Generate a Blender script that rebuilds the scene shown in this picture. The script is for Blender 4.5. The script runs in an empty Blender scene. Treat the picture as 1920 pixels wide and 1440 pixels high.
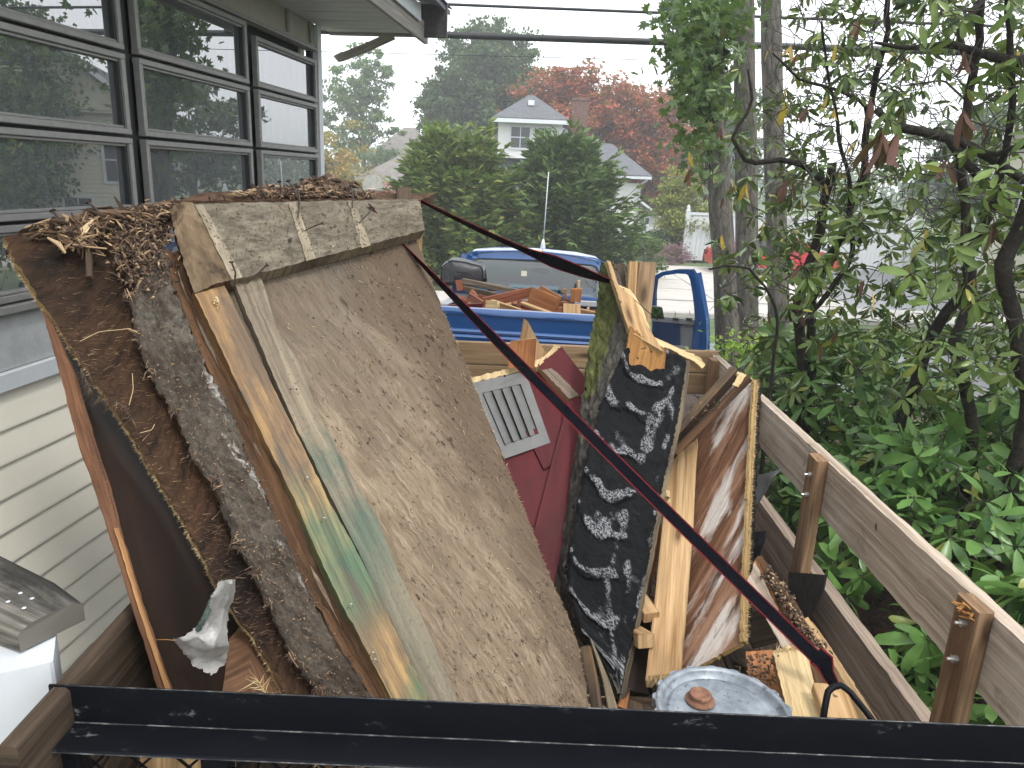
import bpy, bmesh, math, random
import numpy as np
from mathutils import Vector, Matrix, noise
rnd = random.Random(7)
rng = np.random.default_rng(7)
S = bpy.context.scene
COL = S.collection
RAD = math.radians

# ------------------------------------------------------------ camera, sky, sun, exposure
FPX, PITCH, ROLL, CAMZ = 1400.0, RAD(15.5), RAD(2.4), 3.0
FW = Vector((0, math.cos(PITCH), -math.sin(PITCH)))
R0 = Vector((1, 0, 0)); U0 = Vector((0, math.sin(PITCH), math.cos(PITCH)))
RT = R0 * math.cos(ROLL) + U0 * math.sin(ROLL)
UP = U0 * math.cos(ROLL) - R0 * math.sin(ROLL)
CAM = Vector((0, 0, CAMZ))
cd = bpy.data.cameras.new('camera'); cam = bpy.data.objects.new('camera', cd); COL.objects.link(cam)
m3 = Matrix((RT, UP, -FW)).transposed()
cam.matrix_world = Matrix.Translation(CAM) @ m3.to_4x4()
cd.sensor_width = 36; cd.lens = 36 * FPX / 1920; cd.clip_start = 0.05; cd.clip_end = 2000
S.camera = cam
HAZE = .0025
SUN_EL = RAD(58)
w = bpy.data.worlds.new('World'); S.world = w; w.use_nodes = True
nt = w.node_tree; nt.nodes.clear()
sky = nt.nodes.new('ShaderNodeTexSky'); sky.sky_type = 'NISHITA'; sky.sun_disc = False
sky.sun_elevation = SUN_EL; sky.air_density = 1; sky.dust_density = 5; sky.ozone_density = 1
tcw = nt.nodes.new('ShaderNodeTexCoord')
nzw = nt.nodes.new('ShaderNodeTexNoise'); nzw.inputs['Scale'].default_value = 2.2; nzw.inputs['Detail'].default_value = 5
rw = nt.nodes.new('ShaderNodeValToRGB')
rw.color_ramp.elements[0].position = .3; rw.color_ramp.elements[0].color = (13.6, 14.2, 15.0, 1)
rw.color_ramp.elements[1].position = .7; rw.color_ramp.elements[1].color = (15.8, 16.2, 16.8, 1)
mxw = nt.nodes.new('ShaderNodeMix'); mxw.data_type = 'RGBA'; mxw.inputs[0].default_value = .88
bg = nt.nodes.new('ShaderNodeBackground'); bg.inputs['Strength'].default_value = .1
ow = nt.nodes.new('ShaderNodeOutputWorld')
L = nt.links.new
L(tcw.outputs['Generated'], nzw.inputs['Vector']); L(nzw.outputs['Fac'], rw.inputs[0])
L(sky.outputs[0], mxw.inputs[6]); L(rw.outputs[0], mxw.inputs[7]); L(mxw.outputs[2], bg.inputs['Color']); L(bg.outputs[0], ow.inputs[0])
sd = bpy.data.lights.new('sun', 'SUN'); sd.energy = 1.5; sd.angle = RAD(12); sd.color = (1, .97, .93)
so = bpy.data.objects.new('sun', sd); COL.objects.link(so)
sdir = Vector((.62 * math.cos(SUN_EL), -.78 * math.cos(SUN_EL), math.sin(SUN_EL)))
so.rotation_euler = sdir.to_track_quat('Z', 'Y').to_euler()
sky.sun_rotation = math.atan2(sdir.x, sdir.y)
S.view_settings.view_transform = 'Standard'; S.view_settings.look = 'None'
S.view_settings.exposure = 0.62; S.view_settings.gamma = 1; S.view_settings.use_curve_mapping = False
S.render.engine = 'CYCLES'
S.cycles.max_bounces = 6; S.cycles.transparent_max_bounces = 8; S.cycles.volume_bounces = 1
S.cycles.use_denoising = True

# ------------------------------------------------------------ points from sight lines
def ray(px, py): return FW + RT * ((px - 960) / FPX) - UP * ((py - 720) / FPX)
def P(px, py, Y):
    d = ray(px, py); return CAM + d * (Y / d.y)
def PZ(px, py, z):
    d = ray(px, py); return CAM + d * ((z - CAMZ) / d.z)
def PX(px, py, x):
    d = ray(px, py); return CAM + d * (x / d.x)
def PP(px, py, o, n):
    d = ray(px, py); return CAM + d * ((o - CAM).dot(n) / d.dot(n))

# ------------------------------------------------------------ object helpers
def tag(o, label=None, cat=None, group=None, kind=None):
    if label: o['label'] = label
    if cat: o['category'] = cat
    if group: o['group'] = group
    if kind: o['kind'] = kind
    return o
def thing(name, loc, label, cat, group=None):
    o = bpy.data.objects.new(name, None); o.location = loc; o.empty_display_size = .1
    COL.objects.link(o); return tag(o, label, cat, group)
def wloc(o):
    v = Vector(o.location)
    return v if o.parent is None else v + wloc(o.parent)
def link(name, me, parent=None, mats=()):
    o = bpy.data.objects.new(name, me); COL.objects.link(o)
    for m in mats: me.materials.append(m)
    if parent is not None:
        o.parent = parent; o.location = -wloc(parent)
    return o
def np_mesh(name, V, F, parent=None, mats=(), mi=None, uv=None, smooth=False, kind=None):
    V = np.asarray(V, dtype=np.float32); F = np.asarray(F, dtype=np.int32)
    me = bpy.data.meshes.new(name); k = F.shape[1]
    me.vertices.add(len(V)); me.vertices.foreach_set('co', V.ravel())
    me.loops.add(F.size); me.loops.foreach_set('vertex_index', F.ravel())
    me.polygons.add(len(F)); me.polygons.foreach_set('loop_start', np.arange(0, F.size, k, dtype=np.int32))
    if mi is not None: me.polygons.foreach_set('material_index', np.asarray(mi, dtype=np.int32))
    me.polygons.foreach_set('use_smooth', np.full(len(F), bool(smooth)))
    if uv is not None:
        l = me.uv_layers.new(name='UVMap'); l.data.foreach_set('uv', np.asarray(uv, dtype=np.float32).ravel())
    me.update(calc_edges=True)
    o = link(name, me, parent, mats)
    if kind: o['kind'] = kind
    return o
def resample(pts, n):
    pts = [Vector(p) for p in pts]
    d = [0]
    for a, b in zip(pts, pts[1:]): d.append(d[-1] + (b - a).length)
    out = []; j = 0
    for i in range(n):
        t = d[-1] * i / (n - 1)
        while j < len(d) - 2 and d[j + 1] < t: j += 1
        k = (t - d[j]) / max(d[j + 1] - d[j], 1e-9)
        out.append(pts[j].lerp(pts[j + 1], min(max(k, 0), 1)))
    return out
def fbm(x, y, z=0, o=4):
    return noise.fractal(Vector((x, y, z)), 1.0, 2.0, o)
def loft(name, cols, mats, th=.012, parent=None, nu=6, nv=24, disp=None, jag=0, jagv=0, mask=None, smooth=True, seed=0):
    """sheet or board spanned between polylines, thickness away from the camera, uv in metres"""
    cols = [resample(c, nv + 1) for c in cols]
    G = [[None] * 0 for _ in range(nv + 1)]
    for r in range(nv + 1):
        for k in range(len(cols) - 1):
            for i in range(nu): G[r].append(cols[k][r].lerp(cols[k + 1][r], i / nu))
        G[r].append(cols[-1][r].copy())
    W = len(G[0])
    n = Vector((0, 0, 0))
    for r in range(0, nv, max(1, nv // 8)):
        n += (G[r][-1] - G[r][0]).cross(G[r + 1][0] - G[r][0]).normalized()
    n.normalize()
    if n.dot(CAM - G[nv // 2][W // 2]) < 0: n = -n
    if jag or jagv:
        for r in range(nv + 1):
            du = (G[r][-1] - G[r][0]).normalized()
            G[r][0] = G[r][0] + du * jag * fbm(r * .6, seed + 3.3, 1, 3)
            G[r][-1] = G[r][-1] + du * jag * fbm(r * .6, seed + 9.3, 1, 3)
        for i in range(W):
            for r, q in ((0, 1), (nv, nv - 1)):
                dv = (G[r][i] - G[q][i]).normalized()
                G[r][i] = G[r][i] + dv * jagv * fbm(i * .9, r + seed, 2, 3)
    UVg = [[None] * W for _ in range(nv + 1)]
    for r in range(nv + 1):
        u = 0
        for i in range(W):
            if i: u += (G[r][i] - G[r][i - 1]).length
            v = 0 if r == 0 else UVg[r - 1][i][1] + (G[r][i] - G[r - 1][i]).length
            UVg[r][i] = (u, v)
    V = []; 
    for r in range(nv + 1):
        for i in range(W):
            p = G[r][i]
            if disp:
                p = p + n * disp(i / (W - 1), r / nv, UVg[r][i][0], UVg[r][i][1])
            V.append(p)
    nb = len(V)
    V += [G[r][i] - n * th for r in range(nv + 1) for i in range(W)]
    F = []; UVs = []; MI = []
    idx = lambda r, i: r * W + i
    e1 = (G[nv][0] - G[0][0]); e2 = (G[0][-1] - G[0][0])
    flip = e1.cross(e2).dot(n) < 0
    def add(q, uvs, m):
        if flip: q = q[::-1]; uvs = uvs[::-1]
        F.append(q); UVs.extend(uvs); MI.append(m)
    for r in range(nv):
        for i in range(W - 1):
            a, b, c, d = idx(r, i), idx(r + 1, i), idx(r + 1, i + 1), idx(r, i + 1)
            uvs = [UVg[r][i], UVg[r + 1][i], UVg[r + 1][i + 1], UVg[r][i + 1]]
            add([a, b, c, d], uvs, 0)
            add([nb + d, nb + c, nb + b, nb + a], uvs[::-1], 0)
    def sh(uv, s): return (uv[0] + s * th, uv[1])
    for r in range(nv):
        for i, sgn in ((0, 0), (W - 1, 1)):
            a, b = idx(r, i), idx(r + 1, i)
            uvs = [UVg[r][i], UVg[r + 1][i], sh(UVg[r + 1][i], 1), sh(UVg[r][i], 1)]
            q = [a, b, nb + b, nb + a]
            if sgn == 0: q = q[::-1]; uvs = uvs[::-1]
            add(q, uvs, 1)
    for i in range(W - 1):
        for r, sgn in ((0, 0), (nv, 1)):
            a, b = idx(r, i), idx(r, i + 1)
            uvs = [UVg[r][i], UVg[r][i + 1], (UVg[r][i + 1][0], UVg[r][i + 1][1] + th), (UVg[r][i][0], UVg[r][i][1] + th)]
            q = [a, b, nb + b, nb + a]
            if sgn == 1: q = q[::-1]; uvs = uvs[::-1]
            add(q, uvs, 1)
    if not isinstance(mats, (list, tuple)): mats = [mats, mats]
    o = np_mesh(name, [tuple(v) for v in V], F, parent, mats, MI, UVs, smooth)
    if smooth:
        o.data.set_sharp_from_angle(angle=RAD(50))
    if mask:
        at = o.data.attributes.new('mask', 'FLOAT', 'POINT')
        vals = [mask(i / (W - 1), r / nv, UVg[r][i][0], UVg[r][i][1]) for r in range(nv + 1) for i in range(W)]
        at.data.foreach_set('value', np.array(vals + vals, dtype=np.float32))
    return o, n, G
def beam_data(A, B, w, t, side, seg=1, ch=.003, broken=(0, 0), bend=0, rn=rnd):
    A = Vector(A); B = Vector(B); ax = (B - A); Ln = ax.length; ax.normalize()
    s = Vector(side); s = (s - ax * s.dot(ax)).normalized(); h = ax.cross(s)
    c = min(ch, w * .2, t * .2)
    prof = [(-w / 2 + c, -t / 2), (w / 2 - c, -t / 2), (w / 2, -t / 2 + c), (w / 2, t / 2 - c), (w / 2 - c, t / 2), (-w / 2 + c, t / 2), (-w / 2, t / 2 - c), (-w / 2, -t / 2 + c)]
    V = []; F = []; UV = []
    per = [0]
    for i in range(8):
        a, b = prof[i], prof[(i + 1) % 8]; per.append(per[-1] + math.hypot(a[0] - b[0], a[1] - b[1]))
    for k in range(seg + 1):
        f = k / seg
        ce = A.lerp(B, f) + h * bend * math.sin(math.pi * f)
        for q in prof:
            e = 0
            if k == 0 and broken[0]: e = rn.uniform(-.2, 1) * broken[0]
            if k == seg and broken[1]: e = -rn.uniform(-.2, 1) * broken[1]
            V.append(ce + s * q[0] + h * q[1] + ax * e)
    for k in range(seg):
        for i in range(8):
            j = (i + 1) % 8
            F.append([k * 8 + i, k * 8 + j, (k + 1) * 8 + j, (k + 1) * 8 + i])
            v0, v1 = Ln * k / seg, Ln * (k + 1) / seg
            UV += [(per[i], v0), (per[i + 1], v0), (per[i + 1], v1), (per[i], v1)]
    for k, rev in ((0, True), (seg, False)):
        b = k * 8
        for q in ([0, 1, 2, 3], [0, 3, 4, 7], [4, 5, 6, 7]):
            q = q[::-1] if rev else q
            F.append([b + x for x in q]); UV += [(prof[x][0], prof[x][1]) for x in q]
    return V, F, UV
def beam(name, A, B, w, t, mat, side=(1, 0, 0), parent=None, seg=4, broken=(0, 0), bend=0, ch=.003):
    V, F, UV = beam_data(A, B, w, t, side, seg, ch, broken, bend)
    return np_mesh(name, [tuple(v) for v in V], F, parent, [mat], None, UV)
def box(name, lo, hi, mat, parent=None, ch=.003):
    lo = Vector(lo); hi = Vector(hi); d = hi - lo; c = (lo + hi) / 2
    k = max(range(3), key=lambda i: d[i]); ax = Vector([1 if i == k else 0 for i in range(3)])
    s = Vector([1 if i == (k + 1) % 3 else 0 for i in range(3)])
    return beam(name, c - ax * d[k] / 2, c + ax * d[k] / 2, d[(k + 1) % 3], d[(k + 2) % 3], mat, s, parent, 1, ch=ch)
def tube_data(pts, rad, sides=6, cap=True):
    sides += sides % 2
    pts = [Vector(p) for p in pts]; V = []; F = []
    if not isinstance(rad, (list, tuple)): rad = [rad] * len(pts)
    up = Vector((0.123, .2, .97)).normalized(); prev = None
    for i, p in enumerate(pts):
        d = (pts[min(i + 1, len(pts) - 1)] - pts[max(i - 1, 0)])
        if d.length < 1e-9: d = Vector((0, 0, 1))
        d.normalize()
        if prev is None:
            a = d.cross(up)
            if a.length < .1: a = d.cross(Vector((1, 0, 0)))
        else:
            a = prev - d * prev.dot(d)
            if a.length < 1e-4: a = d.cross(up)
        a.normalize(); prev = a; b = d.cross(a)
        for k in range(sides):
            t = 2 * math.pi * k / sides; V.append(p + (a * math.cos(t) + b * math.sin(t)) * rad[i])
    for i in range(len(pts) - 1):
        for k in range(sides):
            j = (k + 1) % sides; F.append([i * sides + k, i * sides + j, (i + 1) * sides + j, (i + 1) * sides + k])
    if cap:
        for base, rev in ((0, True), ((len(pts) - 1) * sides, False)):
            for k in range(1, sides - 1, 2):
                q = [base, base + k, base + k + 1, base + (k + 2) % sides]
                F.append(q[::-1] if rev else q)
    return V, F
def tube(name, pts, rad, mat, parent=None, sides=8, smooth=True, kind=None):
    V, F = tube_data(pts, rad, sides)
    return np_mesh(name, [tuple(v) for v in V], F, parent, [mat], None, None, smooth, kind)
class MB:
    """joins many small pieces into one mesh"""
    def __init__(s): s.V = []; s.F = []; s.M = []; s.UV = []
    def add(s, V, F, m=0, UV=None):
        o = len(s.V); s.V += [tuple(v) for v in V]; s.F += [[i + o for i in f] for f in F]; s.M += [m] * len(F)
        s.UV += (UV if UV is not None else [(0, 0)] * (4 * len(F)))
    def build(s, name, mats, parent=None, smooth=False, kind=None):
        if not isinstance(mats, (list, tuple)): mats = [mats]
        return np_mesh(name, s.V, s.F, parent, mats, s.M, s.UV, smooth, kind)
def lathe(name, prof, mat, parent=None, seg=40, M=None, smooth=True, disp=None):
    V = []; F = []
    for (r, z) in prof:
        for k in range(seg):
            a = 2 * math.pi * k / seg; p = Vector((r * math.cos(a), r * math.sin(a), z))
            if disp: p = disp(p, a, r)
            V.append(M @ p if M else p)
    for i in range(len(prof) - 1):
        for k in range(seg):
            j = (k + 1) % seg; F.append([i * seg + k, i * seg + j, (i + 1) * seg + j, (i + 1) * seg + k])
    return np_mesh(name, [tuple(v) for v in V], F, parent, [mat], None, None, smooth)

# ------------------------------------------------------------ materials
class NT:
    def __init__(s, name):
        s.m = bpy.data.materials.new(name); s.m.use_nodes = True; s.t = s.m.node_tree; s.t.nodes.clear()
        s.out = s.t.nodes.new('ShaderNodeOutputMaterial')
        s.b = s.t.nodes.new('ShaderNodeBsdfPrincipled'); s.l(s.b.outputs[0], s.out.inputs[0])
    def l(s, a, b): s.t.links.new(a, b)
    def n(s, ty, **k):
        x = s.t.nodes.new(ty)
        for a, v in k.items():
            if hasattr(x, a): setattr(x, a, v)
            else: s.put(x.inputs[a.replace('_', ' ')], v)
        return x
    def put(s, inp, v):
        if isinstance(v, bpy.types.NodeSocket): s.l(v, inp)
        else: inp.default_value = v
    def coord(s, kind='UV', scale=(1, 1, 1), rot=0, rand=True):
        tc = s.n('ShaderNodeTexCoord'); src = tc.outputs[kind]
        mp = s.n('ShaderNodeMapping'); s.l(src, mp.inputs[0]); mp.inputs['Rotation'].default_value = (0, 0, rot)
        if rand:
            oi = s.n('ShaderNodeObjectInfo'); mu = s.n('ShaderNodeMath', operation='MULTIPLY'); s.l(oi.outputs['Random'], mu.inputs[0]); mu.inputs[1].default_value = 37.0
            cb = s.n('ShaderNodeCombineXYZ'); s.l(mu.outputs[0], cb.inputs[0]); s.l(mu.outputs[0], cb.inputs[1]); s.l(mu.outputs[0], cb.inputs[2]); s.l(cb.outputs[0], mp.inputs['Location'])
        m2 = s.n('ShaderNodeMapping'); s.l(mp.outputs[0], m2.inputs[0]); m2.inputs['Scale'].default_value = scale
        return m2.outputs[0]
    def noise(s, vec, scale=1, detail=5, rough=.55, dist=0):
        x = s.n('ShaderNodeTexNoise'); s.l(vec, x.inputs['Vector'])
        x.inputs['Scale'].default_value = scale; x.inputs['Detail'].default_value = detail
        x.inputs['Roughness'].default_value = rough; x.inputs['Distortion'].default_value = dist
        return x.outputs['Fac']
    def ramp(s, fac, *st):
        x = s.n('ShaderNodeValToRGB'); s.l(fac, x.inputs[0]); e = x.color_ramp.elements
        while len(e) < len(st): e.new(.5)
        for i, (p, c) in enumerate(st):
            e[i].position = p
            e[i].color = (c, c, c, 1) if isinstance(c, (int, float)) else (*c, 1)
        return x.outputs[0]
    def mix(s, f, a, b, mode='MIX'):
        x = s.n('ShaderNodeMix', data_type='RGBA', blend_type=mode)
        s.put(x.inputs[0], f)
        for i, v in ((6, a), (7, b)):
            if isinstance(v, tuple) and len(v) == 3: v = (*v, 1)
            s.put(x.inputs[i], v)
        return x.outputs[2]
    def math(s, op, a, b=0.0, c=None):
        x = s.n('ShaderNodeMath', operation=op); s.put(x.inputs[0], a); s.put(x.inputs[1], b)
        if c is not None: s.put(x.inputs[2], c)
        return x.outputs[0]
    def attr(s, name):
        x = s.n('ShaderNodeAttribute'); x.attribute_name = name; return x.outputs['Fac']
    def island(s):
        return s.n('ShaderNodeNewGeometry').outputs['Random Per Island']
    def done(s, col, rough=.6, bump=None, bs=.3, bd=.01, **k):
        if isinstance(col, tuple): col = (*col, 1)
        s.put(s.b.inputs['Base Color'], col); s.put(s.b.inputs['Roughness'], rough)
        if bump is not None:
            x = s.n('ShaderNodeBump'); x.inputs['Strength'].default_value = bs; x.inputs['Distance'].default_value = bd
            s.l(bump, x.inputs['Height']); s.l(x.outputs[0], s.b.inputs['Normal'])
        for a, v in k.items(): s.put(s.b.inputs[a.replace('_', ' ')], v)
        return s.m
def wood(name, dark, light, grain=(45, 2.2), rot=0, stains=(), rough=.75, bs=.5, bd=.004, knots=False, specks=None, fine=.32, mud=None, dist=.6, spec=.22):
    """stains: (colour, scale, stretch_v, lo, hi, strength)"""
    pw = lambda c_: tuple(x ** 1.3 for x in c_)
    dark, light = pw(dark), pw(light); stains = [(pw(q[0]), *q[1:]) for q in stains]
    t = NT(name)
    g = t.noise(t.coord('UV', (grain[0], grain[1], 1), rot), 1, 6, .6, dist)
    g2 = t.noise(t.coord('UV', (grain[0] * 5, grain[1] * 4, 1), rot), 1, 3, .6)
    c = t.ramp(g, (.3, dark), (.68, light))
    c = t.mix(fine, c, t.ramp(g2, (.3, .25), (.7, 1.0)), 'MULTIPLY')
    for (sc, s, st, lo, hi, amt) in stains:
        nz = t.noise(t.coord('UV', (s, s * st, 1), rot), 1, 6, .62, .3)
        f = t.math('MULTIPLY', t.ramp(nz, (lo, 0), (hi, 1)), amt)
        c = t.mix(f, c, sc)
    h = g2
    if knots:
        v = t.n('ShaderNodeTexVoronoi', voronoi_dimensions='2D'); t.l(t.coord('UV', (6.5, 2.1, 1)), v.inputs['Vector']); v.inputs['Scale'].default_value = 1
        k = t.ramp(v.outputs['Distance'], (.05, .9), (.09, .45), (.15, 0))
        c = t.mix(k, c, tuple(x * .35 for x in dark))
    if specks:
        sc, s, lo, hi = specks
        nz = t.noise(t.coord('UV', (s, s, 1)), 1, 2, .5)
        c = t.mix(t.ramp(nz, (lo, 0), (hi, 1)), c, sc)
    if mud:
        nz = t.noise(t.coord('UV', (mud[1], mud[1], 1)), 1, 8, .7)
        c = t.mix(t.ramp(nz, (mud[2], 0), (mud[3], 1)), c, mud[0])
    hh = t.math('ADD', g, t.math('MULTIPLY', h, .6))
    return t.done(c, rough, hh, bs, bd, Specular_IOR_Level=spec)
def plain(name, col, rough=.5, var=.0, scale=8, bs=0, metal=0, coat=0, spec=.5, kind='Object', **k):
    t = NT(name)
    if var or bs:
        nz = t.noise(t.coord(kind, (scale, scale, scale)), 1, 6, .6)
        c = t.mix(t.ramp(nz, (.3, 0), (.7, 1)), tuple(x * (1 - var) for x in col), tuple(min(1, x * (1 + var)) for x in col))
        return t.done(c, rough, nz if bs else None, bs, .01, Metallic=metal, Coat_Weight=coat, Specular_IOR_Level=spec, **k)
    return t.done(col, rough, Metallic=metal, Coat_Weight=coat, Specular_IOR_Level=spec, **k)
def leafmat(name, a, b, c=None, rough=.45, trans=.25, extra=.06, spec=.32):
    """leaf colours spread at random per leaf"""
    t = NT(name); r = t.island()
    st = [(0, a), (.55, b)]
    if c: st.append((1 - extra, b)); st.append((1, c))
    col = t.ramp(r, *st)
    nz = t.noise(t.coord('Object', (3, 3, 3), rand=False), 1, 4)
    col = t.mix(.5, col, t.ramp(nz, (.3, .62), (.7, 1.0)), 'MULTIPLY')
    t.done(col, rough, Specular_IOR_Level=spec)
    tr = t.n('ShaderNodeBsdfTranslucent'); t.l(t.mix(.5, col, (.25, .42, .05), 'MIX'), tr.inputs[0])
    mx = t.n('ShaderNodeMixShader'); mx.inputs[0].default_value = trans
    t.l(t.b.outputs[0], mx.inputs[1]); t.l(tr.outputs[0], mx.inputs[2]); t.l(mx.outputs[0], t.out.inputs[0])
    return t.m
M = {}
t = NT('weathered_plywood')
uvc = t.n('ShaderNodeTexCoord'); sp = t.n('ShaderNodeSeparateXYZ'); t.l(uvc.outputs['UV'], sp.inputs[0])
fib = t.noise(t.coord('UV', (70, 7, 1), .22), 1, 7, .68, .8); fib2 = t.noise(t.coord('UV', (150, 22, 1), -.12), 1, 5, .7, .5)
big = t.noise(t.coord('UV', (2.6, 1.5, 1)), 1, 7, .62, .8); big2 = t.noise(t.coord('UV', (5, 2.2, 1), .3), 1, 8, .66, 1.2); spk = t.noise(t.coord('UV', (60, 26, 1), .2), 1, 4, .62)
c = t.ramp(fib, (.3, (.125, .092, .062)), (.5, (.25, .19, .128)), (.72, (.40, .315, .22)))
c = t.mix(.55, c, t.ramp(fib2, (.3, .35), (.62, 1.0)), 'MULTIPLY')
top = t.ramp(t.math('ADD', sp.outputs[1], t.math('MULTIPLY', t.math('SUBTRACT', big, .5), 1.2)), (.05, 1), (.42, .75), (.95, 0))
c = t.mix(top, c, t.mix(fib, (.045, .039, .031), (.16, .138, .11)))
c = t.mix(t.math('MULTIPLY', t.ramp(big2, (.47, 0), (.62, 1)), .6), c, t.mix(fib, (.07, .048, .032), (.19, .14, .095)))
broad = t.noise(t.coord('UV', (1.3, .8, 1), .2), 1, 4, .6, .6)
c = t.mix(t.math('MULTIPLY', t.ramp(broad, (.46, 0), (.58, 1)), .5), c, t.mix(fib, (.075, .055, .038), (.23, .175, .12)))
c = t.mix(t.math('MULTIPLY', t.ramp(big, (.54, 0), (.70, 1)), .5), c, (.36, .29, .21))
edg = t.ramp(t.math('ADD', sp.outputs[0], t.math('MULTIPLY', t.math('SUBTRACT', big2, .5), .35)), (.52, 0), (.70, .9))
c = t.mix(edg, c, t.mix(fib, (.045, .032, .022), (.15, .105, .07)))
cl = t.noise(t.coord('UV', (4, 3, 1)), 1, 2)
c = t.mix(t.math('MULTIPLY', t.ramp(spk, (.60, 0), (.66, .95)), t.ramp(cl, (.42, .15), (.58, 1))), c, (.03, .022, .016))
M['ply_face'] = t.done(c, .9, t.math('ADD', fib, fib2), .55, .005, Specular_IOR_Level=.15)
M['ply_edge'] = wood('plywood_edge', (.30, .2, .09), (.62, .47, .25), (220, 8), bs=.8)
M['header'] = wood('rough_grey_board', (.15, .133, .105), (.345, .31, .245), (12, 30), stains=[((.15, .12, .09), 5, 1, .52, .7, .6), ((.46, .42, .34), 9, 1, .6, .75, .5)],
    specks=((.07, .05, .035), 38, .66, .72), bs=1, bd=.012, rough=.85)
M['header_brown'] = wood('brown_board_end', (.11, .08, .052), (.30, .225, .15), (18, 8), stains=[((.4, .33, .23), 7, 1, .55, .7, .6), ((.05, .035, .025), 9, 1, .58, .7, .8)], bs=.8, bd=.01)
M['header_clean'] = wood('clean_board_band', (.27, .235, .175), (.44, .385, .30), (30, 8), bs=.6)
M['stud_grey'] = wood('grey_stud', (.16, .13, .095), (.37, .31, .22), (60, 2), stains=[((.08, .065, .05), 7, .4, .52, .66, .7), ((.45, .37, .22), 4, .5, .6, .72, .5)], mud=((.22, .20, .17), 60, .6, .68), bs=.8, bd=.008)
M['stud_yellow'] = wood('yellow_stud', (.27, .15, .06), (.56, .36, .16), (40, 1.6), stains=[((.12, .07, .035), 5, .5, .56, .7, .75)], knots=True, specks=((.03, .02, .015), 30, .70, .73), bs=.4)
M['brown_strip'] = wood('brown_rotten_strip', (.06, .035, .02), (.22, .13, .07), (50, 2), stains=[((.3, .2, .12), 9, .3, .6, .72, .6)], bs=.9, bd=.01)
M['dark_ply'] = wood('dark_rotten_plywood', (.035, .022, .013), (.15, .088, .05), (9, 40), .5, stains=[((.02, .015, .012), 3, 1, .5, .66, .8), ((.24, .15, .08), 8, 1, .64, .78, .6)], bs=1, bd=.012)
M['plank_red'] = wood('reddish_plank', (.14, .075, .045), (.31, .175, .105), (50, 3), stains=[((.06, .03, .02), 6, .3, .56, .7, .7)], bs=.6)
M['plank_tan'] = wood('tan_plank', (.30, .17, .08), (.55, .34, .17), (50, 3), bs=.5)
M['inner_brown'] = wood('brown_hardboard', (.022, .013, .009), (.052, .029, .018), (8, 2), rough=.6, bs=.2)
M['ply_brown'] = wood('brown_veneer', (.12, .07, .04), (.34, .21, .13), (50, 3), .9, stains=[((.05, .03, .02), 8, .5, .55, .7, .7)], bs=.5)
M['ply_white'] = wood('whitewashed_brown_plywood', (.10, .05, .027), (.30, .17, .10), (40, 2.5), -.72,
    stains=[((.42, .27, .19), 10, .25, .5, .64, .7), ((.62, .58, .54), 6, .3, .56, .64, .85), ((.045, .028, .02), 14, .22, .62, .70, .85)], bs=.8, bd=.006)
M['pine'] = wood('fresh_pine', (.36, .22, .105), (.68, .50, .30), (35, 1.4), knots=True, bs=.4, fine=.45, specks=((.08, .05, .03), 18, .71, .74), stains=[((.3, .17, .08), 3, .5, .6, .75, .5)])
M['pine_pale'] = wood('pale_pine', (.50, .37, .20), (.80, .66, .42), (60, 2.0), knots=True, bs=.6, fine=.4)
M['pine_torn'] = wood('torn_pine_face', (.42, .22, .08), (.68, .42, .19), (90, 3.0), bs=1, bd=.008, specks=((.05, .03, .02), 26, .70, .73))
M['pine_orange'] = wood('orange_scrap_wood', (.30, .13, .055), (.55, .29, .14), (45, 2), bs=.4, stains=[((.12, .05, .03), 4, .5, .56, .7, .7)])
M['board_weathered'] = wood('weathered_side_board', (.33, .265, .205), (.66, .57, .475), (55, 1.2), stains=[((.20, .15, .11), 3, .5, .52, .70, .6), ((.70, .64, .57), 2.2, .6, .5, .7, .5), ((.12, .09, .06), 7, .8, .62, .74, .6)], knots=False, bs=.5, specks=((.07, .05, .04), 14, .72, .76))
M['board_inner'] = wood('brown_grey_side_board', (.24, .19, .15), (.48, .40, .33), (55, 1.2), stains=[((.12, .085, .06), 3, .4, .55, .75, .6)], bs=.5)
M['post_wood'] = wood('stake_post_wood', (.22, .14, .08), (.44, .31, .20), (60, 2), stains=[((.12, .07, .04), 5, .3, .52, .7, .7), ((.6, .36, .14), 6, .3, .63, .72, .7)], knots=True, bs=.6)
M['old_dark_wood'] = wood('old_dark_wood', (.07, .05, .035), (.21, .16, .115), (60, 2), stains=[((.3, .2, .1), 8, .3, .6, .7, .5)], bs=.7)
M['front_board'] = wood('front_board_wood', (.26, .18, .11), (.46, .34, .22), (45, 1.4), stains=[((.16, .10, .06), 4, .5, .55, .72, .6)], knots=True, bs=.4)
M['red_paint'] = wood('dark_red_paint', (.11, .010, .016), (.165, .016, .024), (20, 3), rough=.55, bs=.15, fine=.12, stains=[((.06, .012, .014), 3, .7, .5, .7, .5)], specks=((.05, .01, .012), 30, .72, .76))
M['grain_bare'] = wood('bare_grey_grain', (.09, .06, .05), (.42, .35, .28), (90, 3), bs=.8)
M['rail_wood'] = wood('weathered_handrail_wood', (.13, .118, .10), (.44, .42, .375), (60, 2), stains=[((.04, .037, .035), 4, .5, .5, .64, .85)], bs=.6)
M['board_dark'] = wood('dark_side_board', (.055, .04, .028), (.19, .145, .105), (55, 1.5), stains=[((.04, .03, .02), 4, .5, .5, .7, .6), ((.28, .2, .12), 6, .4, .6, .72, .5)], bs=.6)
M['lumber_red'] = wood('reddish_lumber', (.20, .07, .04), (.42, .19, .11), (50, 2), bs=.5)
M['rot'] = plain('rotted_wood_crumbs', (.075, .045, .028), .9, .6, 30, bs=1, spec=.2)
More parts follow.
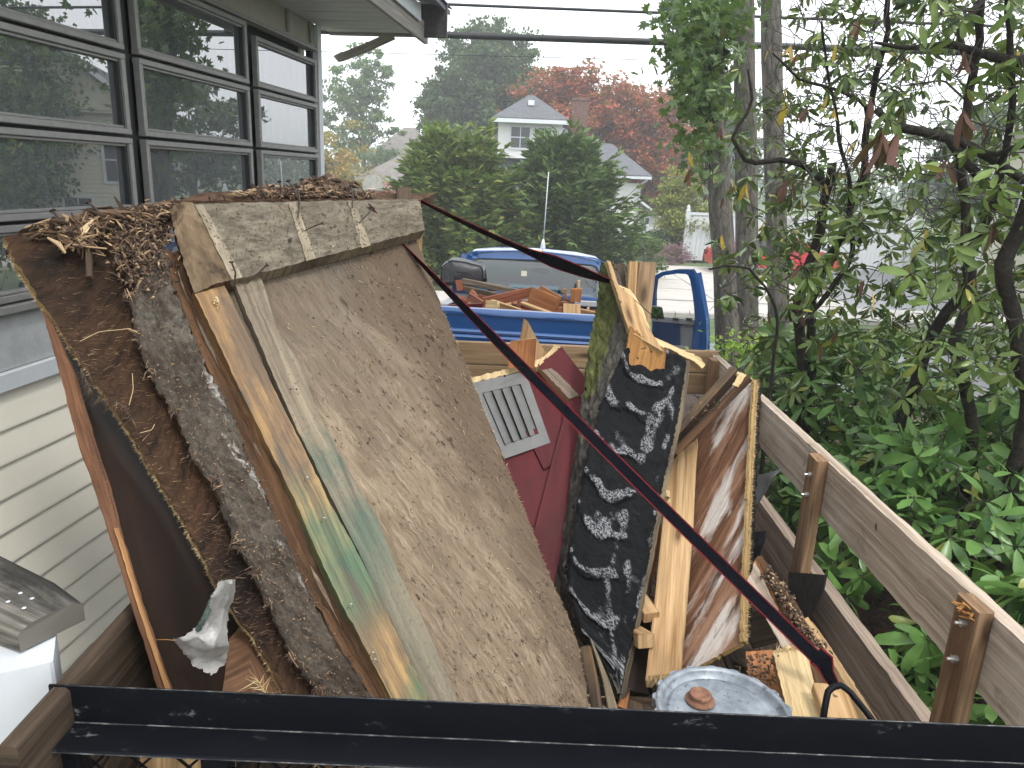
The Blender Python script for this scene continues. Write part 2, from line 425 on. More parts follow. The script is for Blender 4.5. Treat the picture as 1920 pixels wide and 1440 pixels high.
t = NT('splinter_wood'); M['splinter'] = t.done(t.ramp(t.island(), (0, (.03, .018, .011)), (.6, (.15, .085, .045)), (.9, (.40, .27, .145)), (1, (.62, .48, .30))), .8)
t = NT('edge_splinters'); M['splinter_edge'] = t.done(t.ramp(t.island(), (0, (.34, .22, .09)), (1, (.74, .58, .33))), .8)
t = NT('dark_splinters'); M['splinter_dark'] = t.done(t.ramp(t.island(), (0, (.03, .02, .014)), (.7, (.13, .08, .05)), (1, (.4, .27, .15))), .85)
t = NT('gritty_tarred_board')
g = t.noise(t.coord('UV', (70, 40, 1)), 1, 8, .72); g3 = t.noise(t.coord('UV', (9, 2.2, 1)), 1, 5, .6, .4); g4 = t.noise(t.coord('UV', (4, 3, 1)), 1, 4)
c = t.ramp(g, (.35, (.075, .065, .052)), (.62, (.24, .215, .18)))
wh = t.math('MULTIPLY', t.ramp(g3, (.54, 0), (.59, 1)), t.ramp(g, (.45, 0), (.55, 1)))
c = t.mix(t.ramp(g4, (.35, 0), (.65, .6)), c, (.10, .07, .045)); c = t.mix(wh, c, (.95, .93, .9))
c = t.mix(t.ramp(t.noise(t.coord('UV', (14, 5, 1)), 1, 6, .65), (.52, 0), (.64, .8)), c, (.055, .035, .022))
M['grit'] = t.done(t.mix(1.0, c, (.62, .6, .56), 'MULTIPLY'), .9, g, 1.0, .012)
t = NT('granule_shingle')
g = t.noise(t.coord('UV', (170, 170, 1)), 1, 3, .8); g2 = t.noise(t.coord('UV', (18, 9, 1)), 1, 5, .7); mk = t.attr('mask')
g6 = t.noise(t.coord('UV', (7, 5, 1)), 1, 5, .7)
f = t.math('MULTIPLY', t.ramp(g, (.47, 0), (.54, 1)), t.ramp(t.math('ADD', t.math('MULTIPLY', mk, .75), t.math('MULTIPLY', t.math('ADD', g2, g6), .5)), (.68, 0), (.80, .85)))
f2 = t.ramp(g, (.66, 0), (.70, .5))
c = t.mix(f, (.006, .0065, .0075), (.33, .34, .35)); c = t.mix(f2, c, (.2, .205, .21))
M['shingle'] = t.done(c, .8, g, 1, .008, Specular_IOR_Level=.2)
t = NT('mossy_bark_face')
g = t.noise(t.coord('UV', (60, 14, 1)), 1, 6, .7); g2 = t.noise(t.coord('UV', (7, 3.5, 1)), 1, 5, .7); mk = t.attr('mask')
f = t.math('GREATER_THAN', t.math('ADD', mk, t.math('MULTIPLY', t.math('ADD', g2, t.math('MULTIPLY', g, .5)), .62)), .86)
c = t.mix(f, t.ramp(g, (.35, (.02, .018, .015)), (.7, (.14, .125, .10))), t.ramp(g, (.3, (.02, .022, .008)), (.55, (.085, .095, .02)), (.75, (.22, .23, .06))))
M['moss'] = t.done(c, .95, g, 1, .02)
t = NT('green_stained_stud')
g = t.noise(t.coord('UV', (40, 1.6, 1)), 1, 6, .6, .6); uv = t.n('ShaderNodeTexCoord'); sp = t.n('ShaderNodeSeparateXYZ'); t.l(uv.outputs['UV'], sp.inputs[0])
g2 = t.noise(t.coord('UV', (6, 3, 1)), 1, 5, .6)
c = t.ramp(g, (.3, (.15, .075, .025)), (.68, (.40, .235, .08)))
c = t.mix(t.ramp(g2, (.45, 0), (.58, .8)), c, (.085, .052, .028))
c = t.mix(t.ramp(t.noise(t.coord('UV', (60, 30, 1)), 1, 6, .7), (.58, 0), (.70, .6)), c, (.11, .085, .06))
v = t.math('ADD', sp.outputs[1], t.math('MULTIPLY', t.math('SUBTRACT', g2, .5), .35))
v = t.math('MULTIPLY', v, .72)
grn = t.ramp(v, (.46, 0), (.55, .95), (.73, .9), (.80, .15))
grn.node.color_ramp.elements.new(.87).color = (.1, .1, .1, 1); grn.node.color_ramp.elements.new(.93).color = (.8, .8, .8, 1); grn.node.color_ramp.elements.new(.99).color = (.3, .3, .3, 1)
c = t.mix(t.math('MULTIPLY', grn, t.ramp(g2, (.3, .45), (.55, 1))), c, t.ramp(g, (.3, (.012, .045, .022)), (.55, (.045, .115, .055)), (.8, (.17, .18, .07))))
vk = t.n('ShaderNodeTexVoronoi', voronoi_dimensions='2D'); t.l(t.coord('UV', (9, 2.6, 1)), vk.inputs['Vector']); vk.inputs['Scale'].default_value = 1
c = t.mix(t.ramp(vk.outputs['Distance'], (.06, .9), (.13, .2), (.2, 0)), c, (.08, .06, .035))
c = t.mix(.75, c, t.ramp(t.noise(t.coord('UV', (150, 5, 1)), 1, 6, .7, .4), (.32, .3), (.6, 1.05)), 'MULTIPLY')
M['stud_green'] = t.done(c, .6, g, .5, .005)
t = NT('green_edge_stud')
g = t.noise(t.coord('UV', (50, 2, 1)), 1, 6, .6, .5); g5 = t.noise(t.coord('UV', (80, 60, 1)), 1, 6, .7); uv = t.n('ShaderNodeTexCoord'); sp = t.n('ShaderNodeSeparateXYZ'); t.l(uv.outputs['UV'], sp.inputs[0])
g2 = t.noise(t.coord('UV', (8, 4, 1)), 1, 5, .6)
c = t.ramp(g, (.3, (.08, .06, .042)), (.68, (.26, .21, .14)))
c = t.mix(t.ramp(g5, (.55, 0), (.66, .8)), c, (.10, .085, .065))
v = t.math('ADD', sp.outputs[1], t.math('MULTIPLY', t.math('SUBTRACT', g2, .5), .3))
v = t.math('MULTIPLY', v, .72)
grn = t.ramp(v, (.38, 0), (.47, .95), (.68, .7), (.85, .25))
c = t.mix(t.math('MULTIPLY', grn, t.ramp(g2, (.35, .2), (.55, 1))), c, t.ramp(g, (.3, (.015, .042, .032)), (.7, (.06, .115, .08))))
M['stud_edge_green'] = t.done(c, .8, g5, .8, .006)
t = NT('worn_highlight_rail'); g = t.noise(t.coord('Object', (30, 60, 60)), 1, 6, .7)
M['worn_highlight_edge'] = t.done(t.ramp(g, (.42, (.012, .013, .016)), (.54, (.06, .06, .06)), (.68, (.24, .23, .22))), .45, g, .3, .002, Metallic=.3)  # scuffed steel, with the bright edge highlight painted into the pale tones
t = NT('scuffed_black_paint')
g = t.noise(t.coord('Object', (14, 30, 30)), 1, 8, .7); g2 = t.noise(t.coord('Object', (3, 8, 8)), 1, 3)
sc_ = t.math('MULTIPLY', t.ramp(g, (.60, 0), (.67, 1)), t.ramp(g2, (.50, 0), (.64, 1)))
c = t.mix(t.math('MULTIPLY', sc_, .8), (.0045, .0052, .0075), (.16, .16, .155))
M['black_paint'] = t.done(c, t.ramp(g, (.35, .34), (.65, .6)), g, .12, .004, Specular_IOR_Level=.10)
M['steel_dark'] = plain('dark_rusty_steel', (.055, .052, .05), .55, .4, 30, bs=.3, metal=.4)
M['zinc'] = plain('zinc_bolt', (.55, .55, .53), .35, metal=.9)
M['rust_nail'] = plain('rusty_nail_steel', (.035, .022, .018), .7, .4, 60)
t = NT('galvanised_lid')
g = t.noise(t.coord('Object', (16, 16, 16)), 1, 7, .65, .4); g2 = t.noise(t.coord('Object', (60, 60, 60)), 1, 3)
c = t.mix(t.ramp(g, (.4, 0), (.6, 1)), (.17, .195, .22), (.30, .33, .36)); c = t.mix(t.ramp(g2, (.60, 0), (.68, .7)), c, (.07, .06, .05))
M['lid'] = t.done(c, .42, g, .1, .003, Metallic=.35)
M['rust_cap'] = plain('rusty_cap', (.20, .095, .055), .8, .4, 60, bs=.5)
M['vent'] = plain('grey_vent_paint', (.125, .125, .12), .45, .12, 20, bs=.05)
M['vent_dark'] = plain('vent_gap', (.02, .02, .02), .8, spec=.1)
M['strap'] = plain('black_webbing', (.005, .006, .009), .9, .3, 120, bs=.3, spec=.04)
M['strap_edge'] = plain('red_webbing_edge', (.15, .010, .016), .8, spec=.1)
M['flap'] = plain('grey_metal_flap', (.20, .20, .205), .45, .2, 12, metal=.5)
t = NT('plastic_rag'); g = t.noise(t.coord('Object', (20, 20, 20)), 1, 4); t.done((.42, .41, .385), .35, g, .5, .02, Transmission_Weight=.2, Alpha=.72); M['rag'] = t.m
M['rag_green'] = plain('green_fibre', (.05, .075, .06), .95, .4, 60, bs=1)
M['siding'] = plain('cream_vinyl_siding', (.84, .795, .67), .5, .035, 3, bs=.02)
M['trim_white'] = plain('white_painted_trim', (.58, .61, .63), .5, .06, 10, bs=.05)
M['trim_grey'] = plain('grey_aluminium_frame', (.25, .245, .235), .5, .12, 25, bs=.15, metal=.15)
M['gasket'] = plain('black_window_gasket', (.012, .013, .014), .6)
M['frieze'] = plain('taupe_frieze_panel', (.38, .35, .30), .6, .08, 8, bs=.05)
M['soffit'] = plain('weathered_soffit_board', (.50, .49, .46), .6, .08, 8, bs=.1)
M['fascia'] = wood('peeling_fascia', (.3, .28, .25), (.5, .47, .44), (50, 1.5), bs=.6)
M['sill_grey'] = plain('dusty_sill', (.42, .43, .43), .6, .15, 14, bs=.2)
M['asphalt_shingle'] = plain('grey_roof_shingle', (.12, .13, .15), .9, .25, 14, bs=.4)
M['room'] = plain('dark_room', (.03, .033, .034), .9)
t = NT('window_glass'); g = t.noise(t.coord('Object', (1.3, 1.3, 1.3), rand=False), 1, 2); g2 = t.noise(t.coord('Object', (40, 40, 6), rand=False), 1, 5, .7)
t.done((.05, .055, .06), .0, IOR=4.0, Specular_IOR_Level=.5)
df = t.n('ShaderNodeBsdfDiffuse'); df.inputs[0].default_value = (.30, .33, .35, 1); ms = t.n('ShaderNodeMixShader'); t.l(t.math('MULTIPLY', t.ramp(g2, (.35, .25), (.75, 1)), .16), ms.inputs[0]); t.l(t.b.outputs[0], ms.inputs[1]); t.l(df.outputs[0], ms.inputs[2]); t.l(ms.outputs[0], t.out.inputs[0])
M['glass'] = t.m
M['concrete'] = plain('pale_concrete', (.42, .40, .36), .85, .12, 2, bs=.2)
M['asphalt'] = plain('wet_asphalt', (.11, .112, .118), .38, .2, 3, bs=.1)
M['kerb'] = plain('kerb_stone', (.36, .34, .31), .85, .1, 4, bs=.2)
M['white_wall'] = plain('white_clapboard', (.66, .66, .64), .6, .04, 3)
M['cream_wall'] = plain('pale_yellow_clapboard', (.58, .56, .44), .6, .04, 3)
M['brick'] = plain('chimney_brick', (.15, .075, .055), .9, .3, 9, bs=.3)
M['roof_dark'] = plain('slate_grey_roof', (.10, .105, .115), .9, .25, 5, bs=.3)
M['roof_brown'] = plain('brown_grey_roof', (.17, .155, .14), .9, .2, 3, bs=.3)
M['dark_pane'] = plain('dark_window_pane', (.03, .035, .04), .08)
M['blue'] = plain('metallic_blue_paint', (.006, .065, .22), .2, .08, 4, coat=.8, metal=.15)
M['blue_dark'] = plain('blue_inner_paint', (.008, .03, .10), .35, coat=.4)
M['trim_black'] = plain('black_trim', (.015, .015, .016), .5)
M['car_grey'] = plain('grey_interior_plastic', (.22, .225, .23), .6)
M['chrome'] = plain('bed_rail_silver', (.42, .43, .44), .35, .2, 10, metal=.5)
M['car_glass'] = plain('greenish_glass', (.55, .72, .68), .02, Transmission_Weight=.55, IOR=1.45) if False else None
t = NT('greenish_car_glass'); t.done((.7, .9, .86), .0)
tb_ = t.n('ShaderNodeBsdfTransparent'); tb_.inputs[0].default_value = (.55, .86, .78, 1); gb_ = t.n('ShaderNodeBsdfGlossy'); gb_.inputs['Roughness'].default_value = .0
fr_ = t.n('ShaderNodeFresnel'); fr_.inputs[0].default_value = 1.65; ms_ = t.n('ShaderNodeMixShader')
t.l(t.math('ADD', fr_.outputs[0], .06), ms_.inputs[0]); t.l(tb_.outputs[0], ms_.inputs[1]); t.l(gb_.outputs[0], ms_.inputs[2]); t.l(ms_.outputs[0], t.out.inputs[0]); M['car_glass'] = t.m
M['bag'] = plain('dark_grey_vinyl_bag', (.035, .035, .04), .42, .3, 12, bs=.4)
M['amber'] = plain('brake_light_lens', (.7, .45, .3), .15, coat=.5)
M['red_car'] = plain('red_car_paint', (.50, .015, .03), .25, coat=.7)
M['tyre'] = plain('tyre_rubber', (.02, .02, .02), .8)
M['bark_dark'] = plain('dark_wet_bark', (.026, .022, .018), .8, .6, 40, bs=1, spec=.15)
M['bark_grey'] = wood('grey_tree_bark', (.10, .09, .075), (.30, .28, .25), (18, 5), bs=1.0, bd=.03, stains=[((.10, .13, .07), 3, .6, .55, .7, .5)]) 
M['bark_plain'] = plain('tree_bark', (.13, .12, .10), .9, .4, 9, bs=1)
M['twig'] = plain('thin_twigs', (.045, .036, .030), .8)
M['rhodo'] = leafmat('rhododendron_leaf', (.012, .034, .011), (.15, .22, .055), (.30, .28, .06), rough=.3, trans=.10, extra=.10)
M['rhodo_low'] = leafmat('low_rhododendron_leaf', (.02, .065, .018), (.13, .25, .065), (.28, .30, .07), rough=.3, trans=.12, extra=.10)
M['dead_leaf'] = leafmat('dead_brown_leaf', (.05, .022, .018), (.10, .042, .030), (.42, .15, .05), rough=.7, trans=.1, extra=.12)
M['yellow_leaf'] = leafmat('yellowing_leaf', (.42, .33, .05), (.55, .36, .05), None, rough=.4, trans=.25)
M['lime_leaf'] = leafmat('lime_green_leaf', (.16, .30, .03), (.3, .46, .05), None, trans=.35)
M['maple'] = leafmat('maple_leaf_green', (.028, .06, .02), (.085, .135, .045), (.17, .17, .05), trans=.3)
M['dark_green'] = leafmat('dark_green_foliage', (.02, .05, .016), (.065, .12, .038), (.13, .17, .04), trans=.2)
M['hazy_green'] = leafmat('pale_green_foliage', (.06, .12, .05), (.13, .20, .08), (.35, .22, .06), trans=.3)
M['red_leaf'] = leafmat('rusty_red_foliage', (.20, .035, .022), (.46, .10, .05), (.17, .13, .04), trans=.25, extra=.2)
M['board_grey'] = plain('haze_grey_backboard', (.30, .29, .26), .8, .3, 6)  # white backboard, its base colour greyed to paint in the haze of distance
M['orange_leaf'] = leafmat('orange_green_foliage', (.2, .19, .06), (.42, .28, .08), (.5, .12, .05), trans=.3, extra=.1)
M['crimson'] = leafmat('crimson_foliage', (.30, .02, .04), (.5, .05, .08), None, trans=.2)
M['yew'] = leafmat('yew_needles', (.03, .068, .022), (.115, .185, .06), (.22, .26, .07), rough=.6, trans=.15, extra=.15)
M['yew_gold'] = leafmat('golden_green_needles', (.05, .09, .026), (.17, .235, .06), (.34, .31, .08), rough=.6, trans=.2, extra=.2)
M['feather'] = leafmat('yellow_green_weeping_foliage', (.14, .17, .04), (.30, .31, .07), None, trans=.3)
M['purple'] = leafmat('purple_shrub_leaf', (.16, .07, .10), (.3, .16, .2), None, trans=.2)
M['grass'] = plain('lawn_grass', (.075, .11, .035), .95, .35, 5, bs=.5)
t = NT('leaf_litter_soil'); g = t.noise(t.coord('Object', (25, 25, 25), rand=False), 1, 8, .7)
M['soil'] = t.done(t.ramp(g, (.35, (.02, .014, .01)), (.55, (.07, .045, .03)), (.7, (.16, .09, .05))), .95, g, 1, .03)
# ------------------------------------------------------------ ground, street
def gz(x, y):
    yy = max(min((y - 4) / 7.2, 1), 0)
    z = 1.0 * (1 - yy)
    if x > 1.5 and y < 11: z = z * .93 + .02 * math.sin(x * 2 + y)
    return z
def strip(name, x0, x1, y0, y1, dz, mat, nx=4, ny=40, kind='structure', wob=0):
    V = []; F = []
    for j in range(ny + 1):
        y = y0 + (y1 - y0) * j / ny
        for i in range(nx + 1):
            x = x0 + (x1 - x0) * i / nx
            V.append((x, y, gz(x, y) + dz + wob * fbm(x * .7, y * .7)))
    for j in range(ny):
        for i in range(nx):
            a = j * (nx + 1) + i; F.append([a, a + 1, a + nx + 2, a + nx + 1])
    return np_mesh(name, V, F, None, [mat], None, None, True, kind)
V = []; F = []
xs = [-900, -200, -60, -20, -8, -4, 0, 1.4, 1.6, 3, 6, 10, 20, 60, 200, 900]
ys = [-60, -10, 0, 2, 4, 5, 6, 7, 8, 9, 10, 11.2, 11.45, 17.7, 25, 40, 70, 120, 300, 1500]
for y in ys:
    for x in xs:
        z = gz(x, y) - .01
        if 11.3 < y < 17.6: z -= .05
        V.append((x, y, z))
W_ = len(xs)
for j in range(len(ys) - 1):
    for i in range(W_ - 1): a = j * W_ + i; F.append([a, a + 1, a + W_ + 1, a + W_])
np_mesh('ground', V, F, None, [M['grass']], None, None, False, 'structure')
strip('planting_bed', 1.45, 9.5, .2, 10.6, .012, M['soil'], 40, 50, wob=.03)
strip('driveway', -1.75, 1.42, -2, 11.25, .006, M['asphalt'])
strip('street', -60, 60, 11.25, 17.3, -.035, M['asphalt'], 4, 4)
strip('sidewalk', -60, 60, 17.55, 19.2, .09, M['concrete'], 4, 2)
# far parking apron made of slabs
def slabs(name, x0, x1, y0, y1, nx, ny, z, mat):
    o = bpy.data.objects.new(name, None); COL.objects.link(o); o['kind'] = 'structure'
    base = None
    for j in range(ny):
        for i in range(nx):
            dx, dy = (x1 - x0) / nx, (y1 - y0) / ny
            cx, cy = x0 + dx * (i + .5), y0 + dy * (j + .5)
            if base is None:
                b = box('slab', (-dx / 2 + .02, -dy / 2 + .02, -.1), (dx / 2 - .02, dy / 2 - .02, 0), mat, None, .01); base = b
            else:
                b = base.copy(); COL.objects.link(b)
            b.parent = o; b.location = (cx, cy, z + rnd.uniform(-.008, .008)); b.rotation_euler = (rnd.uniform(-.002, .002), rnd.uniform(-.002, .002), 0)
slabs('far_driveway', 3.4, 8.8, 19.25, 27.6, 3, 4, .11, M['concrete'])
strip('far_parking_lot', 8.9, 30, 19.3, 34, .02, M['asphalt'], 2, 2)
kt = bpy.data.objects.new('kerb', None); COL.objects.link(kt); kt['kind'] = 'structure'
kb = None
for i in range(40):
    if kb is None: b = kb = box('kerb_stone', (-.74, -.1, -.1), (.74, .1, .1), M['kerb'], None, .015)
    else: b = kb.copy(); COL.objects.link(b)
    b.parent = kt; b.location = (-30 + i * 1.5, 17.42, 0.0)

# ------------------------------------------------------------ house on the left
HA = RAD(6.2); HT = Vector((math.sin(HA), math.cos(HA), 0)); HN = Vector((math.cos(HA), -math.sin(HA), 0)); HO = Vector((-1.79, 2.5, 0))
def H(s, z, o=0): return HO + HT * s + HN * o + Vector((0, 0, z))
S0, S1 = -2.6, 3.15
house = thing('house', (-3.5, 3.5, 1.0), 'cream sided house with a wall of grid windows beside the loaded trailer', 'house')
def hbeam(name, s0, s1, z0, z1, o0, o1, mat, parent=house, ch=.003):
    c = lambda s: H(s, (z0 + z1) / 2, (o0 + o1) / 2)
    if abs(s1 - s0) >= abs(z1 - z0):
        return beam(name, c(s0), c(s1), o1 - o0, z1 - z0, mat, HN, parent, 1, ch=ch)
    a = H((s0 + s1) / 2, z0, (o0 + o1) / 2); b = H((s0 + s1) / 2, z1, (o0 + o1) / 2)
    return beam(name, a, b, s1 - s0, o1 - o0, mat, HT, parent, 1, ch=ch)
# siding boards with a tilted face, each a part
z = 2.2; k = 0
while z > .75:
    V = []; e = .122
    prof = [(0, 0), (.003, 0), (.003, -e + .012), (.014, -e + .002), (.014, -e - .006), (0, -e - .006)]
    prof = [(0.0, 0.0), (.004, 0.0), (.015, -e), (.015, -e - .009), (0.002, -e - .009)]
    for s in (S0, S1 - .06):
        for (o, dz) in prof: V.append(H(s, z + dz, o))
    n = len(prof); F = [[i, (i + 1) % n, n + (i + 1) % n, n + i] for i in range(n)]
    np_mesh('siding_board', [tuple(v) for v in V], F, house, [M['siding']])
    z -= e; k += 1
hbeam('foundation', S0, S1, 0.3, .75, -.1, -.005, M['concrete'])
hbeam('wall_sheathing', S0, S1 - .02, .75, 2.2, -.08, -.002, M['siding'])
hbeam('sill_band', S0, S1, 2.205, 2.27, 0, .03, M['trim_white'])
hbeam('sill_panel', S0, S1, 2.272, 2.47, -.02, .012, M['sill_grey'])
hbeam('sill_board', S0, S1, 2.472, 2.50, -.02, .045, M['trim_grey'])
hbeam('corner_post', 3.09, 3.16, .75, 3.95, -.06, .022, M['trim_white'])
# windows: three banks; each pane row has frame, gasket and glass
def window(s0, s1, rows):
    w = bpy.data.objects.new('window', None); COL.objects.link(w); w.parent = house; w.location = H(s0, rows[0]) - wloc(house)
    for r in range(len(rows) - 1):
        a, b = rows[r] + .007, rows[r + 1] - .007
        fr = MB()
        fw = .024
        for (u0, u1, v0, v1) in ((s0, s1, a, a + fw), (s0, s1, b - fw, b), (s0, s0 + fw, a + fw, b - fw), (s1 - fw, s1, a + fw, b - fw)):
            hor = (u1 - u0) > (v1 - v0)
            if hor: d = beam_data(H(u0, (v0 + v1) / 2, .012), H(u1, (v0 + v1) / 2, .012), .034, v1 - v0, HN, 1)
            else: d = beam_data(H((u0 + u1) / 2, v0, .012), H((u0 + u1) / 2, v1, .012), u1 - u0, .034, HT, 1)
            fr.add(d[0], d[1], 0, d[2])
            # inner step
            if hor:
                vv = v1 + .006 if v0 == a else v0 - .006
                d = beam_data(H(s0 + fw, vv, .004), H(s1 - fw, vv, .004), .026, .010, HN, 1)
            else:
                uu = u1 + .007 if u0 == s0 else u0 - .007
                d = beam_data(H(uu, a + fw, .004), H(uu, b - fw, .004), .012, .026, HT, 1)
            fr.add(d[0], d[1], 1 if not hor else 0, d[2])
        fo = fr.build('window_sash', [M['trim_grey'], M['gasket']], w)
        gp = hbeam('pane', s0 + fw - .004, s1 - fw + .004, a + fw - .004, b - fw + .004, -.012, -.006, M['glass'], fo, .0005)
    # black drip line between rows
    return w
rowz = [2.775, 3.10, 3.435, 3.77, 4.10]
window(-1.3, -.25, [2.5] + rowz); window(-.2, .855, [2.5] + rowz); window(.955, 1.998, [2.5] + rowz[:4]); window(2.108, 3.035, [2.5] + rowz[:3] + [3.72])
for s in (-1.33, -.225, .905, 2.05, 3.06):
    hbeam('mullion', s - (.045 if s != 3.06 else .02), s + (.045 if s < 3 else .02), 2.5, 4.12, -.05, -.012, M['gasket'])
for zz in rowz[:3]:
    hbeam('transom', S0, 3.05, zz - .012, zz + .012, -.05, -.014, M['gasket'])
# frieze with panels above the windows, broken by small battens
hbeam('frieze', S0, 3.09, 3.775, 4.16, -.05, -.004, M['frieze'])
hbeam('frieze_batten', .9, 3.09, 3.778, 3.80, -.004, .02, M['trim_grey'])
for s in (1.75, 2.62, 3.0):
    hbeam('frieze_joint', s - .012, s + .012, 3.82, 4.0, -.004, .016, M['trim_grey'])
hbeam('crown_moulding', S0, 3.16, 3.965, 4.01, -.004, .035, M['trim_grey'])
# dark room behind the glass
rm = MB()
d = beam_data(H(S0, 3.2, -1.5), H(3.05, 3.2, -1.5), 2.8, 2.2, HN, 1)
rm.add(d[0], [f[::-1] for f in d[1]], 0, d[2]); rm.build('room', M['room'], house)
# eave: soffit boards, fascia, roof edge
ZE = 3.96
for i in range(24):
    s = 3.42 - (i + 1) * .135
    beam('soffit_board', H(s, ZE + .008 * (i % 2) * .3, .0), H(s, ZE, .62), .13, .016, M['soffit'], HT, house, 1)
beam('soffit_trim', H(3.45, ZE, -.02), H(3.45, ZE, .64), .05, .03, M['fascia'], HT, house, 1)
beam('fascia', H(0, ZE + .03, .66), H(3.62, ZE + .03, .66), .14, .028, M['fascia'], (0, 0, 1), house, 4, broken=(0, .06))
beam('gutter_flashing', H(0, ZE + .115, .688), H(3.3, ZE + .115, .688), .11, .016, M['trim_white'], (0, 0, 1), house, 1)
beam('roof_end_board', H(3.50, ZE + .10, .60), H(3.50, ZE + .10, .84), .22, .03, M['steel_dark'], (0, 0, 1), house, 1)
V = [H(-2.6, ZE + .20, .83), H(3.66, ZE + .20, .83), H(3.66, ZE + 1.5, -2.5), H(-2.6, ZE + 1.5, -2.5)]
dn = Vector((0, 0, -.03))
np_mesh('roof', [tuple(v) for v in V] + [tuple(v + dn) for v in V], [[0, 1, 2, 3], [7, 6, 5, 4], [0, 4, 5, 1], [1, 5, 6, 2], [2, 6, 7, 3], [3, 7, 4, 0]], house, [M['asphalt_shingle']])
for i in range(34):
    s = 3.66 - i * .19
    beam('shingle', H(s - .092 + rnd.uniform(-.003, .003), ZE + .212, .842 + rnd.uniform(-.006, .006)), H(s - .092, ZE + .262, .715), .182, .008, M['asphalt_shingle'], HT, house, 1, ch=.001)
# broken trim hanging off the eave
tb = beam('hanging_trim', P(738, 66, 5.9), P(628, 112, 5.95), .06, .02, M['fascia'], (0, 0, 1), house, 5, broken=(0, .05), bend=.02)
# house body beyond the windows
hb = MB()
d = beam_data(H(S0, 2.4, -2.8), H(3.1, 2.4, -2.8), 3.2, .1, HN, 1)
hbeam('end_wall', 3.03, 3.10, .75, 3.95, -3.4, -.08, M['siding'])
hbeam('back_wall', S0, 3.0, .75, 3.95, -3.45, -3.4, M['siding'])

# ------------------------------------------------------------ porch railing at the left edge
pr = thing('porch_railing', (-.95, 1.2, 1.0), 'white newel post with weathered wooden handrail at the left edge', 'railing')
pc = Vector((PZ(42, 1240, 2.03).x, PZ(42, 1240, 2.03).y, 0)); pa = RAD(28)
sx = Vector((math.cos(pa), math.sin(pa), 0))
beam('newel_post', pc + Vector((0, 0, .9)), pc + Vector((0, 0, 2.05)), .115, .115, M['trim_white'], sx, pr, 1, ch=.006)
ra = PZ(104, 1168, 2.09); rb = ra + (PZ(0, 1112, 2.09) - ra) * 5.5
ax = (rb - ra).normalized(); sd_ = ax.cross(Vector((0, 0, 1))).normalized()
prof = [(-.08, -.042), (.08, -.042), (.08, .006), (.052, .026), (-.052, .026), (-.08, .006)]
V = []; UV = []; F = []; per = [0]
for i in range(6): a, b = prof[i], prof[(i + 1) % 6]; per.append(per[-1] + math.dist(a, b))
for k in range(9):
    f = k / 8; inset = .035 if k == 0 else 0
    for (u, v) in prof:
        e = .03 * (abs(u) / .08) if k == 0 else 0
        V.append(ra.lerp(rb, f) + sd_ * u * (.82 if k == 0 else 1) + Vector((0, 0, v * (.8 if k == 0 else 1))) + ax * e * .4)
for k in range(8):
    for i in range(6):
        j = (i + 1) % 6; F.append([k * 6 + i, k * 6 + j, (k + 1) * 6 + j, (k + 1) * 6 + i]); UV += [(per[i], k * .08), (per[i + 1], k * .08), (per[i + 1], k * .08 + .08), (per[i], k * .08 + .08)]
F += [[3, 2, 1, 0], [5, 4, 3, 0]]; UV += [(0, 0)] * 8
np_mesh('handrail', [tuple(v) for v in V], F, pr, [M['rail_wood']], None, UV)
for (px, py) in ((38, 1112), (15, 1128), (60, 1122), (45, 1140)):
    c = PZ(px, py, 2.117); lathe('screw_head', [(0, .0015), (.004, .001), (.0045, 0)], M['trim_white'], pr, 8, Matrix.Translation(c))
for s in (.12, .28, .44):
    c = ra + ax * (s + .2); beam('baluster', Vector((c.x, c.y, 1.05)), Vector((c.x, c.y, 2.05)), .035, .035, M['trim_white'], sd_, pr, 1)

# ------------------------------------------------------------ overhead wires
def wire(name, pxs, Y, r, label, sag=0):
    a, b = P(*pxs[0], Y), P(*pxs[1], Y)
    d = (b - a); a2 = a - d * 2.5; b2 = b + d * 3.5
    pts = [a2.lerp(b2, i / 60) - Vector((0, 0, sag * (1 - (2 * i / 60 - 1) ** 2))) for i in range(61)]
    o = tube(name, pts, r, M['trim_black'], None, 8); tag(o, label, 'wire', 'overhead utility wires'); return a2, b2
wire('utility_wire', [(760, 5), (1240, 24)], 12, .022, 'upper thin utility wire crossing the sky')
a, b = wire('utility_cable', [(790, 64), (1236, 79)], 12, .050, 'thick bundled black cable crossing the sky below the upper wire')
wire('utility_wire', [(850, 103), (1240, 113)], 14, .006, 'hair-thin wire just below the thick bundled cable')
wire('utility_wire', [(1160, 329), (1310, 333)], 30, .012, 'thin low wire in front of the red tree and porch roof')
# ------------------------------------------------------------ utility trailer
XL, XR, YB, YF, ZT, ZB = -.80, 1.197, 1.03, 4.25, 2.05, 1.42
tr = thing('utility_trailer', (.2, 2.6, 1.0), 'open utility trailer with wooden side boards and black tailgate heaped with demolition debris', 'trailer')
box('side_board', (XL - .038, YB, ZT - .24), (XL, YF, ZT), M['board_dark'], tr, .008)
box('side_board', (XL - .036, YB + .05, ZT - .50), (XL, YF, ZT - .246), M['board_dark'], tr, .004)
def lboard(name, x, y0, y1, z0, z1, th, mat, nv=90):
    dsp = lambda u, v, U, V_: .0015 * fbm(U * 20, V_ * 2) - (.004 if (V_ * 1.7 % 1.3) < .01 else 0)
    return loft(name, [[(x, y1, z0), (x, y0, z0)], [(x, y1, z1), (x, y0, z1)]], [mat, mat], th, tr, 5, nv, dsp, jag=.004)
lboard('side_board', XR - .04, .55, YF, ZT - .205, ZT, .04, M['board_weathered'])
lboard('lower_side_board', XR - .03, .75, YF, 1.425, 1.60, .045, M['board_inner'])
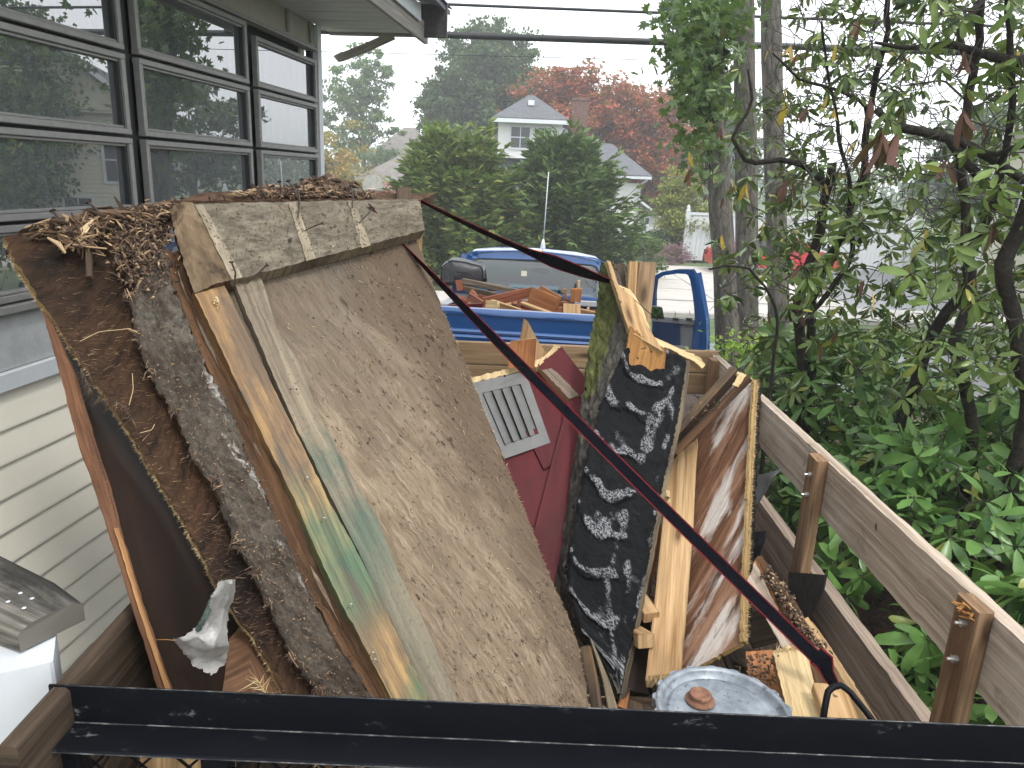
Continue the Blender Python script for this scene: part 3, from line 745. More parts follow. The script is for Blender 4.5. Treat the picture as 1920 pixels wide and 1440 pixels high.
for i, y in enumerate((1.60, 2.58, 3.36, 4.12)):
    beam('stake_post', (XR - .062, y, 1.45), (XR - .062, y + .0, ZT + (.005 if i else .01)), .042, .088, M['post_wood'], (1, 0, 0), tr, 6, broken=(0, .004), ch=.004)
    for zz in (ZT - .06, ZT - .14):
        if i in (0, 1):
            p = Vector((XR - .084, y - .01, zz if i else zz + .02 * (zz > 1.95)))
            tube('bolt', [p + Vector((.004, 0, 0)), p - Vector((.012, 0, 0)), p - Vector((.0125, 0, 0)), p - Vector((.024, 0, 0))], [.010, .010, .0045, .0045], M['zinc'], tr, 6, False)
# torn yellow wood at the top of the nearest stake post
mb = MB()
for i in range(16):
    a = Vector((XR - .084 + rnd.uniform(0, .01), 1.60 + rnd.uniform(-.04, .02), 2.052 - rnd.uniform(0, .02)))
    d = Vector((-.6, rnd.uniform(-.6, .6), rnd.uniform(-.3, .5))).normalized() * rnd.uniform(.015, .035)
    q = beam_data(a, a + d, rnd.uniform(.004, .010), .003, (0, 1, 0), 1, 0, (0, .01)); mb.add(q[0], q[1], 0, q[2])
mb.build('torn_splinters', M['pine_torn'], tr, kind='stuff')
# left stake posts, floor, frame, front boards
for y in (3.2, 4.1):
    beam('stake_post', (XL + .021, y, 1.45), (XL + .021, y, ZT - .01), .04, .088, M['post_wood'], (1, 0, 0), tr, 1)
for i in range(14):
    x = XL + .02 + i * .1405
    box('floor_board', (x, YB + .15, 1.405), (x + .136, YF, 1.44), M['old_dark_wood'], tr)
for zz0, zz1 in ((1.80, 1.925), (1.932, 2.062)):
    beam('front_board', (XL - .03, YF + .02, (zz0 + zz1) / 2), (XR, YF + .02, (zz0 + zz1) / 2 + .005), .038, zz1 - zz0, M['front_board'], (0, 1, 0), tr, 6, ch=.004)
for zz0, zz1 in ((1.44, 1.60),):
    beam('front_board', (XL, YF + .02, (zz0 + zz1) / 2), (XR, YF + .02, (zz0 + zz1) / 2), .038, zz1 - zz0, M['front_board'], (0, 1, 0), tr, 2)
for x in (XL + .02, XR - .06):
    beam('frame_rail', (x, YB + .1, 1.36), (x, YF + .1, 1.36), .06, .09, M['black_paint'], (1, 0, 0), tr, 1)
beam('tongue', (-.5, 4.2, 1.36), (.2, 5.15, 1.25), .06, .08, M['black_paint'], (1, 0, 0), tr, 1)
beam('tongue', (.9, 4.2, 1.36), (.2, 5.15, 1.25), .06, .08, M['black_paint'], (1, 0, 0), tr, 1)
for x in (XL + .12, XR - .12):
    Mx = Matrix.Translation((x, 2.7, 1.20)) @ Matrix.Scale(.72, 4) @ Matrix.Rotation(RAD(90), 4, 'Y')
    wo = lathe('wheel', [(.10, -.07), (.19, -.07), (.27, -.09), (.28, -.05), (.28, .05), (.27, .09), (.19, .07), (.10, .07), (.0, .05)], M['tyre'], tr, 28, Mx)
beam('axle', (XL + .1, 2.7, 1.20), (XR - .1, 2.7, 1.20), .05, .05, M['steel_dark'], (0, 1, 0), tr, 1)
# gusset plate under the second post
loft('gusset_plate', [[PX(1478, 1072, 1.10), PX(1478, 1150, 1.10), PX(1500, 1180, 1.10)], [PX(1548, 1078, 1.10), PX(1542, 1112, 1.10), PX(1512, 1165, 1.10)]], [M['steel_dark']] * 2, .006, tr, 4, 6)
# tailgate: angle iron top rail
GX0, GX1 = -.84, 1.35; GY = 1.187
pr_ = [(0, .002), (.004, 0), (.0045, -.072), (.002, -.078), (-.002, -.0785), (-.002, -.0785), (-.078, -.080), (-.082, -.084), (-.079, -.087), (-.0, -.086), (-.002, -.004)]
pr_ = [(0, 0), (-.006, 0), (-.006, -.0795), (-.075, -.0795), (-.078, -.0835), (-.075, -.0865), (0, -.0865)]
V = []; F = []; nx = 60
for k in range(nx + 1):
    x = GX0 + (GX1 - GX0) * k / nx
    for j, (yy, zz) in enumerate(pr_):
        e = -.028 if False else 0
        V.append((x + (0 if k else (.0 if yy > -.05 else -.012)), GY + yy + .0006 * fbm(x * 9, j), ZT + .002 + zz + .0008 * fbm(x * 7, j + 5) - .004 * (x - GX0) / 2))
n = len(pr_)
for k in range(nx):
    for j in range(n): a = k * n + j; b = k * n + (j + 1) % n; F.append([a, b, b + n, a + n])
for b in (0, nx * n):
    F.append([b + 0, b + 1, b + 2, b + 6]); F.append([b + 2, b + 3, b + 5, b + 6])
gate = bpy.data.objects.new('tailgate', None); COL.objects.link(gate); gate.parent = tr; gate.location = Vector((.2, GY, 1.5)) - wloc(tr)
np_mesh('top_rail', V, F, gate, [M['black_paint']])
tube('worn_highlight_edge', [(GX0 + (GX1 - GX0) * k / 50, GY - .0065, ZT - .0765 - .004 * (k / 50) * (GX1 - GX0) / 2 + .0012 * fbm(k * .7, 3)) for k in range(51)], [.0016 + .0009 * fbm(k * 1.3, 8) for k in range(51)], M['worn_highlight_edge'], gate, 6)  # thin strips along the rail edges: scuff wear and a painted edge highlight
tube('worn_highlight_edge', [(GX0 + (GX1 - GX0) * k / 50, GY - .003, ZT + .0022 - .004 * (k / 50) * (GX1 - GX0) / 2) for k in range(51)], [.0012 + .0007 * fbm(k * 1.1, 2) for k in range(51)], M['worn_highlight_edge'], gate, 6)
tube('worn_highlight_edge', [(GX0 + (GX1 - GX0) * k / 50 - .012, GY - .078, ZT - .0815 - .004 * (k / 50) * (GX1 - GX0) / 2) for k in range(51)], [.0013 + .0007 * fbm(k * .9, 5) for k in range(51)], M['worn_highlight_edge'], gate, 6)
for x in (GX0 + .01, -.55, .25, 1.15):
    beam('upright', (x + .03, GY - .035, 1.35), (x + .03, GY - .035, ZT - .09), .05 if x > -.8 else .06, .04, M['black_paint'], (1, 0, 0), gate, 1)
beam('bottom_rail', (GX0, GY - .035, 1.36), (GX1 - .1, GY - .035, 1.36), .05, .05, M['black_paint'], (0, 1, 0), gate, 1)
mb = MB()
sx_, sz_ = .088, .046
for k in range(-14, 30):
    for sg in (1, -1):
        x0 = GX0 + k * sx_; pts = []
        for (q0, q1) in ((0, 1),):
            h = .60; dx = sg * h * sx_ / sz_ / 2
            a = Vector((x0, GY - .035, 1.37)); b = Vector((x0 + dx, GY - .035, 1.955))
            # clip to the gate
            def cl(p, q):
                t0, t1 = 0.0, 1.0
                for lim, s_ in ((GX0 + .02, 1), (GX1 - .12, -1)):
                    f0 = s_ * (p.x - lim); f1 = s_ * (q.x - lim)
                    if f0 < 0 and f1 < 0: return None
                    if f0 < 0: t0 = max(t0, f0 / (f0 - f1))
                    elif f1 < 0: t1 = min(t1, f0 / (f0 - f1))
                return (p.lerp(q, t0), p.lerp(q, t1)) if t1 > t0 else None
            c = cl(a, b)
            if c:
                d = beam_data(c[0], c[1], .004, .004, (0, 1, 0), 1, 0); mb.add(d[0], d[1], 0, d[2])
mb.build('expanded_mesh', M['black_paint'], gate, kind='stuff')
# handle of bent rod leaning inside the gate
hd = [P(1538, 1392, 1.27), P(1546, 1330, 1.30), P(1552, 1298, 1.32), P(1562, 1287, 1.33), P(1577, 1285, 1.33), P(1592, 1295, 1.32), P(1625, 1336, 1.29), P(1662, 1385, 1.25)]
hp = resample(hd, 24)
tag(tube('bent_steel_handle', hp, .0068, M['black_paint'], None, 8), 'glossy black bent steel rod handle poking up behind the tailgate', 'handle')
# ------------------------------------------------------------ debris load
def splinters(name, path, n, out, ln, w, mat, parent, spread=.4, seed=1, along=True):
    r = random.Random(seed); pts = resample(path, 200); mb = MB()
    for i in range(n):
        k = r.random() * 198; a = pts[int(k)].lerp(pts[int(k) + 1], k % 1)
        o = out((int(k)) / 199) if callable(out) else Vector(out)
        d = (o + Vector((r.gauss(0, spread), r.gauss(0, spread), r.gauss(0, spread)))).normalized() * r.uniform(.3, 1) ** 1.6 * ln
        s = d.cross(Vector((r.random(), r.random(), r.random()))).normalized() * w * r.uniform(.4, 1)
        q = s.cross(d).normalized() * w * .5
        mb.add([a + s, a - s, a + q, a + d + s * .12, a + d - s * .12, a + d + q * .2], [[0, 1, 4, 3], [1, 2, 5, 4], [2, 0, 3, 5]])
    return mb.build(name, mat, parent, kind='stuff')
def chips(name, pos, n, ln, w, mat, parent, seed=1, flat=.35, bias=None, th=.002):
    r = random.Random(seed); mb = MB()
    for i in range(n):
        p = pos(r); d = Vector((r.gauss(0, 1), r.gauss(0, 1), r.gauss(0, flat)))
        if bias: d += Vector(bias) * (1 if r.random() < .5 else -1) * 1.5
        d = d.normalized() * ln * r.uniform(.25, 1) ** 1.5
        s = d.cross(Vector((r.gauss(0, .5), r.gauss(0, .5), 1))).normalized() * w * r.uniform(.3, 1)
        u = s.cross(d).normalized(); m = p + u * ln * r.uniform(0, .15)
        a = p - d / 2; b = p + d / 2
        V = [a + s * .3, a - s * .3, m + s, m - s, b + s * .15, b - s * .15]; V += [v + u * th for v in V]
        mb.add(V, [[0, 1, 3, 2], [2, 3, 5, 4], [7, 6, 8, 9], [9, 8, 10, 11], [0, 2, 8, 6], [2, 4, 10, 8], [3, 1, 7, 9], [5, 3, 9, 11]])
    return mb.build(name, mat, parent, kind='stuff')
def nail(a, b, parent, r=.0022, name='nail', bend=.1):
    a = Vector(a); b = Vector(b); d = b - a; m = a + d * .5 + Vector((bend * d.length * .4, 0, bend * d.length * .3))
    V, F = tube_data([a, m, b - d * .06, b - d * .05, b], [r * .7, r, r, r * 2.6, r * 2.4], 6)
    return np_mesh(name, [tuple(v) for v in V], F, parent, [M['rust_nail']])

# ---- the tall torn-out roof section
mA, mB_, mC = P(490, 510, 2.35), P(770, 430, 2.85), PZ(1100, 1298, 1.6)
mN = (mB_ - mA).cross(mC - mA).normalized()
if mN.dot(CAM - mA) < 0: mN = -mN
def m(px, py, off=0): return PP(px, py, mA + mN * off, mN)
sec = thing('roof_section', (-.1, 1.6, 1.45), 'tall torn-out section of stained plywood, studs and grey header board leaning across the trailer', 'wall section')
faceL = [(484, 470), (488, 512), (519, 618), (560, 677), (597, 777), (650, 877), (708, 973), (754, 1090), (808, 1190), (837, 1265), (862, 1323), (890, 1400), (905, 1450)]
faceR = [(772, 420), (778, 445), (804, 515), (844, 615), (871, 677), (896, 740), (946, 865), (971, 927), (1033, 1086), (1062, 1150), (1083, 1211), (1100, 1298), (1112, 1360)]
dsp = lambda u, v, U, V_: .0035 * fbm(U * 7, V_ * 3) + .0015 * fbm(U * 40, V_ * 9)
ply, _, G = loft('plywood_sheet', [[m(x - (190 if y > 480 else 120), y) for x, y in faceL], [m(x, y) for x, y in faceR]], [M['ply_face'], M['ply_edge']], .014, sec, 40, 90, dsp, jag=.006)
edge = [m(x, y, -.006) for x, y in faceR]
splinters('edge_splinters', edge, 420, (.8, .1, .1), .012, .0011, M['splinter_edge'], ply, .5, 5)
studs = [
    ('stud', [(436, 521), (463, 590), (503, 680), (550, 790), (600, 890), (640, 970), (683, 1057), (725, 1150), (758, 1219), (800, 1302), (838, 1390), (852, 1440)], faceL[1:], .030, 'stud_edge_green', 6),
    ('stud', [(363, 545), (393, 610), (431, 690), (455, 740), (479, 790), (554, 940), (604, 1057), (640, 1130), (687, 1219), (729, 1302), (775, 1400), (790, 1440)],
             [(416, 524), (447, 590), (481, 660), (519, 740), (544, 790), (617, 940), (683, 1057), (720, 1140), (758, 1219), (800, 1302), (838, 1390), (852, 1440)], .040, 'stud_green', 8),
    ('rotten_strip', [(302, 470), (320, 530), (361, 629), (394, 701), (428, 773), (487, 907), (554, 1057), (633, 1211), (692, 1302), (735, 1400), (750, 1440)],
             [(340, 470), (363, 545), (393, 610), (431, 690), (455, 740), (479, 790), (554, 940), (604, 1057), (640, 1130), (687, 1219), (729, 1302), (775, 1400), (790, 1440)], .012, 'brown_strip', 5),
]
for nm, l, r_, off, mt, nu in studs:
    big = nm == 'rotten_strip'
    d2 = (lambda u, v, U, V_: .012 * fbm(U * 30, V_ * 5, 3) - .010 * (abs(u - .55) < .12)) if big else (lambda u, v, U, V_: .002 * fbm(U * 15, V_ * 4, 7))
    rr = [m(x, y, off) for x, y in r_]
    so_, _, _ = loft(nm, [[m(x, y, off) for x, y in l], rr], [M[mt], M[mt]], .036, sec, nu, 80, d2, jag=.006 if big else .003)
    if big:
        splinters('loose_splinters', [m(x + 8, y, off + .01) for x, y in l], 160, (-.3, -.5, .4), .03, .0014, M['splinter_dark'], so_, .6, 9)
# grit-covered stud
gl = [(268, 480), (242, 557), (253, 629), (282, 701), (325, 773), (361, 856), (400, 907), (442, 1023), (475, 1073), (500, 1132), (546, 1227), (596, 1298), (640, 1400), (655, 1440)]
gr = [(306, 470), (322, 530), (361, 629), (392, 701), (435, 773), (460, 850), (489, 907), (540, 1023), (556, 1057), (590, 1132), (635, 1211), (694, 1302), (737, 1400), (752, 1440)]
gd = lambda u, v, U, V_: .010 * fbm(U * 28, V_ * 22, 5, 6) + .007 * fbm(U * 80, V_ * 80, 5, 3) - .015 * max(0, .12 - u) * 8
grit, _, _ = loft('gritty_stud', [[m(x, y, .0) for x, y in gl], [m(x, y, .022) for x, y in gr]], [M['grit'], M['brown_strip']], .04, sec, 26, 190, gd, jag=.010)
r = random.Random(4)
chips('torn_fibres', lambda r: m(*[a + r.uniform(-8, 10) for a in gl[r.randrange(1, 12)]], .012), 150, .05, .0022, M['splinter_dark'], grit, 3, 1.0)
# dark sheathing to the left
dl = [(8, 448), (28, 500), (68, 560), (100, 600), (130, 650), (160, 690), (215, 770), (262, 845), (300, 910), (332, 962), (372, 1035), (402, 1092), (440, 1150), (472, 1192), (505, 1250), (532, 1302), (580, 1400), (600, 1440)]
dr = [(330, 395), (300, 480), (290, 557), (290, 629), (320, 701), (360, 773), (400, 856), (440, 907), (480, 1023), (520, 1073), (540, 1132), (590, 1227), (630, 1298), (690, 1400), (700, 1440)]
dd = lambda u, v, U, V_: .012 * fbm(U * 5, V_ * 4, 11) + .004 * fbm(U * 14, V_ * 50, 1) + .025 * (1 - u) ** 2 * (v < .5) * (.5 - v)
dk, dn_, DG = loft('dark_sheathing', [[m(x, y, -.055) for x, y in dl], [m(x, y, -.055) for x, y in dr]], [M['dark_ply'], M['ply_edge']], .018, sec, 26, 120, dd, jag=.008, jagv=.01)
le = [m(x, y, -.062) for x, y in dl]
splinters('edge_splinters', le, 1500, lambda k: Vector((-.7, -.3, -.2)), .015, .0013, M['splinter_edge'], dk, .55, 12)
splinters('edge_fibres', [p + mN * .01 for p in le], 500, lambda k: Vector((-.2, -.7, .3)), .012, .0012, M['splinter'], dk, .6, 13)
splinters('hanging_fibres', [m(150, 690, -.03), m(175, 740, -.02), m(235, 760, -.03), m(250, 790, -.03)], 260, (0, -.2, -1), .055, .0010, M['splinter_dark'], dk, .8, 15)
# header board on top
ht = [(322, 385), (366, 381), (540, 377), (680, 374), (785, 373)]; hbm = [(365, 547), (440, 522), (600, 487), (720, 456), (797, 432)]
hd_ = lambda u, v, U, V_: .006 * fbm(U * 25, V_ * 25, 2, 5)
hl, _, _ = loft('header_board', [[m(362, 382, .058), m(400, 450, .058), m(433, 526, .058)], [m(785, 373, .058), m(792, 405, .058), m(797, 431, .058)]], [M['header'], M['stud_grey']], .05, sec, 70, 22, hd_, jag=.004, jagv=.004)
he, _, _ = loft('header_end', [[m(318, 392, .03), m(330, 450, .04), m(364, 549, .045)], [m(330, 380, .05), m(370, 440, .055), m(402, 533, .056)], [m(364, 381, .057), m(402, 450, .057), m(435, 525, .057)]], [M['header_brown'], M['brown_strip']], .05, sec, 9, 24, lambda u, v, U, V_: .006 * fbm(U * 22, V_ * 22, 4, 5), jag=.006, jagv=.005)
for (a, b, c, d) in (((366, 384), (382, 384), (455, 520), (434, 524)), ((541, 380), (555, 379), (592, 484), (574, 489)), ((652, 377), (664, 377), (695, 460), (678, 465))):
    loft('pale_joist_mark', [[m(*a, .0615), m(*d, .0615)], [m(*b, .0615), m(*c, .0615)]], [M['header_clean']] * 2, .004, sec, 3, 12, lambda u, v, U, V_: .0015 * fbm(U * 40, V_ * 20, 8), jag=.003)
splinters('underside_fibres', [m(480, 512, .05), m(600, 487, .05), m(797, 432, .05)], 140, (.1, -.1, -1), .014, .001, M['splinter_dark'], hl, .5, 18)
# broken trim stub at the right end, reaching down behind
beam('stub_block', m(757, 358, .02), m(757, 392, .02), .055, .04, M['old_dark_wood'], (1, 0, 0), sec, 3, broken=(.008, 0))
beam('end_stud', P(786, 420, 3.02), P(782, 520, 2.99), .028, .03, M['pine'], (1, 0, 0), sec, 3)
beam('end_stud', P(797, 516, 2.98), P(808, 600, 2.9), .02, .03, M['pine'], (1, 0, 0), sec, 3)
# rotted top of the sheathing, straw-coloured splinters
topA, topB = m(14, 452, -.05), m(320, 398, -.05)
bk = Vector((.35, .93, .1)).normalized()
t0 = [m(x, y, -.03) for x, y in ((8, 446), (60, 428), (140, 416), (230, 408), (320, 396))]
rot_, _, _ = loft('rotten_top_rail', [[p + Vector((0, 0, -.035)) for p in t0], [p + bk * .03 + Vector((0, 0, .008)) for p in t0], [p + bk * .12 for p in t0]], [M['rot']] * 2, .03, sec, 7, 50, lambda u, v, U, V_: .020 * fbm(U * 30, V_ * 22, 6, 5), jag=.01)
def pheap(r):
    k = r.random(); x = 470 + 170 * k; h = (12 + 24 * math.exp(-((k - .72) / .28) ** 2)) * r.random()
    return m(x, 372 - h, .02) + bk * r.uniform(0, .10)
def ptop(r):
    k = r.random(); a = t0[0].lerp(t0[-1], .18 + .8 * k); return a + bk * r.uniform(-.02, .1) + Vector((0, 0, r.uniform(-.025, .022)))
chips('matted_rot', ptop, 2600, .03, .005, M['splinter_dark'], sec, 124, .5, th=.003)
chips('splinter_heap', ptop, 520, .075, .0045, M['splinter'], sec, 21, .25, bias=(.95, .25, .1))
chips('long_splinters', ptop, 120, .16, .010, M['splinter'], sec, 121, .3, bias=(.95, .35, .1), th=.004)
chips('torn_shards', lambda r: m(r.gauss(150, 22), r.gauss(440, 12), .0) , 40, .12, .012, M['splinter'], sec, 122, .9, th=.004)
chips('rot_shards', lambda r: pheap(r), 120, .09, .016, M['splinter_dark'], sec, 123, .6, th=.006)
chips('splinter_tufts', lambda r: m(r.gauss(165, 28), r.gauss(440, 16), -.01 + r.uniform(0, .02)), 150, .075, .004, M['splinter'], sec, 22, .7)
chips('splinter_tufts', lambda r: m(r.gauss(230, 18), r.gauss(455, 14), -.01 + r.uniform(0, .02)), 70, .05, .005, M['splinter'], sec, 23, .7)
chips('dark_rot_clumps', lambda r: m(r.gauss(268, 26), r.gauss(468, 34), .0 + r.uniform(0, .03)), 650, .035, .006, M['splinter_dark'], sec, 24, 1.0, th=.003)
# stub of cleat nailed in the dark corner
beam('cleat', m(166, 450, -.015), m(168, 522, -.015), .014, .02, M['old_dark_wood'], (1, 0, 0), sec, 2)
for pp in ([(150, 640), (185, 622), (245, 616)], [(248, 700), (250, 730), (242, 760)], [(262, 812), (285, 806), (290, 795)]):
    tube('loose_thread', resample([m(x, y, .02) for x, y in pp], 8), .0008, M['splinter_edge'], sec, 4)
# dark heap of rot on the header, right half
chips('rot_heap', pheap, 1500, .045, .006, M['splinter_dark'], sec, 25, .6, th=.003)
chips('rot_heap_chips', lambda r: m(r.uniform(430, 640), 371 - r.uniform(0, 10), .03) + bk * r.uniform(0, .05), 160, .05, .004, M['splinter'], sec, 26, .2, bias=(1, .3, 0))
chips('rot_heap_fragments', lambda r: m(r.uniform(640, 690), 372 - r.uniform(0, 10), .03) + bk * r.uniform(0, .05), 90, .03, .006, M['splinter_dark'], sec, 27, .5, th=.003)
# base block under the heap so it is not hollow
tb0 = [m(x, 376, .02) for x in (330, 480, 640, 785)]
loft('header_top', [[p + Vector((0, 0, -.0)) for p in tb0], [p + bk * .14 + Vector((0, 0, .012)) for p in tb0]], [M['rot']] * 2, .04, sec, 8, 40, lambda u, v, U, V_: .010 * fbm(U * 30, V_ * 30, 8, 5))
# nails
for (a, b, o) in (((115, 418), (98, 394), .0), ((190, 404), (164, 378), .0), ((311, 396), (305, 384), .02), ((326, 390), (322, 378), .03), ((345, 386), (341, 371), .04), ((393, 377), (392, 369), .05), ((422, 375), (418, 366), .05),
                  ((520, 372), (511, 348), .03), ((528, 366), (524, 340), .03), ((558, 372), (540, 338), .04), ((571, 360), (565, 336), .04), ((559, 408), (558, 348), .075), ((500, 370), (484, 352), .03), ((661, 390), (658, 347), .075)):
    nail(m(*a, o), m(*b, o + .01), sec, .0030 if o else .0038)
for (a, b) in (((440, 536), (434, 490)), ((461, 533), (502, 495)), ((572, 432), (606, 418)), ((673, 418), (700, 389)), ((544, 447), (543, 452))):
    p = m(*a, .06 if a[1] > 500 else .064); d = m(*b, .115) if a[1] > 500 else m(*b, .10)
    nail(p, d, sec, .0028, bend=.25)
# staples and torn fixings on the yellow stud
for (x, y, s) in ((602, 978, .006), (570, 902, .005), (652, 1140, .006), (693, 1230, .007), (697, 1243, .006)):
    c = m(x, y, .045); tube('bent_staple', [c, c + Vector((.003, -.004, .010)), c + Vector((.010, -.002, .014)), c + Vector((.014, 0, .004))], .0011, M['zinc'], sec, 5)
chips('fixing_scraps', lambda r: m(405 + r.gauss(0, 4), 562 + r.gauss(0, 5), .05), 14, .02, .003, M['splinter_edge'], sec, 31, .8)
for (x, y) in ((434, 742 - 10), (447, 740), (545, 730), (588, 596), (672, 624), (712, 677), (690, 830), (742, 702), (556, 730), (770, 860)):
    c = m(x, y, .002 if x > 560 else .043)
    lathe('knot_hole', [(.0, .0022), (.0025, .002), (.0032, 0)], M['rust_nail'], sec, 7, Matrix.Translation(c) @ mN.to_track_quat('Z', 'Y').to_matrix().to_4x4())

def onface(L_, R_, off, r, b=0.0):
    k = r.random(); j = k * (len(L_) - 1); i = int(j); f = j - i
    a = (L_[i][0] * (1 - f) + L_[i + 1][0] * f, L_[i][1] * (1 - f) + L_[i + 1][1] * f); c_ = (R_[i][0] * (1 - f) + R_[i + 1][0] * f, R_[i][1] * (1 - f) + R_[i + 1][1] * f)
    u = r.random() ** (1 - b); return m(a[0] * (1 - u) + c_[0] * u, a[1] * (1 - u) + c_[1] * u, off)
def fibres(name, L_, R_, off, n, ln, w, mat, parent, seed, ang, spread=.35, b=0.0, lift=.25):
    r = random.Random(seed); mb = MB(); dn = (m(700, 1000) - m(640, 850)).normalized(); sd3 = mN.cross(dn).normalized()
    for i in range(n):
        p = onface(L_, R_, off, r, b); a = ang + r.gauss(0, spread); d = (dn * math.cos(a) + sd3 * math.sin(a) + mN * abs(r.gauss(0, lift))).normalized() * ln * r.uniform(.2, 1) ** 1.5
        s = d.cross(mN).normalized() * w * r.uniform(.4, 1); q = mN * w
        mb.add([p + s, p - s, p + q, p + d + s * .1, p + d - s * .1, p + d + q * .3], [[0, 1, 4, 3], [1, 2, 5, 4], [2, 0, 3, 5]])
    return mb.build(name, M[mat], parent, kind='stuff')
fL, fR = faceL, faceR[:len(faceL)]
fibres('face_fibres', fL, fR, .002, 1100, .028, .0007, 'splinter_edge', ply, 81, .25, .4, lift=.12)
fibres('face_dirt', fL, fR, .002, 1300, .016, .0016, 'splinter_dark', ply, 82, .25, .5, .35, lift=.2)
hL_, hR_ = [(372, 386), (402, 455), (434, 522)], [(784, 376), (790, 405), (796, 429)]
fibres('header_grit', hL_, hR_, .062, 900, .014, .0016, 'splinter_dark', hl, 91, -.3, .5, lift=.3)
fibres('header_flakes', hL_, hR_, .062, 160, .016, .0022, 'splinter', hl, 92, -.3, .8, lift=.3)
fibres('stud_dirt', gl, gr, .018, 2600, .010, .0026, 'splinter_dark', grit, 83, 0, 2, lift=.8)
fibres('stud_fibres', gl, gr, .018, 350, .03, .0009, 'splinter', grit, 84, .1, .5, lift=.4)
fibres('sheathing_fibres', dl[:14], dr[:14], -.045, 1500, .03, .0010, 'splinter_dark', dk, 85, 1.4, .4, lift=.3)
fibres('sheathing_chips', dl[:14], dr[:14], -.045, 90, .03, .0010, 'splinter', dk, 86, 1.3, .6, lift=.4)

# ---- brown plank and dark panel leaning behind its left side
pk = thing('brown_plank', (-1.0, 1.6, 1.5), 'reddish brown plank edge standing upright between the cream siding and the dark sheathing', 'plank')
Yk = lambda y: 1.98 - min(1, (y - 575) / 525) * .60 - max(0, y - 1100) / 300 * .10
kl = [(77, 575), (98, 650), (112, 701), (153, 856), (171, 900), (200, 990), (244, 1125), (291, 1275), (305, 1330), (325, 1400)]
kr = [(98, 608), (118, 660), (137, 701), (182, 856), (198, 900), (220, 990), (260, 1125), (312, 1280), (328, 1330), (348, 1400)]
loft('plank_face', [[P(x, y, Yk(y)) for x, y in kl], [P(x, y, Yk(y)) for x, y in kr]], [M['plank_red'], M['plank_red']], .02, pk, 3, 60, lambda u, v, U, V_: .003 * fbm(U * 20, V_ * 8), jag=.004)
splinters('edge_splinters', [P(x, y, Yk(y) - .004) for x, y in kr[2:]], 200, (.7, -.3, -.2), .010, .001, M['splinter_dark'], pk, .5, 33)
loft('pale_worn_edge', [[P(x - 6, y, Yk(y) - .008) for x, y in kr[5:]], [P(x + 1, y, Yk(y) - .008) for x, y in kr[5:]]], [M['plank_tan']] * 2, .006, pk, 2, 30, None, jag=.002)
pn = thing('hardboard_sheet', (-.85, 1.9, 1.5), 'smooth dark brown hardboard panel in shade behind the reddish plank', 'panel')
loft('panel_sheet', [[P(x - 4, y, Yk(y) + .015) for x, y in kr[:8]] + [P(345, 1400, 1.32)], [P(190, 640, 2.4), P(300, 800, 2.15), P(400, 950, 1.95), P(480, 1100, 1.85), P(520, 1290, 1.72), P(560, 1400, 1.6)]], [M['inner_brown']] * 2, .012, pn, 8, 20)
fb = thing('brown_veneer_board', (-.6, 1.5, 1.5), 'brown veneered board lying low behind the tailgate under the plastic scrap', 'board')
loft('board_face', [[P(352, 1310, 1.50), P(352, 1420, 1.36)], [P(415, 1215, 1.60), P(420, 1420, 1.36)], [P(470, 1150, 1.68), P(470, 1420, 1.36)], [P(545, 1300, 1.56), P(560, 1420, 1.36)]], [M['ply_brown'], M['ply_edge']], .012, fb, 6, 12, lambda u, v, U, V_: .003 * fbm(U * 9, V_ * 9))
splinters('torn_splinters', [P(480, 1270, 1.5), P(505, 1310, 1.47)], 40, (-.3, -.4, .6), .05, .002, M['splinter_edge'], fb, .5, 35)

# plastic scrap
rg = thing('plastic_scrap', (-.58, 1.45, 1.8), 'torn piece of translucent white plastic snagged on the fringed edge of the dark sheathing', 'plastic scrap')
c0 = [(412, 1092), (404, 1130), (375, 1180), (345, 1194), (328, 1202)]
rag_cols = [[(410, 1092), (398, 1120), (385, 1160), (362, 1182), (338, 1196), (326, 1200)],
            [(424, 1088), (412, 1130), (398, 1175), (378, 1200), (365, 1215), (358, 1240)],
            [(436, 1088), (422, 1140), (412, 1185), (400, 1210), (385, 1235), (362, 1250)],
            [(442, 1090), (428, 1150), (426, 1190), (430, 1212), (420, 1240), (400, 1263)]]
ycol = [1.36, 1.365, 1.37, 1.40]
loft('film', [[P(x, y, ycol[i] - .02 * (j / 5) - .015 * math.sin(j * 2.1 + i)) for j, (x, y) in enumerate(c)] for i, c in enumerate(rag_cols)], [M['rag']] * 2, .0006, rg, 9, 44, lambda u, v, U, V_: .010 * fbm(U * 26, V_ * 12, 2, 4), jag=.006, jagv=.006)
tube('twisted_fibre', resample([P(402, 1112, 1.38), P(392, 1140, 1.36), P(380, 1165, 1.345), P(370, 1182, 1.345)], 14), [.004 + .003 * abs(math.sin(i * 1.7)) for i in range(14)], M['rag_green'], rg, 7)
tube('thin_strand', resample([P(330, 1201, 1.35), P(308, 1199, 1.36), P(288, 1200, 1.37)], 6), .0009, M['plank_tan'], rg, 4)

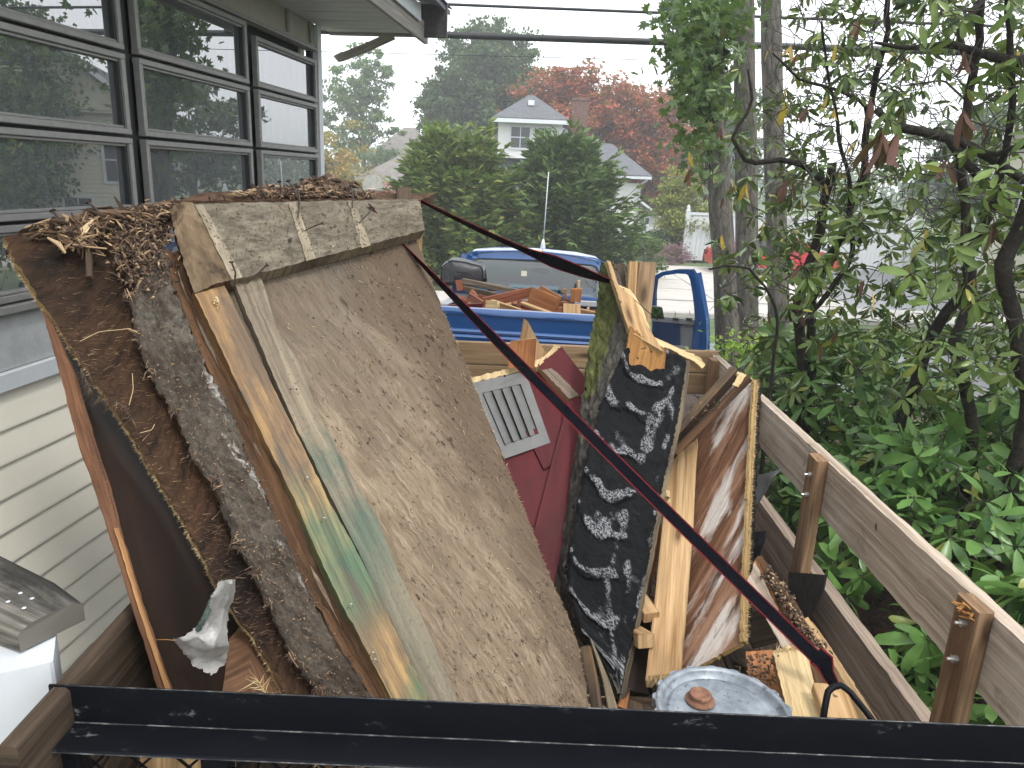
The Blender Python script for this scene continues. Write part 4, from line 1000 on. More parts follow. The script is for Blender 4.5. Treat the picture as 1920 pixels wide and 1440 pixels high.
# ---- red louvred door, broken stile
dr_ = thing('red_door', (.1, 2.4, 1.5), 'dark red panelled door piece with grey louvred vent leaning behind the plywood', 'door')
dA, dB, dC = P(884, 716, 2.95), P(1066, 747, 2.92), P(1026, 1080, 2.30)
dN = (dB - dA).cross(dC - dA).normalized()
if dN.dot(CAM - dA) < 0: dN = -dN
def dd_(px, py, off=0): return PP(px, py, dA + dN * off, dN)
loft('door_panel', [[dd_(868, 716), dd_(900, 950), dd_(960, 1200)], [dd_(1000, 690), dd_(1066, 747), dd_(1045, 900), dd_(1010, 1200)]], [M['red_paint'], M['pine']], .03, dr_, 8, 30, None)
loft('torn_top_edge', [[dd_(882, 719, .004), dd_(884, 708, .004)], [dd_(1003, 690, .004), dd_(1000, 680, .004)]], [M['pine_pale']] * 2, .012, dr_, 16, 3, lambda u, v, U, V_: .003 * fbm(U * 40, V_ * 30), jagv=.008)
loft('lower_rail', [[dd_(965, 905, .010), dd_(970, 960, .010), dd_(978, 1010, .010)], [dd_(1040, 878, .010), dd_(1024, 925, .010), dd_(1018, 985, .010)]], [M['red_paint']] * 2, .012, dr_, 2, 6)
loft('middle_rail', [[dd_(985, 808, .010), dd_(1020, 880, .010)], [dd_(1052, 792, .010), dd_(1040, 868, .010)]], [M['red_paint']] * 2, .012, dr_, 2, 6)
loft('stile', [[dd_(1066, 747, .03), dd_(1055, 790, .03), dd_(1026, 900, .03), dd_(1000, 1000, .03), dd_(985, 1080, .03), dd_(965, 1200, .03)], [dd_(1120, 737, .03), dd_(1112, 800, .03), dd_(1095, 900, .03), dd_(1066, 990, .03), dd_(1042, 1078, .03), dd_(1020, 1200, .03)]], [M['red_paint'], M['red_paint']], .035, dr_, 4, 30)
tr_, _, _ = loft('top_rail', [[dd_(1008, 684, .034), dd_(1030, 712, .034), dd_(1067, 748, .034)], [dd_(1052, 649, .034), dd_(1085, 692, .034), dd_(1120, 735, .034)]], [M['red_paint'], M['pine']], .035, dr_, 6, 14)
loft('bare_patch', [[dd_(1016, 694, .036), dd_(1067, 748, .036)], [dd_(1036, 690, .036), dd_(1086, 741, .036)]], [M['grain_bare']] * 2, .002, dr_, 4, 14, lambda u, v, U, V_: .001 * fbm(U * 80, V_ * 9), jag=.006)
loft('torn_end', [[dd_(992, 690, .03), dd_(1000, 678, .03)], [dd_(1012, 686, .034), dd_(1020, 668, .034)], [dd_(1030, 668, .034), dd_(1034, 655, .034)], [dd_(1054, 650, .034), dd_(1040, 646, .034)]], [M['pine_pale']] * 2, .035, dr_, 6, 4, lambda u, v, U, V_: .004 * fbm(U * 50, V_ * 30), jagv=.008)
nail(dd_(985, 695, .03), dd_(945, 705, .06), dr_, .002)
# louvred vent
vt = bpy.data.objects.new('vent', None); COL.objects.link(vt); vt.parent = dr_; vt.location = dd_(960, 780) - wloc(dr_)
vq = [(884, 718), (985, 696), (1032, 830), (946, 860)]
def vp(u, v, off=.012):
    a = Vector(vq[0]).lerp(Vector(vq[1]), u); b = Vector(vq[3]).lerp(Vector(vq[2]), u); q = a.lerp(b, v); return dd_(q.x, q.y, off)
for (u0, u1, v0, v1) in ((0, 1, 0, .15), (0, 1, .84, 1), (0, .11, .15, .84), (.84, 1, .15, .84)):
    loft('vent_frame', [[vp(u0, v0), vp(u0, v1)], [vp(u1, v0), vp(u1, v1)]], [M['vent']] * 2, .008, vt, 3, 3)
loft('vent_back', [[vp(.1, .14, .002), vp(.1, .85, .002)], [vp(.85, .14, .002), vp(.85, .85, .002)]], [M['vent_dark']] * 2, .002, vt, 1, 1)
for i in range(4):
    u = .13 + i * .178
    loft('louvre', [[vp(u, .155, .020), vp(u, .835, .020)], [vp(u + .125, .155, .007), vp(u + .125, .835, .007)], [vp(u + .150, .155, .003), vp(u + .150, .835, .003)]], [M['vent']] * 2, .002, vt, 2, 6)

# ---- pale offcuts standing behind the door
o, _, _ = loft('pine_offcut', [[P(982, 597, 3.15), P(974, 640, 3.15), P(966, 700, 3.1)], [P(990, 603, 3.15), P(1012, 645, 3.15), P(1045, 690, 3.1)]], [M['pine']] * 2, .035, None, 4, 8)
tag(o, 'pointed triangular pine offcut rising in front of the blue tailgate', 'offcut')
o, _, _ = loft('plywood_offcut', [[P(957, 640, 3.0), P(953, 690, 2.98)], [P(1006, 634, 3.0), P(1002, 690, 2.98)]], [M['pine_orange'], M['pine_pale']], .03, None, 4, 4)
tag(o, 'small square orange wood block beside the pointed pine offcut', 'offcut')

# ---- shingled slab of roof edge with moss
sl = thing('shingled_roof_slab', (.35, 2.3, 1.5), 'broken roof slab of black granulated shingles with green moss down its left edge', 'roof slab')
YT, YBt = 3.02, 1.92
def ys(y, o=0): return YT - (y - 490) / 800 * (YT - YBt) + o
mossL = [(1128, 490), (1120, 560), (1105, 640), (1098, 700), (1092, 760), (1076, 860), (1062, 960), (1048, 1060), (1052, 1120), (1078, 1190), (1120, 1240), (1150, 1300)]
ridge = [(1142, 500), (1172, 590), (1176, 640), (1150, 700), (1124, 760), (1096, 860), (1076, 960), (1060, 1060), (1064, 1120), (1088, 1190), (1124, 1240), (1152, 1300)]
rightE = [(1286, 676), (1281, 720), (1270, 790), (1250, 880), (1232, 960), (1218, 1040), (1203, 1110), (1190, 1180), (1172, 1260), (1162, 1310)]
frontT = [(1181, 622), (1168, 660), (1151, 700), (1125, 760), (1097, 860), (1077, 960), (1061, 1060), (1065, 1120), (1089, 1190), (1125, 1240), (1153, 1300)]
md = lambda u, v, U, V_: .014 * fbm(U * 26, V_ * 16, 3, 5) + .006 * fbm(U * 90, V_ * 90, 3, 3)
mo, _, _ = loft('mossy_edge', [[P(x, y, ys(y, .10)) for x, y in mossL], [P(x + 2, y, ys(y, 0)) for x, y in ridge]], [M['moss'], M['moss']], .03, sl, 26, 150, md, jag=.012, mask=lambda u, v, U, V_: max(0, min(1, 1.1 - v * 1.9 - max(0, u - .35) * 1.3 + .3 * fbm(U * 8, V_ * 5))))
def tab(u, v, U, V_):
    # overlapping courses with ragged lower lips, creases running down the right side
    w_ = V_ * 6.6 - .28 * math.sin(math.pi * min(1, u * 1.3)) + .35 * fbm(U * 5, V_ * 3, 4); f = w_ - math.floor(w_)
    fade = max(0, min(1, (.78 - u) * 6))
    lip = (math.exp(-((f - .86) / .11) ** 2)) * fade
    cr = 0
    for k, (c, wd) in enumerate(((.62, .05), (.78, .06), (.93, .04))):
        x = c + .06 * math.sin(V_ * 5 + k * 2) + .07 * fbm(V_ * 5, k); cr += math.exp(-((u - x) / wd) ** 2) * (.6 + .8 * fbm(V_ * 6, k, 7))
    return f * fade, lip, max(0, cr)
def sd_f(u, v, U, V_):
    h, lip, cr = tab(u, v, U, V_)
    return .010 * h + .005 * lip + .010 * cr + .006 * fbm(U * 30, V_ * 30, 5, 5) + .009 * fbm(U * 6, V_ * 5, 9) + (.018 * math.exp(-((u - .05) / .06) ** 2))
def sm(u, v, U, V_):
    h, lip, cr = tab(u, v, U, V_)
    return max(0, min(1, (.60 * lip + .38 * cr * (v > .1)) * (.9 + 1.1 * fbm(U * 22, V_ * 22, 2)) + .02 + .22 * fbm(U * 11, V_ * 8, 22) + .25 * max(0, fbm(U * 7, V_ * 6, 2)) + .5 * math.exp(-((v - .57) / .05) ** 2 - ((u - .4) / .16) ** 2) * (.6 + 1.2 * fbm(U * 18, V_ * 18, 31))))
sh_, _, SG = loft('shingle_face', [[P(x, y, ys(y, -.0)) for x, y in frontT], [P(x, y, ys(y, .02)) for x, y in rightE]], [M['shingle'], M['old_dark_wood']], .02, sl, 90, 230, sd_f, jag=.006, mask=sm)
# wood substrate visible along the right edge and broken bare patch
loft('deck_edge', [[P(x - 2, y, ys(y, .035)) for x, y in rightE], [P(x + 9, y, ys(y, .06)) for x, y in rightE]], [M['stud_grey'], M['stud_grey']], .03, sl, 2, 60, lambda u, v, U, V_: .003 * fbm(U * 30, V_ * 12), jag=.004)
loft('bare_wood_patch', [[P(1182, 611, 2.79), P(1172, 660, 2.77), P(1163, 692, 2.755)], [P(1212, 636, 2.775), P(1205, 680, 2.76), P(1198, 716, 2.745)], [P(1249, 655, 2.76), P(1246, 690, 2.75), P(1238, 726, 2.735)]], [M['pine_torn'], M['pine']], .035, sl, 10, 26, lambda u, v, U, V_: .004 * fbm(U * 60, V_ * 8), jag=.004, jagv=.012)
o1 = [(1138, 488), (1148, 524), (1164, 570), (1172, 600), (1181, 622)]
o2 = [(1146, 492), (1160, 535), (1190, 560), (1205, 600), (1233, 640), (1244, 660)]
loft('splintered_plank', [[P(x, y, ys(y, -.05)) for x, y in o1], [P(x, y, ys(y, -.045)) for x, y in o2]], [M['pine'], M['pine_pale']], .03, sl, 5, 30, lambda u, v, U, V_: .004 * fbm(U * 30, V_ * 10), jag=.004)
o1 = [(1157, 532), (1175, 580), (1196, 622), (1245, 652)]; o2 = [(1183, 543), (1205, 580), (1226, 634), (1254, 654)]
loft('splintered_plank', [[P(x, y, ys(y, .0)) for x, y in o1], [P(x, y, ys(y, .03)) for x, y in o2]], [M['pine_pale'], M['pine']], .03, sl, 5, 30, lambda u, v, U, V_: .003 * fbm(U * 30, V_ * 10), jag=.004)
o1 = [(1205, 622), (1250, 652), (1280, 668), (1300, 676), (1316, 692)]; o2 = [(1236, 636), (1262, 648), (1290, 660), (1310, 668), (1323, 684)]
loft('broken_tongue', [[P(x, y, 2.86) for x, y in o1], [P(x, y, 2.88) for x, y in o2]], [M['pine_pale'], M['pine']], .025, sl, 5, 26, lambda u, v, U, V_: .003 * fbm(U * 30, V_ * 10), jag=.008)
for (a, b) in (((1194, 668), (1196, 672)), ((1202, 655), (1210, 652)), ((1213, 645), (1221, 660))):
    nail(P(*a, 2.75), P(*b, 2.71), sl, .0016)
# posts standing behind the slab
o = beam('post_offcut', P(1212, 496, 3.32), P(1196, 640, 3.18), .075, .085, M['front_board'], RT, None, 6, broken=(.006, 0))
tag(o, 'thick square pine post standing tallest behind the mossy slab', 'post')
o = beam('post_offcut', P(1186, 492, 3.22), P(1180, 600, 3.14), .038, .05, M['pine'], RT, None, 6, broken=(.01, 0))
tag(o, 'slim pine post squeezed between the mossy slab and the thick square post', 'post')
o = beam('post_offcut', P(1160, 496, 3.3), P(1165, 600, 3.2), .05, .04, M['old_dark_wood'], RT, None, 6, broken=(.01, 0))
tag(o, 'dark weathered post end just behind the tip of the mossy slab', 'post')

# ---- small loose pieces low in the middle
def piece(name, label, A, B, w_, t_, mat, side=(1, 0, 0), broken=(.006, .006), cat='offcut', group=None, seg=4):
    o = beam(name, A, B, w_, t_, M[mat], side, None, seg, broken=broken); return tag(o, label, cat, group)
piece('pine_offcut', 'short pine block, upper of the two beside the shingled slab', P(1168, 1080, 2.42), P(1222, 1158, 2.16), .055, .035, 'pine', RT, (.0, .004))
piece('pine_offcut', 'short split pine block, lower of the two beside the shingled slab', P(1150, 1165, 2.30), P(1212, 1202, 2.05), .055, .045, 'pine', RT, (.01, .003))
piece('pine_offcut', 'small splintered pine end poking out between slab and striped strap', P(1195, 915, 2.6), P(1258, 932, 2.55), .035, .03, 'pine_pale', (0, 1, .3), (0, .02))
o, _, _ = loft('board', [[P(1083, 1216, 1.98), P(1095, 1290, 1.87), P(1112, 1430, 1.68)], [P(1106, 1208, 1.98), P(1122, 1280, 1.87), P(1142, 1430, 1.68)]], [M['old_dark_wood']] * 2, .018, None, 3, 20, jagv=.006)
tag(o, 'short dark grey board end beside the foot of the big plywood', 'board')
o, _, _ = loft('pointed_slat', [[P(1107, 1197, 1.90), P(1130, 1270, 1.8), P(1160, 1430, 1.6)], [P(1109, 1197, 1.90), P(1142, 1275, 1.8), P(1190, 1430, 1.6)]], [M['stud_grey']] * 2, .008, None, 2, 20)
tag(o, 'thin pointed grey lath standing below the shingled slab', 'lath')
# darker debris filling the depth of the trailer
fill = [
    ('long brown board deep in the shade behind the pine plank', (1195, 870, 2.9), (1180, 1300, 2.0), .12, .03, 'inner_brown'),
    ('narrow orange board edge just right of the shingled slab', (1238, 985, 2.7), (1165, 1330, 1.95), .03, .02, 'pine_orange'),
    ('dark board lying across the trailer floor behind the pail', (1120, 1300, 2.1), (1420, 1330, 1.9), .14, .03, 'old_dark_wood'),
    ('dark board lying under the fresh split plank', (1380, 1230, 2.3), (1560, 1330, 1.8), .13, .03, 'old_dark_wood'),
]
for (lb, a, b, w_, t_, mt) in fill: piece('scrap_board', lb, P(*a), P(*b), w_, t_, mt, RT, cat='board')
o, _, _ = loft('orange_board', [[P(1398, 1222, 1.95), P(1412, 1330, 1.7)], [P(1448, 1218, 1.95), P(1486, 1330, 1.7)]], [M['pine_orange']] * 2, .02, None, 6, 10)
tag(o, 'crumb-covered orange board between the pail lid and split plank', 'board')
chips('wood_crumbs', lambda r: P(1400 + r.random() * 60, 1228 + r.random() * 60, 1.86 - r.random() * .1), 200, .014, .004, M['splinter_dark'], o, 41, .4, th=.003)
piece('square_block', 'short square block end under the right plywood box', P(1400, 1185, 2.2), P(1448, 1172, 2.2), .10, .06, 'old_dark_wood', (0, 0, 1))

# ---- tall pine plank and plywood box on the right
pk2 = [(1308, 822), (1303, 900), (1299, 990), (1288, 1120), (1275, 1266)]
o, _, _ = loft('pine_plank', [[P(1254, 866, 2.84), P(1245, 960, 2.6), P(1236, 1040, 2.42), P(1226, 1140, 2.2), P(1210, 1276, 1.95)], [P(x, y, 2.86 - (y - 822) / 444 * .90) for x, y in pk2]], [M['pine'], M['pine_pale']], .036, None, 12, 50, lambda u, v, U, V_: .001 * fbm(U * 20, V_ * 5), jagv=.014)
tag(o, 'tall fresh pine plank with a splintered lower end beside the whitewashed plywood', 'plank')
splinters('torn_splinters', [P(1213, 1268, 1.945), P(1274, 1262, 1.945)], 60, (0, -.15, -1), .035, .004, M['splinter_edge'], o, .22, 43)
bx_ = thing('plywood_box', (.85, 2.4, 1.5), 'whitewashed brown plywood box side with fringed edge and two top battens', 'plywood box')
bl = [(1304, 800), (1303, 900), (1299, 990), (1288, 1120), (1274, 1268)]; br = [(1417, 712), (1412, 800), (1408, 880), (1404, 960), (1401, 1060), (1398, 1130), (1396, 1203)]
pf, _, _ = loft('plywood_face', [[P(x, y, 2.93 - (y - 822) / 444 * .90) for x, y in bl], [P(x, y, 2.97 - (y - 712) / 491 * .95) for x, y in br]], [M['ply_white'], M['ply_edge']], .016, bx_, 26, 70, lambda u, v, U, V_: .003 * fbm(U * 8, V_ * 5), jag=.005, jagv=.006)
fr = [P(x + 2, y, 2.965 - (y - 712) / 491 * .95) for x, y in br]
splinters('fringe', fr, 1100, (.9, -.3, .1), .020, .0013, M['splinter_edge'], pf, .45, 47)
loft('torn_ply_edge', [[P(x - 4, y, 2.955 - (y - 712) / 491 * .95) for x, y in br], [P(x + 5, y, 2.975 - (y - 712) / 491 * .95) for x, y in br]], [M['ply_edge']] * 2, .012, pf, 2, 120, lambda u, v, U, V_: .003 * fbm(U * 50, V_ * 50), jag=.008)
loft('tar_paper_edge', [[P(x + 5, y, 3.0 - (y - 712) / 491 * .95) for x, y in br], [P(x + 12, y, 3.03 - (y - 712) / 491 * .95) for x, y in br]], [M['shingle']] * 2, .012, pf, 3, 110, lambda u, v, U, V_: .006 * fbm(U * 40, V_ * 40), jag=.012)
beam('batten', P(1262, 826, 2.80), P(1376, 700, 2.93), .105, .032, M['old_dark_wood'], (.3, -.3, 1), bx_, 6, broken=(0, .006))
beam('batten', P(1262, 852, 2.72), P(1402, 712, 2.86), .085, .030, M['brown_strip'], (.45, -.35, .8), bx_, 6, broken=(0, .006))
loft('torn_top_strip', [[P(1372, 694, 2.90), P(1405, 714, 2.88)], [P(1395, 700, 2.92), P(1413, 712, 2.93)]], [M['pine_pale']] * 2, .01, bx_, 3, 8, jag=.006)
loft('pale_break', [[P(1374, 722, 2.80), P(1384, 703, 2.82)], [P(1386, 726, 2.80), P(1396, 705, 2.82)]], [M['pine_pale']] * 2, .006, bx_, 4, 6, lambda u, v, U, V_: .003 * fbm(U * 60, V_ * 60), jag=.004)
chips('cobweb_debris', lambda r: P(1290 + r.random() * 60, 800 - r.random() * 60 + r.random() * 20, 2.76), 60, .03, .002, M['splinter_dark'], bx_, 49, .8)
# bent sheet metal flap and pieces along the right side
o, _, _ = loft('metal_flap', [[P(1408, 892, 2.9), P(1410, 920, 2.88), P(1409, 950, 2.85)], [P(1435, 888, 2.86), P(1436, 912, 2.85), P(1420, 944, 2.84)], [P(1470, 877, 2.82), P(1452, 892, 2.82), P(1425, 940, 2.83)]], [M['flap']] * 2, .002, None, 6, 10, lambda u, v, U, V_: .004 * fbm(U * 10, V_ * 10))
tag(o, 'bent grey sheet metal flap sticking out between plywood box and side board', 'metal flap')
o, _, _ = loft('dark_paper_flap', [[P(1412, 1000, 2.5), P(1408, 1040, 2.45), P(1410, 1070, 2.4)], [P(1440, 994, 2.46), P(1425, 1030, 2.42), P(1418, 1075, 2.38)]], [M['shingle']] * 2, .003, None, 5, 12, lambda u, v, U, V_: .010 * fbm(U * 20, V_ * 20), jag=.01)
tag(o, 'ragged strip of black tar paper curling off the plywood box', 'tar paper')
# rotten moulding running along the right side
rm_ = thing('rotten_moulding', (1.0, 1.9, 1.45), 'long split rotten moulding lying along the right side boards', 'moulding')
l1 = [(1418, 1046), (1440, 1095), (1470, 1165), (1505, 1240), (1545, 1330), (1575, 1400), (1590, 1440)]
l2 = [(1432, 1040), (1462, 1090), (1492, 1130), (1540, 1210), (1590, 1290), (1640, 1380), (1665, 1440)]
ym = lambda y: 2.30 - (y - 1040) / 400 * .75
mm, _, _ = loft('moulding_face', [[P(x, y, ym(y)) for x, y in l1], [P(x, y, ym(y) + .03) for x, y in l2]], [M['brown_strip'], M['pine_orange']], .03, rm_, 10, 60, lambda u, v, U, V_: .010 * fbm(U * 25, V_ * 12), jag=.008)
l3 = [(1508, 1160), (1540, 1210), (1590, 1290), (1640, 1380), (1665, 1440)]; l4 = [(1516, 1156), (1552, 1206), (1606, 1288), (1662, 1378), (1690, 1440)]
loft('split_strip', [[P(x, y, ym(y) - .0) for x, y in l3], [P(x, y, ym(y) + .01) for x, y in l4]], [M['pine'], M['pine_pale']], .03, rm_, 3, 40, None, jag=.005)
l5 = [(1400, 1090), (1430, 1150), (1470, 1220), (1520, 1310), (1560, 1400)]; l6 = [(1416, 1050), (1446, 1120), (1486, 1190), (1530, 1280), (1585, 1400)]
loft('grooved_strip', [[P(x, y, ym(y) + .02) for x, y in l5], [P(x, y, ym(y) - .0) for x, y in l6]], [M['board_weathered'], M['pine']], .02, rm_, 5, 40, lambda u, v, U, V_: -.006 * (abs(u - .5) < .15), jag=.004)
chips('rot_crumbs', lambda r: (lambda k: P(1440 + 110 * k + r.gauss(0, 7), 1075 + 170 * k + r.gauss(0, 7), ym(1075 + 170 * k) - .01))(r.random()), 420, .022, .005, M['splinter_dark'], rm_, 51, .7, th=.004)
chips('pale_crumbs', lambda r: (lambda k: P(1440 + 110 * k + r.gauss(0, 6), 1075 + 170 * k + r.gauss(0, 6), ym(1075 + 170 * k) - .02))(r.random()), 40, .016, .005, M['splinter_edge'], rm_, 52, .7, th=.003)
# fresh split plank by the pail
o, _, _ = loft('split_plank', [[P(1449, 1222, 1.80), P(1462, 1280, 1.68), P(1486, 1372, 1.5), P(1492, 1420, 1.42)], [P(1480, 1212, 1.81), P(1495, 1280, 1.68), P(1515, 1372, 1.5), P(1520, 1420, 1.42)], [P(1512, 1218, 1.80), P(1528, 1290, 1.66), P(1545, 1372, 1.5), P(1552, 1420, 1.42)]], [M['pine_pale'], M['pine']], .03, None, 9, 30, lambda u, v, U, V_: .002 * fbm(U * 40, V_ * 6), jag=.003, jagv=.016)
tag(o, 'pale freshly split plank with a round knot beside the pail lid', 'plank')
splinters('torn_splinters', [P(1452, 1222, 1.79), P(1510, 1216, 1.79)], 40, (.15, .2, 1), .03, .003, M['splinter_edge'], o, .25, 55)
piece('scrap_board', 'weathered board end lying between split plank and bent handle', P(1552, 1290, 1.62), P(1610, 1440, 1.38), .08, .03, 'pine', RT, cat='board')
# pieces seen through the tailgate mesh
o, _, _ = loft('cut_pine_end', [[P(262, 1420, 1.32), P(262, 1470, 1.30)], [P(425, 1410, 1.32), P(430, 1470, 1.30)]], [M['pine']] * 2, .04, None, 5, 4)
tag(o, 'orange pine board seen through the tailgate mesh at lower left', 'board')
chips('floor_debris', lambda r: Vector((r.uniform(-.75, 1.1), r.uniform(1.25, 3.9), 1.45 + r.random() * .05)), 900, .09, .012, M['splinter_dark'], tr, 61, .15, th=.004)

# ---- steel pail with lugged lid
pcn = PZ(1357, 1329, 1.85); pr0 = .158
pail = thing('steel_pail', (pcn.x, pcn.y, 1.49), 'steel pail with a dented pale grey lugged lid and rusty screw cap', 'pail')
T_ = Matrix.Translation(pcn)
lathe('pail_body', [(.135, -.36), (.14, -.35), (.149, -.02), (.152, -.005)], M['lid'], pail, 40, T_)
lathe('lid', [(0.0, -.014), (.06, -.0138), (.115, -.0135), (.124, -.0135), (.128, -.020), (.133, -.020), (.137, -.002), (.143, .003), (.150, .003), (.154, -.002)], M['lid'], pail, 96, T_, disp=lambda p, a, r: p + Vector((0, 0, .0012 * fbm(p.x * 25, p.y * 25))))
for i in range(18):
    a = 2 * math.pi * i / 18 + .1; c = pcn + Vector((math.cos(a) * .158, math.sin(a) * .158, -.008)); tdir = Vector((-math.sin(a), math.cos(a), 0)); rd = Vector((math.cos(a), math.sin(a), 0))
    V = []
    for (u, v) in ((-.014, -.006), (-.010, .000), (-.005, .0030), (.005, .0030), (.010, .000), (.014, -.006)):
        V += [c + tdir * u + rd * v + Vector((0, 0, .006)), c + tdir * u + rd * (v * .8) + Vector((0, 0, -.018))]
    F = [[2 * k, 2 * k + 1, 2 * k + 3, 2 * k + 2] for k in range(5)] + [[0, 2, 8, 10], [2, 4, 6, 8]]
    np_mesh('lid_lug', [tuple(v) for v in V], F, pail, [M['lid']])
cc = PZ(1313, 1307, 1.848)
Tc = Matrix.Translation(cc)
lathe('screw_cap', [(.034, -.008), (.034, -.006), (.026, -.004), (.025, .004), (.0258, .005), (.025, .006), (.0258, .009), (.0225, .0115), (.018, .0095), (0, .0095)], M['rust_cap'], pail, 36, Tc)
tube('lid_scratch', [pcn + Vector(v) for v in ((.02, -.045, -.0125), (.028, -.055, -.0125), (.04, -.052, -.0125))], .0008, M['trim_black'], pail, 4)
tube('lid_scratch', [pcn + Vector(v) for v in ((.03, -.04, -.0125), (.029, -.053, -.0125))], .0008, M['trim_black'], pail, 4)

# ---- ratchet straps
def strapm(name, pts, widths, twist, label, parent=None, nrm=None, t=.0018):
    n = len(pts); pts = [Vector(p) for p in pts]; V = []; E = []
    cols = [[], [], [], []]
    for i, p in enumerate(pts):
        d = (pts[min(i + 1, n - 1)] - pts[max(i - 1, 0)]).normalized()
        vdir = (CAM - p).normalized(); s = d.cross(vdir).normalized(); f = d.cross(s).normalized()
        a = twist[i]; s2 = s * math.cos(a) + f * math.sin(a); w_ = widths[i] / 2
        for k, u in enumerate((-1, -.82, .82, 1)): cols[k].append(p + s2 * w_ * u)
    V = []; F = []; MI = []
    for i in range(n):
        for k in range(4): V.append(cols[k][i])
    m0 = len(V); d0 = (pts[-1] - pts[0]).normalized()
    for i in range(n):
        for k in range(4):
            sn = (cols[3][i] - cols[0][i]).normalized().cross(d0).normalized(); V.append(cols[k][i] + sn * t)
    for i in range(n - 1):
        for k in range(3):
            a = i * 4 + k; F.append([a, a + 1, a + 5, a + 4]); MI.append(0 if k == 1 else 1)
            F.append([m0 + a + 4, m0 + a + 5, m0 + a + 1, m0 + a]); MI.append(0 if k == 1 else 1)
        for k in (0, 3):
            a = i * 4 + k; F.append([a, a + 4, m0 + a + 4, m0 + a]); MI.append(1)
    o = np_mesh(name, [tuple(v) for v in V], F, parent, [M['strap'], M['strap_edge']], MI)
    return o
st = thing('ratchet_strap', (.5, 1.9, 2.3), 'long black webbing strap with red edges running diagonally down to the right side', 'strap')
a, b = P(745, 447, 2.80), P(1541, 1243, 1.66)
n = 40; pts = [a.lerp(b, i / (n - 1)) - Vector((0, 0, .012 * math.sin(math.pi * i / (n - 1)))) for i in range(n)]
W0_ = .036
tw = [RAD(84) * max(0, 1 - (i / (n - 1)) / .45) for i in range(n)]
strapm('webbing', pts, [W0_] * n, tw, '', st)
a2 = m(692, 382, .075); n2 = 12
strapm('webbing', [a2.lerp(a, i / (n2 - 1)) for i in range(n2)], [.02] * n2, [RAD(80)] * n2, '', st)
b2 = P(1566, 1286, 1.60)
strapm('webbing_end', [b + (b - a).normalized() * -.02 + Vector((0, 0, .004)), b + Vector((.008, 0, .002)), b.lerp(b2, .5), b2], [.052, .05, .036, .03], [0, .2, .5, .6], '', st)
tube('hook', resample([b2, P(1572, 1296, 1.6), P(1580, 1300, 1.6), P(1584, 1290, 1.6)], 8), .004, M['steel_dark'], st, 6)
st2 = thing('ratchet_strap', (.2, 3.0, 2.7), 'dark twisted webbing strap from the header corner to the mossy slab tip', 'strap')
a, b = P(790, 377, 2.95), P(1147, 529, 2.97); n = 36
pts = [a.lerp(b, i / (n - 1)) - Vector((0, 0, .018 * math.sin(math.pi * i / (n - 1)))) for i in range(n)]
tw = [RAD(float(np.interp(i / (n - 1), [0, .3, .53, .6, .69, .84, 1], [80, 72, 71, 60, 36, 50, 76]))) for i in range(n)]
strapm('webbing', pts, [.062] * n, tw, '', st2)
tube('strap_tail', resample([b, P(1170, 545, 2.93), P(1233, 600, 2.8)], 8), .0014, M['strap'], st2, 4)
# ------------------------------------------------------------ pickup truck on the sloping driveway
TRK = thing('pickup_truck', (.17, 5.3, .80), 'blue pickup truck with scrap-filled bed and its passenger door hanging open', 'truck')
TM = Matrix.Translation((.17, 5.3, 2.075)) @ Matrix.Rotation(RAD(-6.9), 4, 'X') @ Matrix.Rotation(RAD(1.0), 4, 'Y')
def T(x, y, z): return TM @ Vector((x, y, z))
def tmesh(name, V, F, mats, parent=None, smooth=False, mi=None):
    return np_mesh(name, [tuple(T(*v)) for v in V], F, parent or TRK, mats if isinstance(mats, list) else [mats], mi, None, smooth)
def sweepx(name, prof, x0, x1, mat, nx=10, bulge=0, parent=None, th=0, smooth=True, sharp=30):
    """profile in (y, z) swept along x"""
    V = []; F = []
    for k in range(nx + 1):
        x = x0 + (x1 - x0) * k / nx; c = 1 - (2 * k / nx - 1) ** 2
        for (y, z) in prof: V.append((x, y - bulge * c, z))
    n = len(prof)
    for k in range(nx):
        for i in range(n - 1): a = k * n + i; F.append([a, a + 1, a + n + 1, a + n])
    o = tmesh(name, V, F, mat, parent, smooth); o.data.set_sharp_from_angle(angle=RAD(sharp)); return o
def tbox(name, lo, hi, mat, parent=None, ch=.006):
    lo = Vector(lo); hi = Vector(hi); d = hi - lo; c = (lo + hi) / 2
    k = max(range(3), key=lambda i: d[i]); ax = Vector([1 if i == k else 0 for i in range(3)]); s = Vector([1 if i == (k + 1) % 3 else 0 for i in range(3)])
    V, F, UV = beam_data(c - ax * d[k] / 2, c + ax * d[k] / 2, d[(k + 1) % 3], d[(k + 2) % 3], s, 1, ch)
    return np_mesh(name, [tuple(T(*v)) for v in V], F, parent or TRK, [mat], None, UV)
hw = .80
tg = [(.05, -.01), (.045, 0), (0, .004), (-.018, -.004), (-.026, -.02), (-.026, -.045), (-.012, -.055), (-.006, -.15), (-.016, -.158), (-.022, -.17), (-.016, -.182), (-.008, -.19), (-.016, -.198), (-.022, -.21), (-.014, -.225), (-.010, -.27), (-.02, -.28), (-.024, -.30), (-.012, -.31), (-.010, -.42), (-.02, -.46), (.02, -.47)]
sweepx('tailgate', tg, -.70, .70, M['blue'], 8)
tbox('tailgate_inner', (-.70, .0, -.46), (.70, .04, -.012), M['blue_dark'])
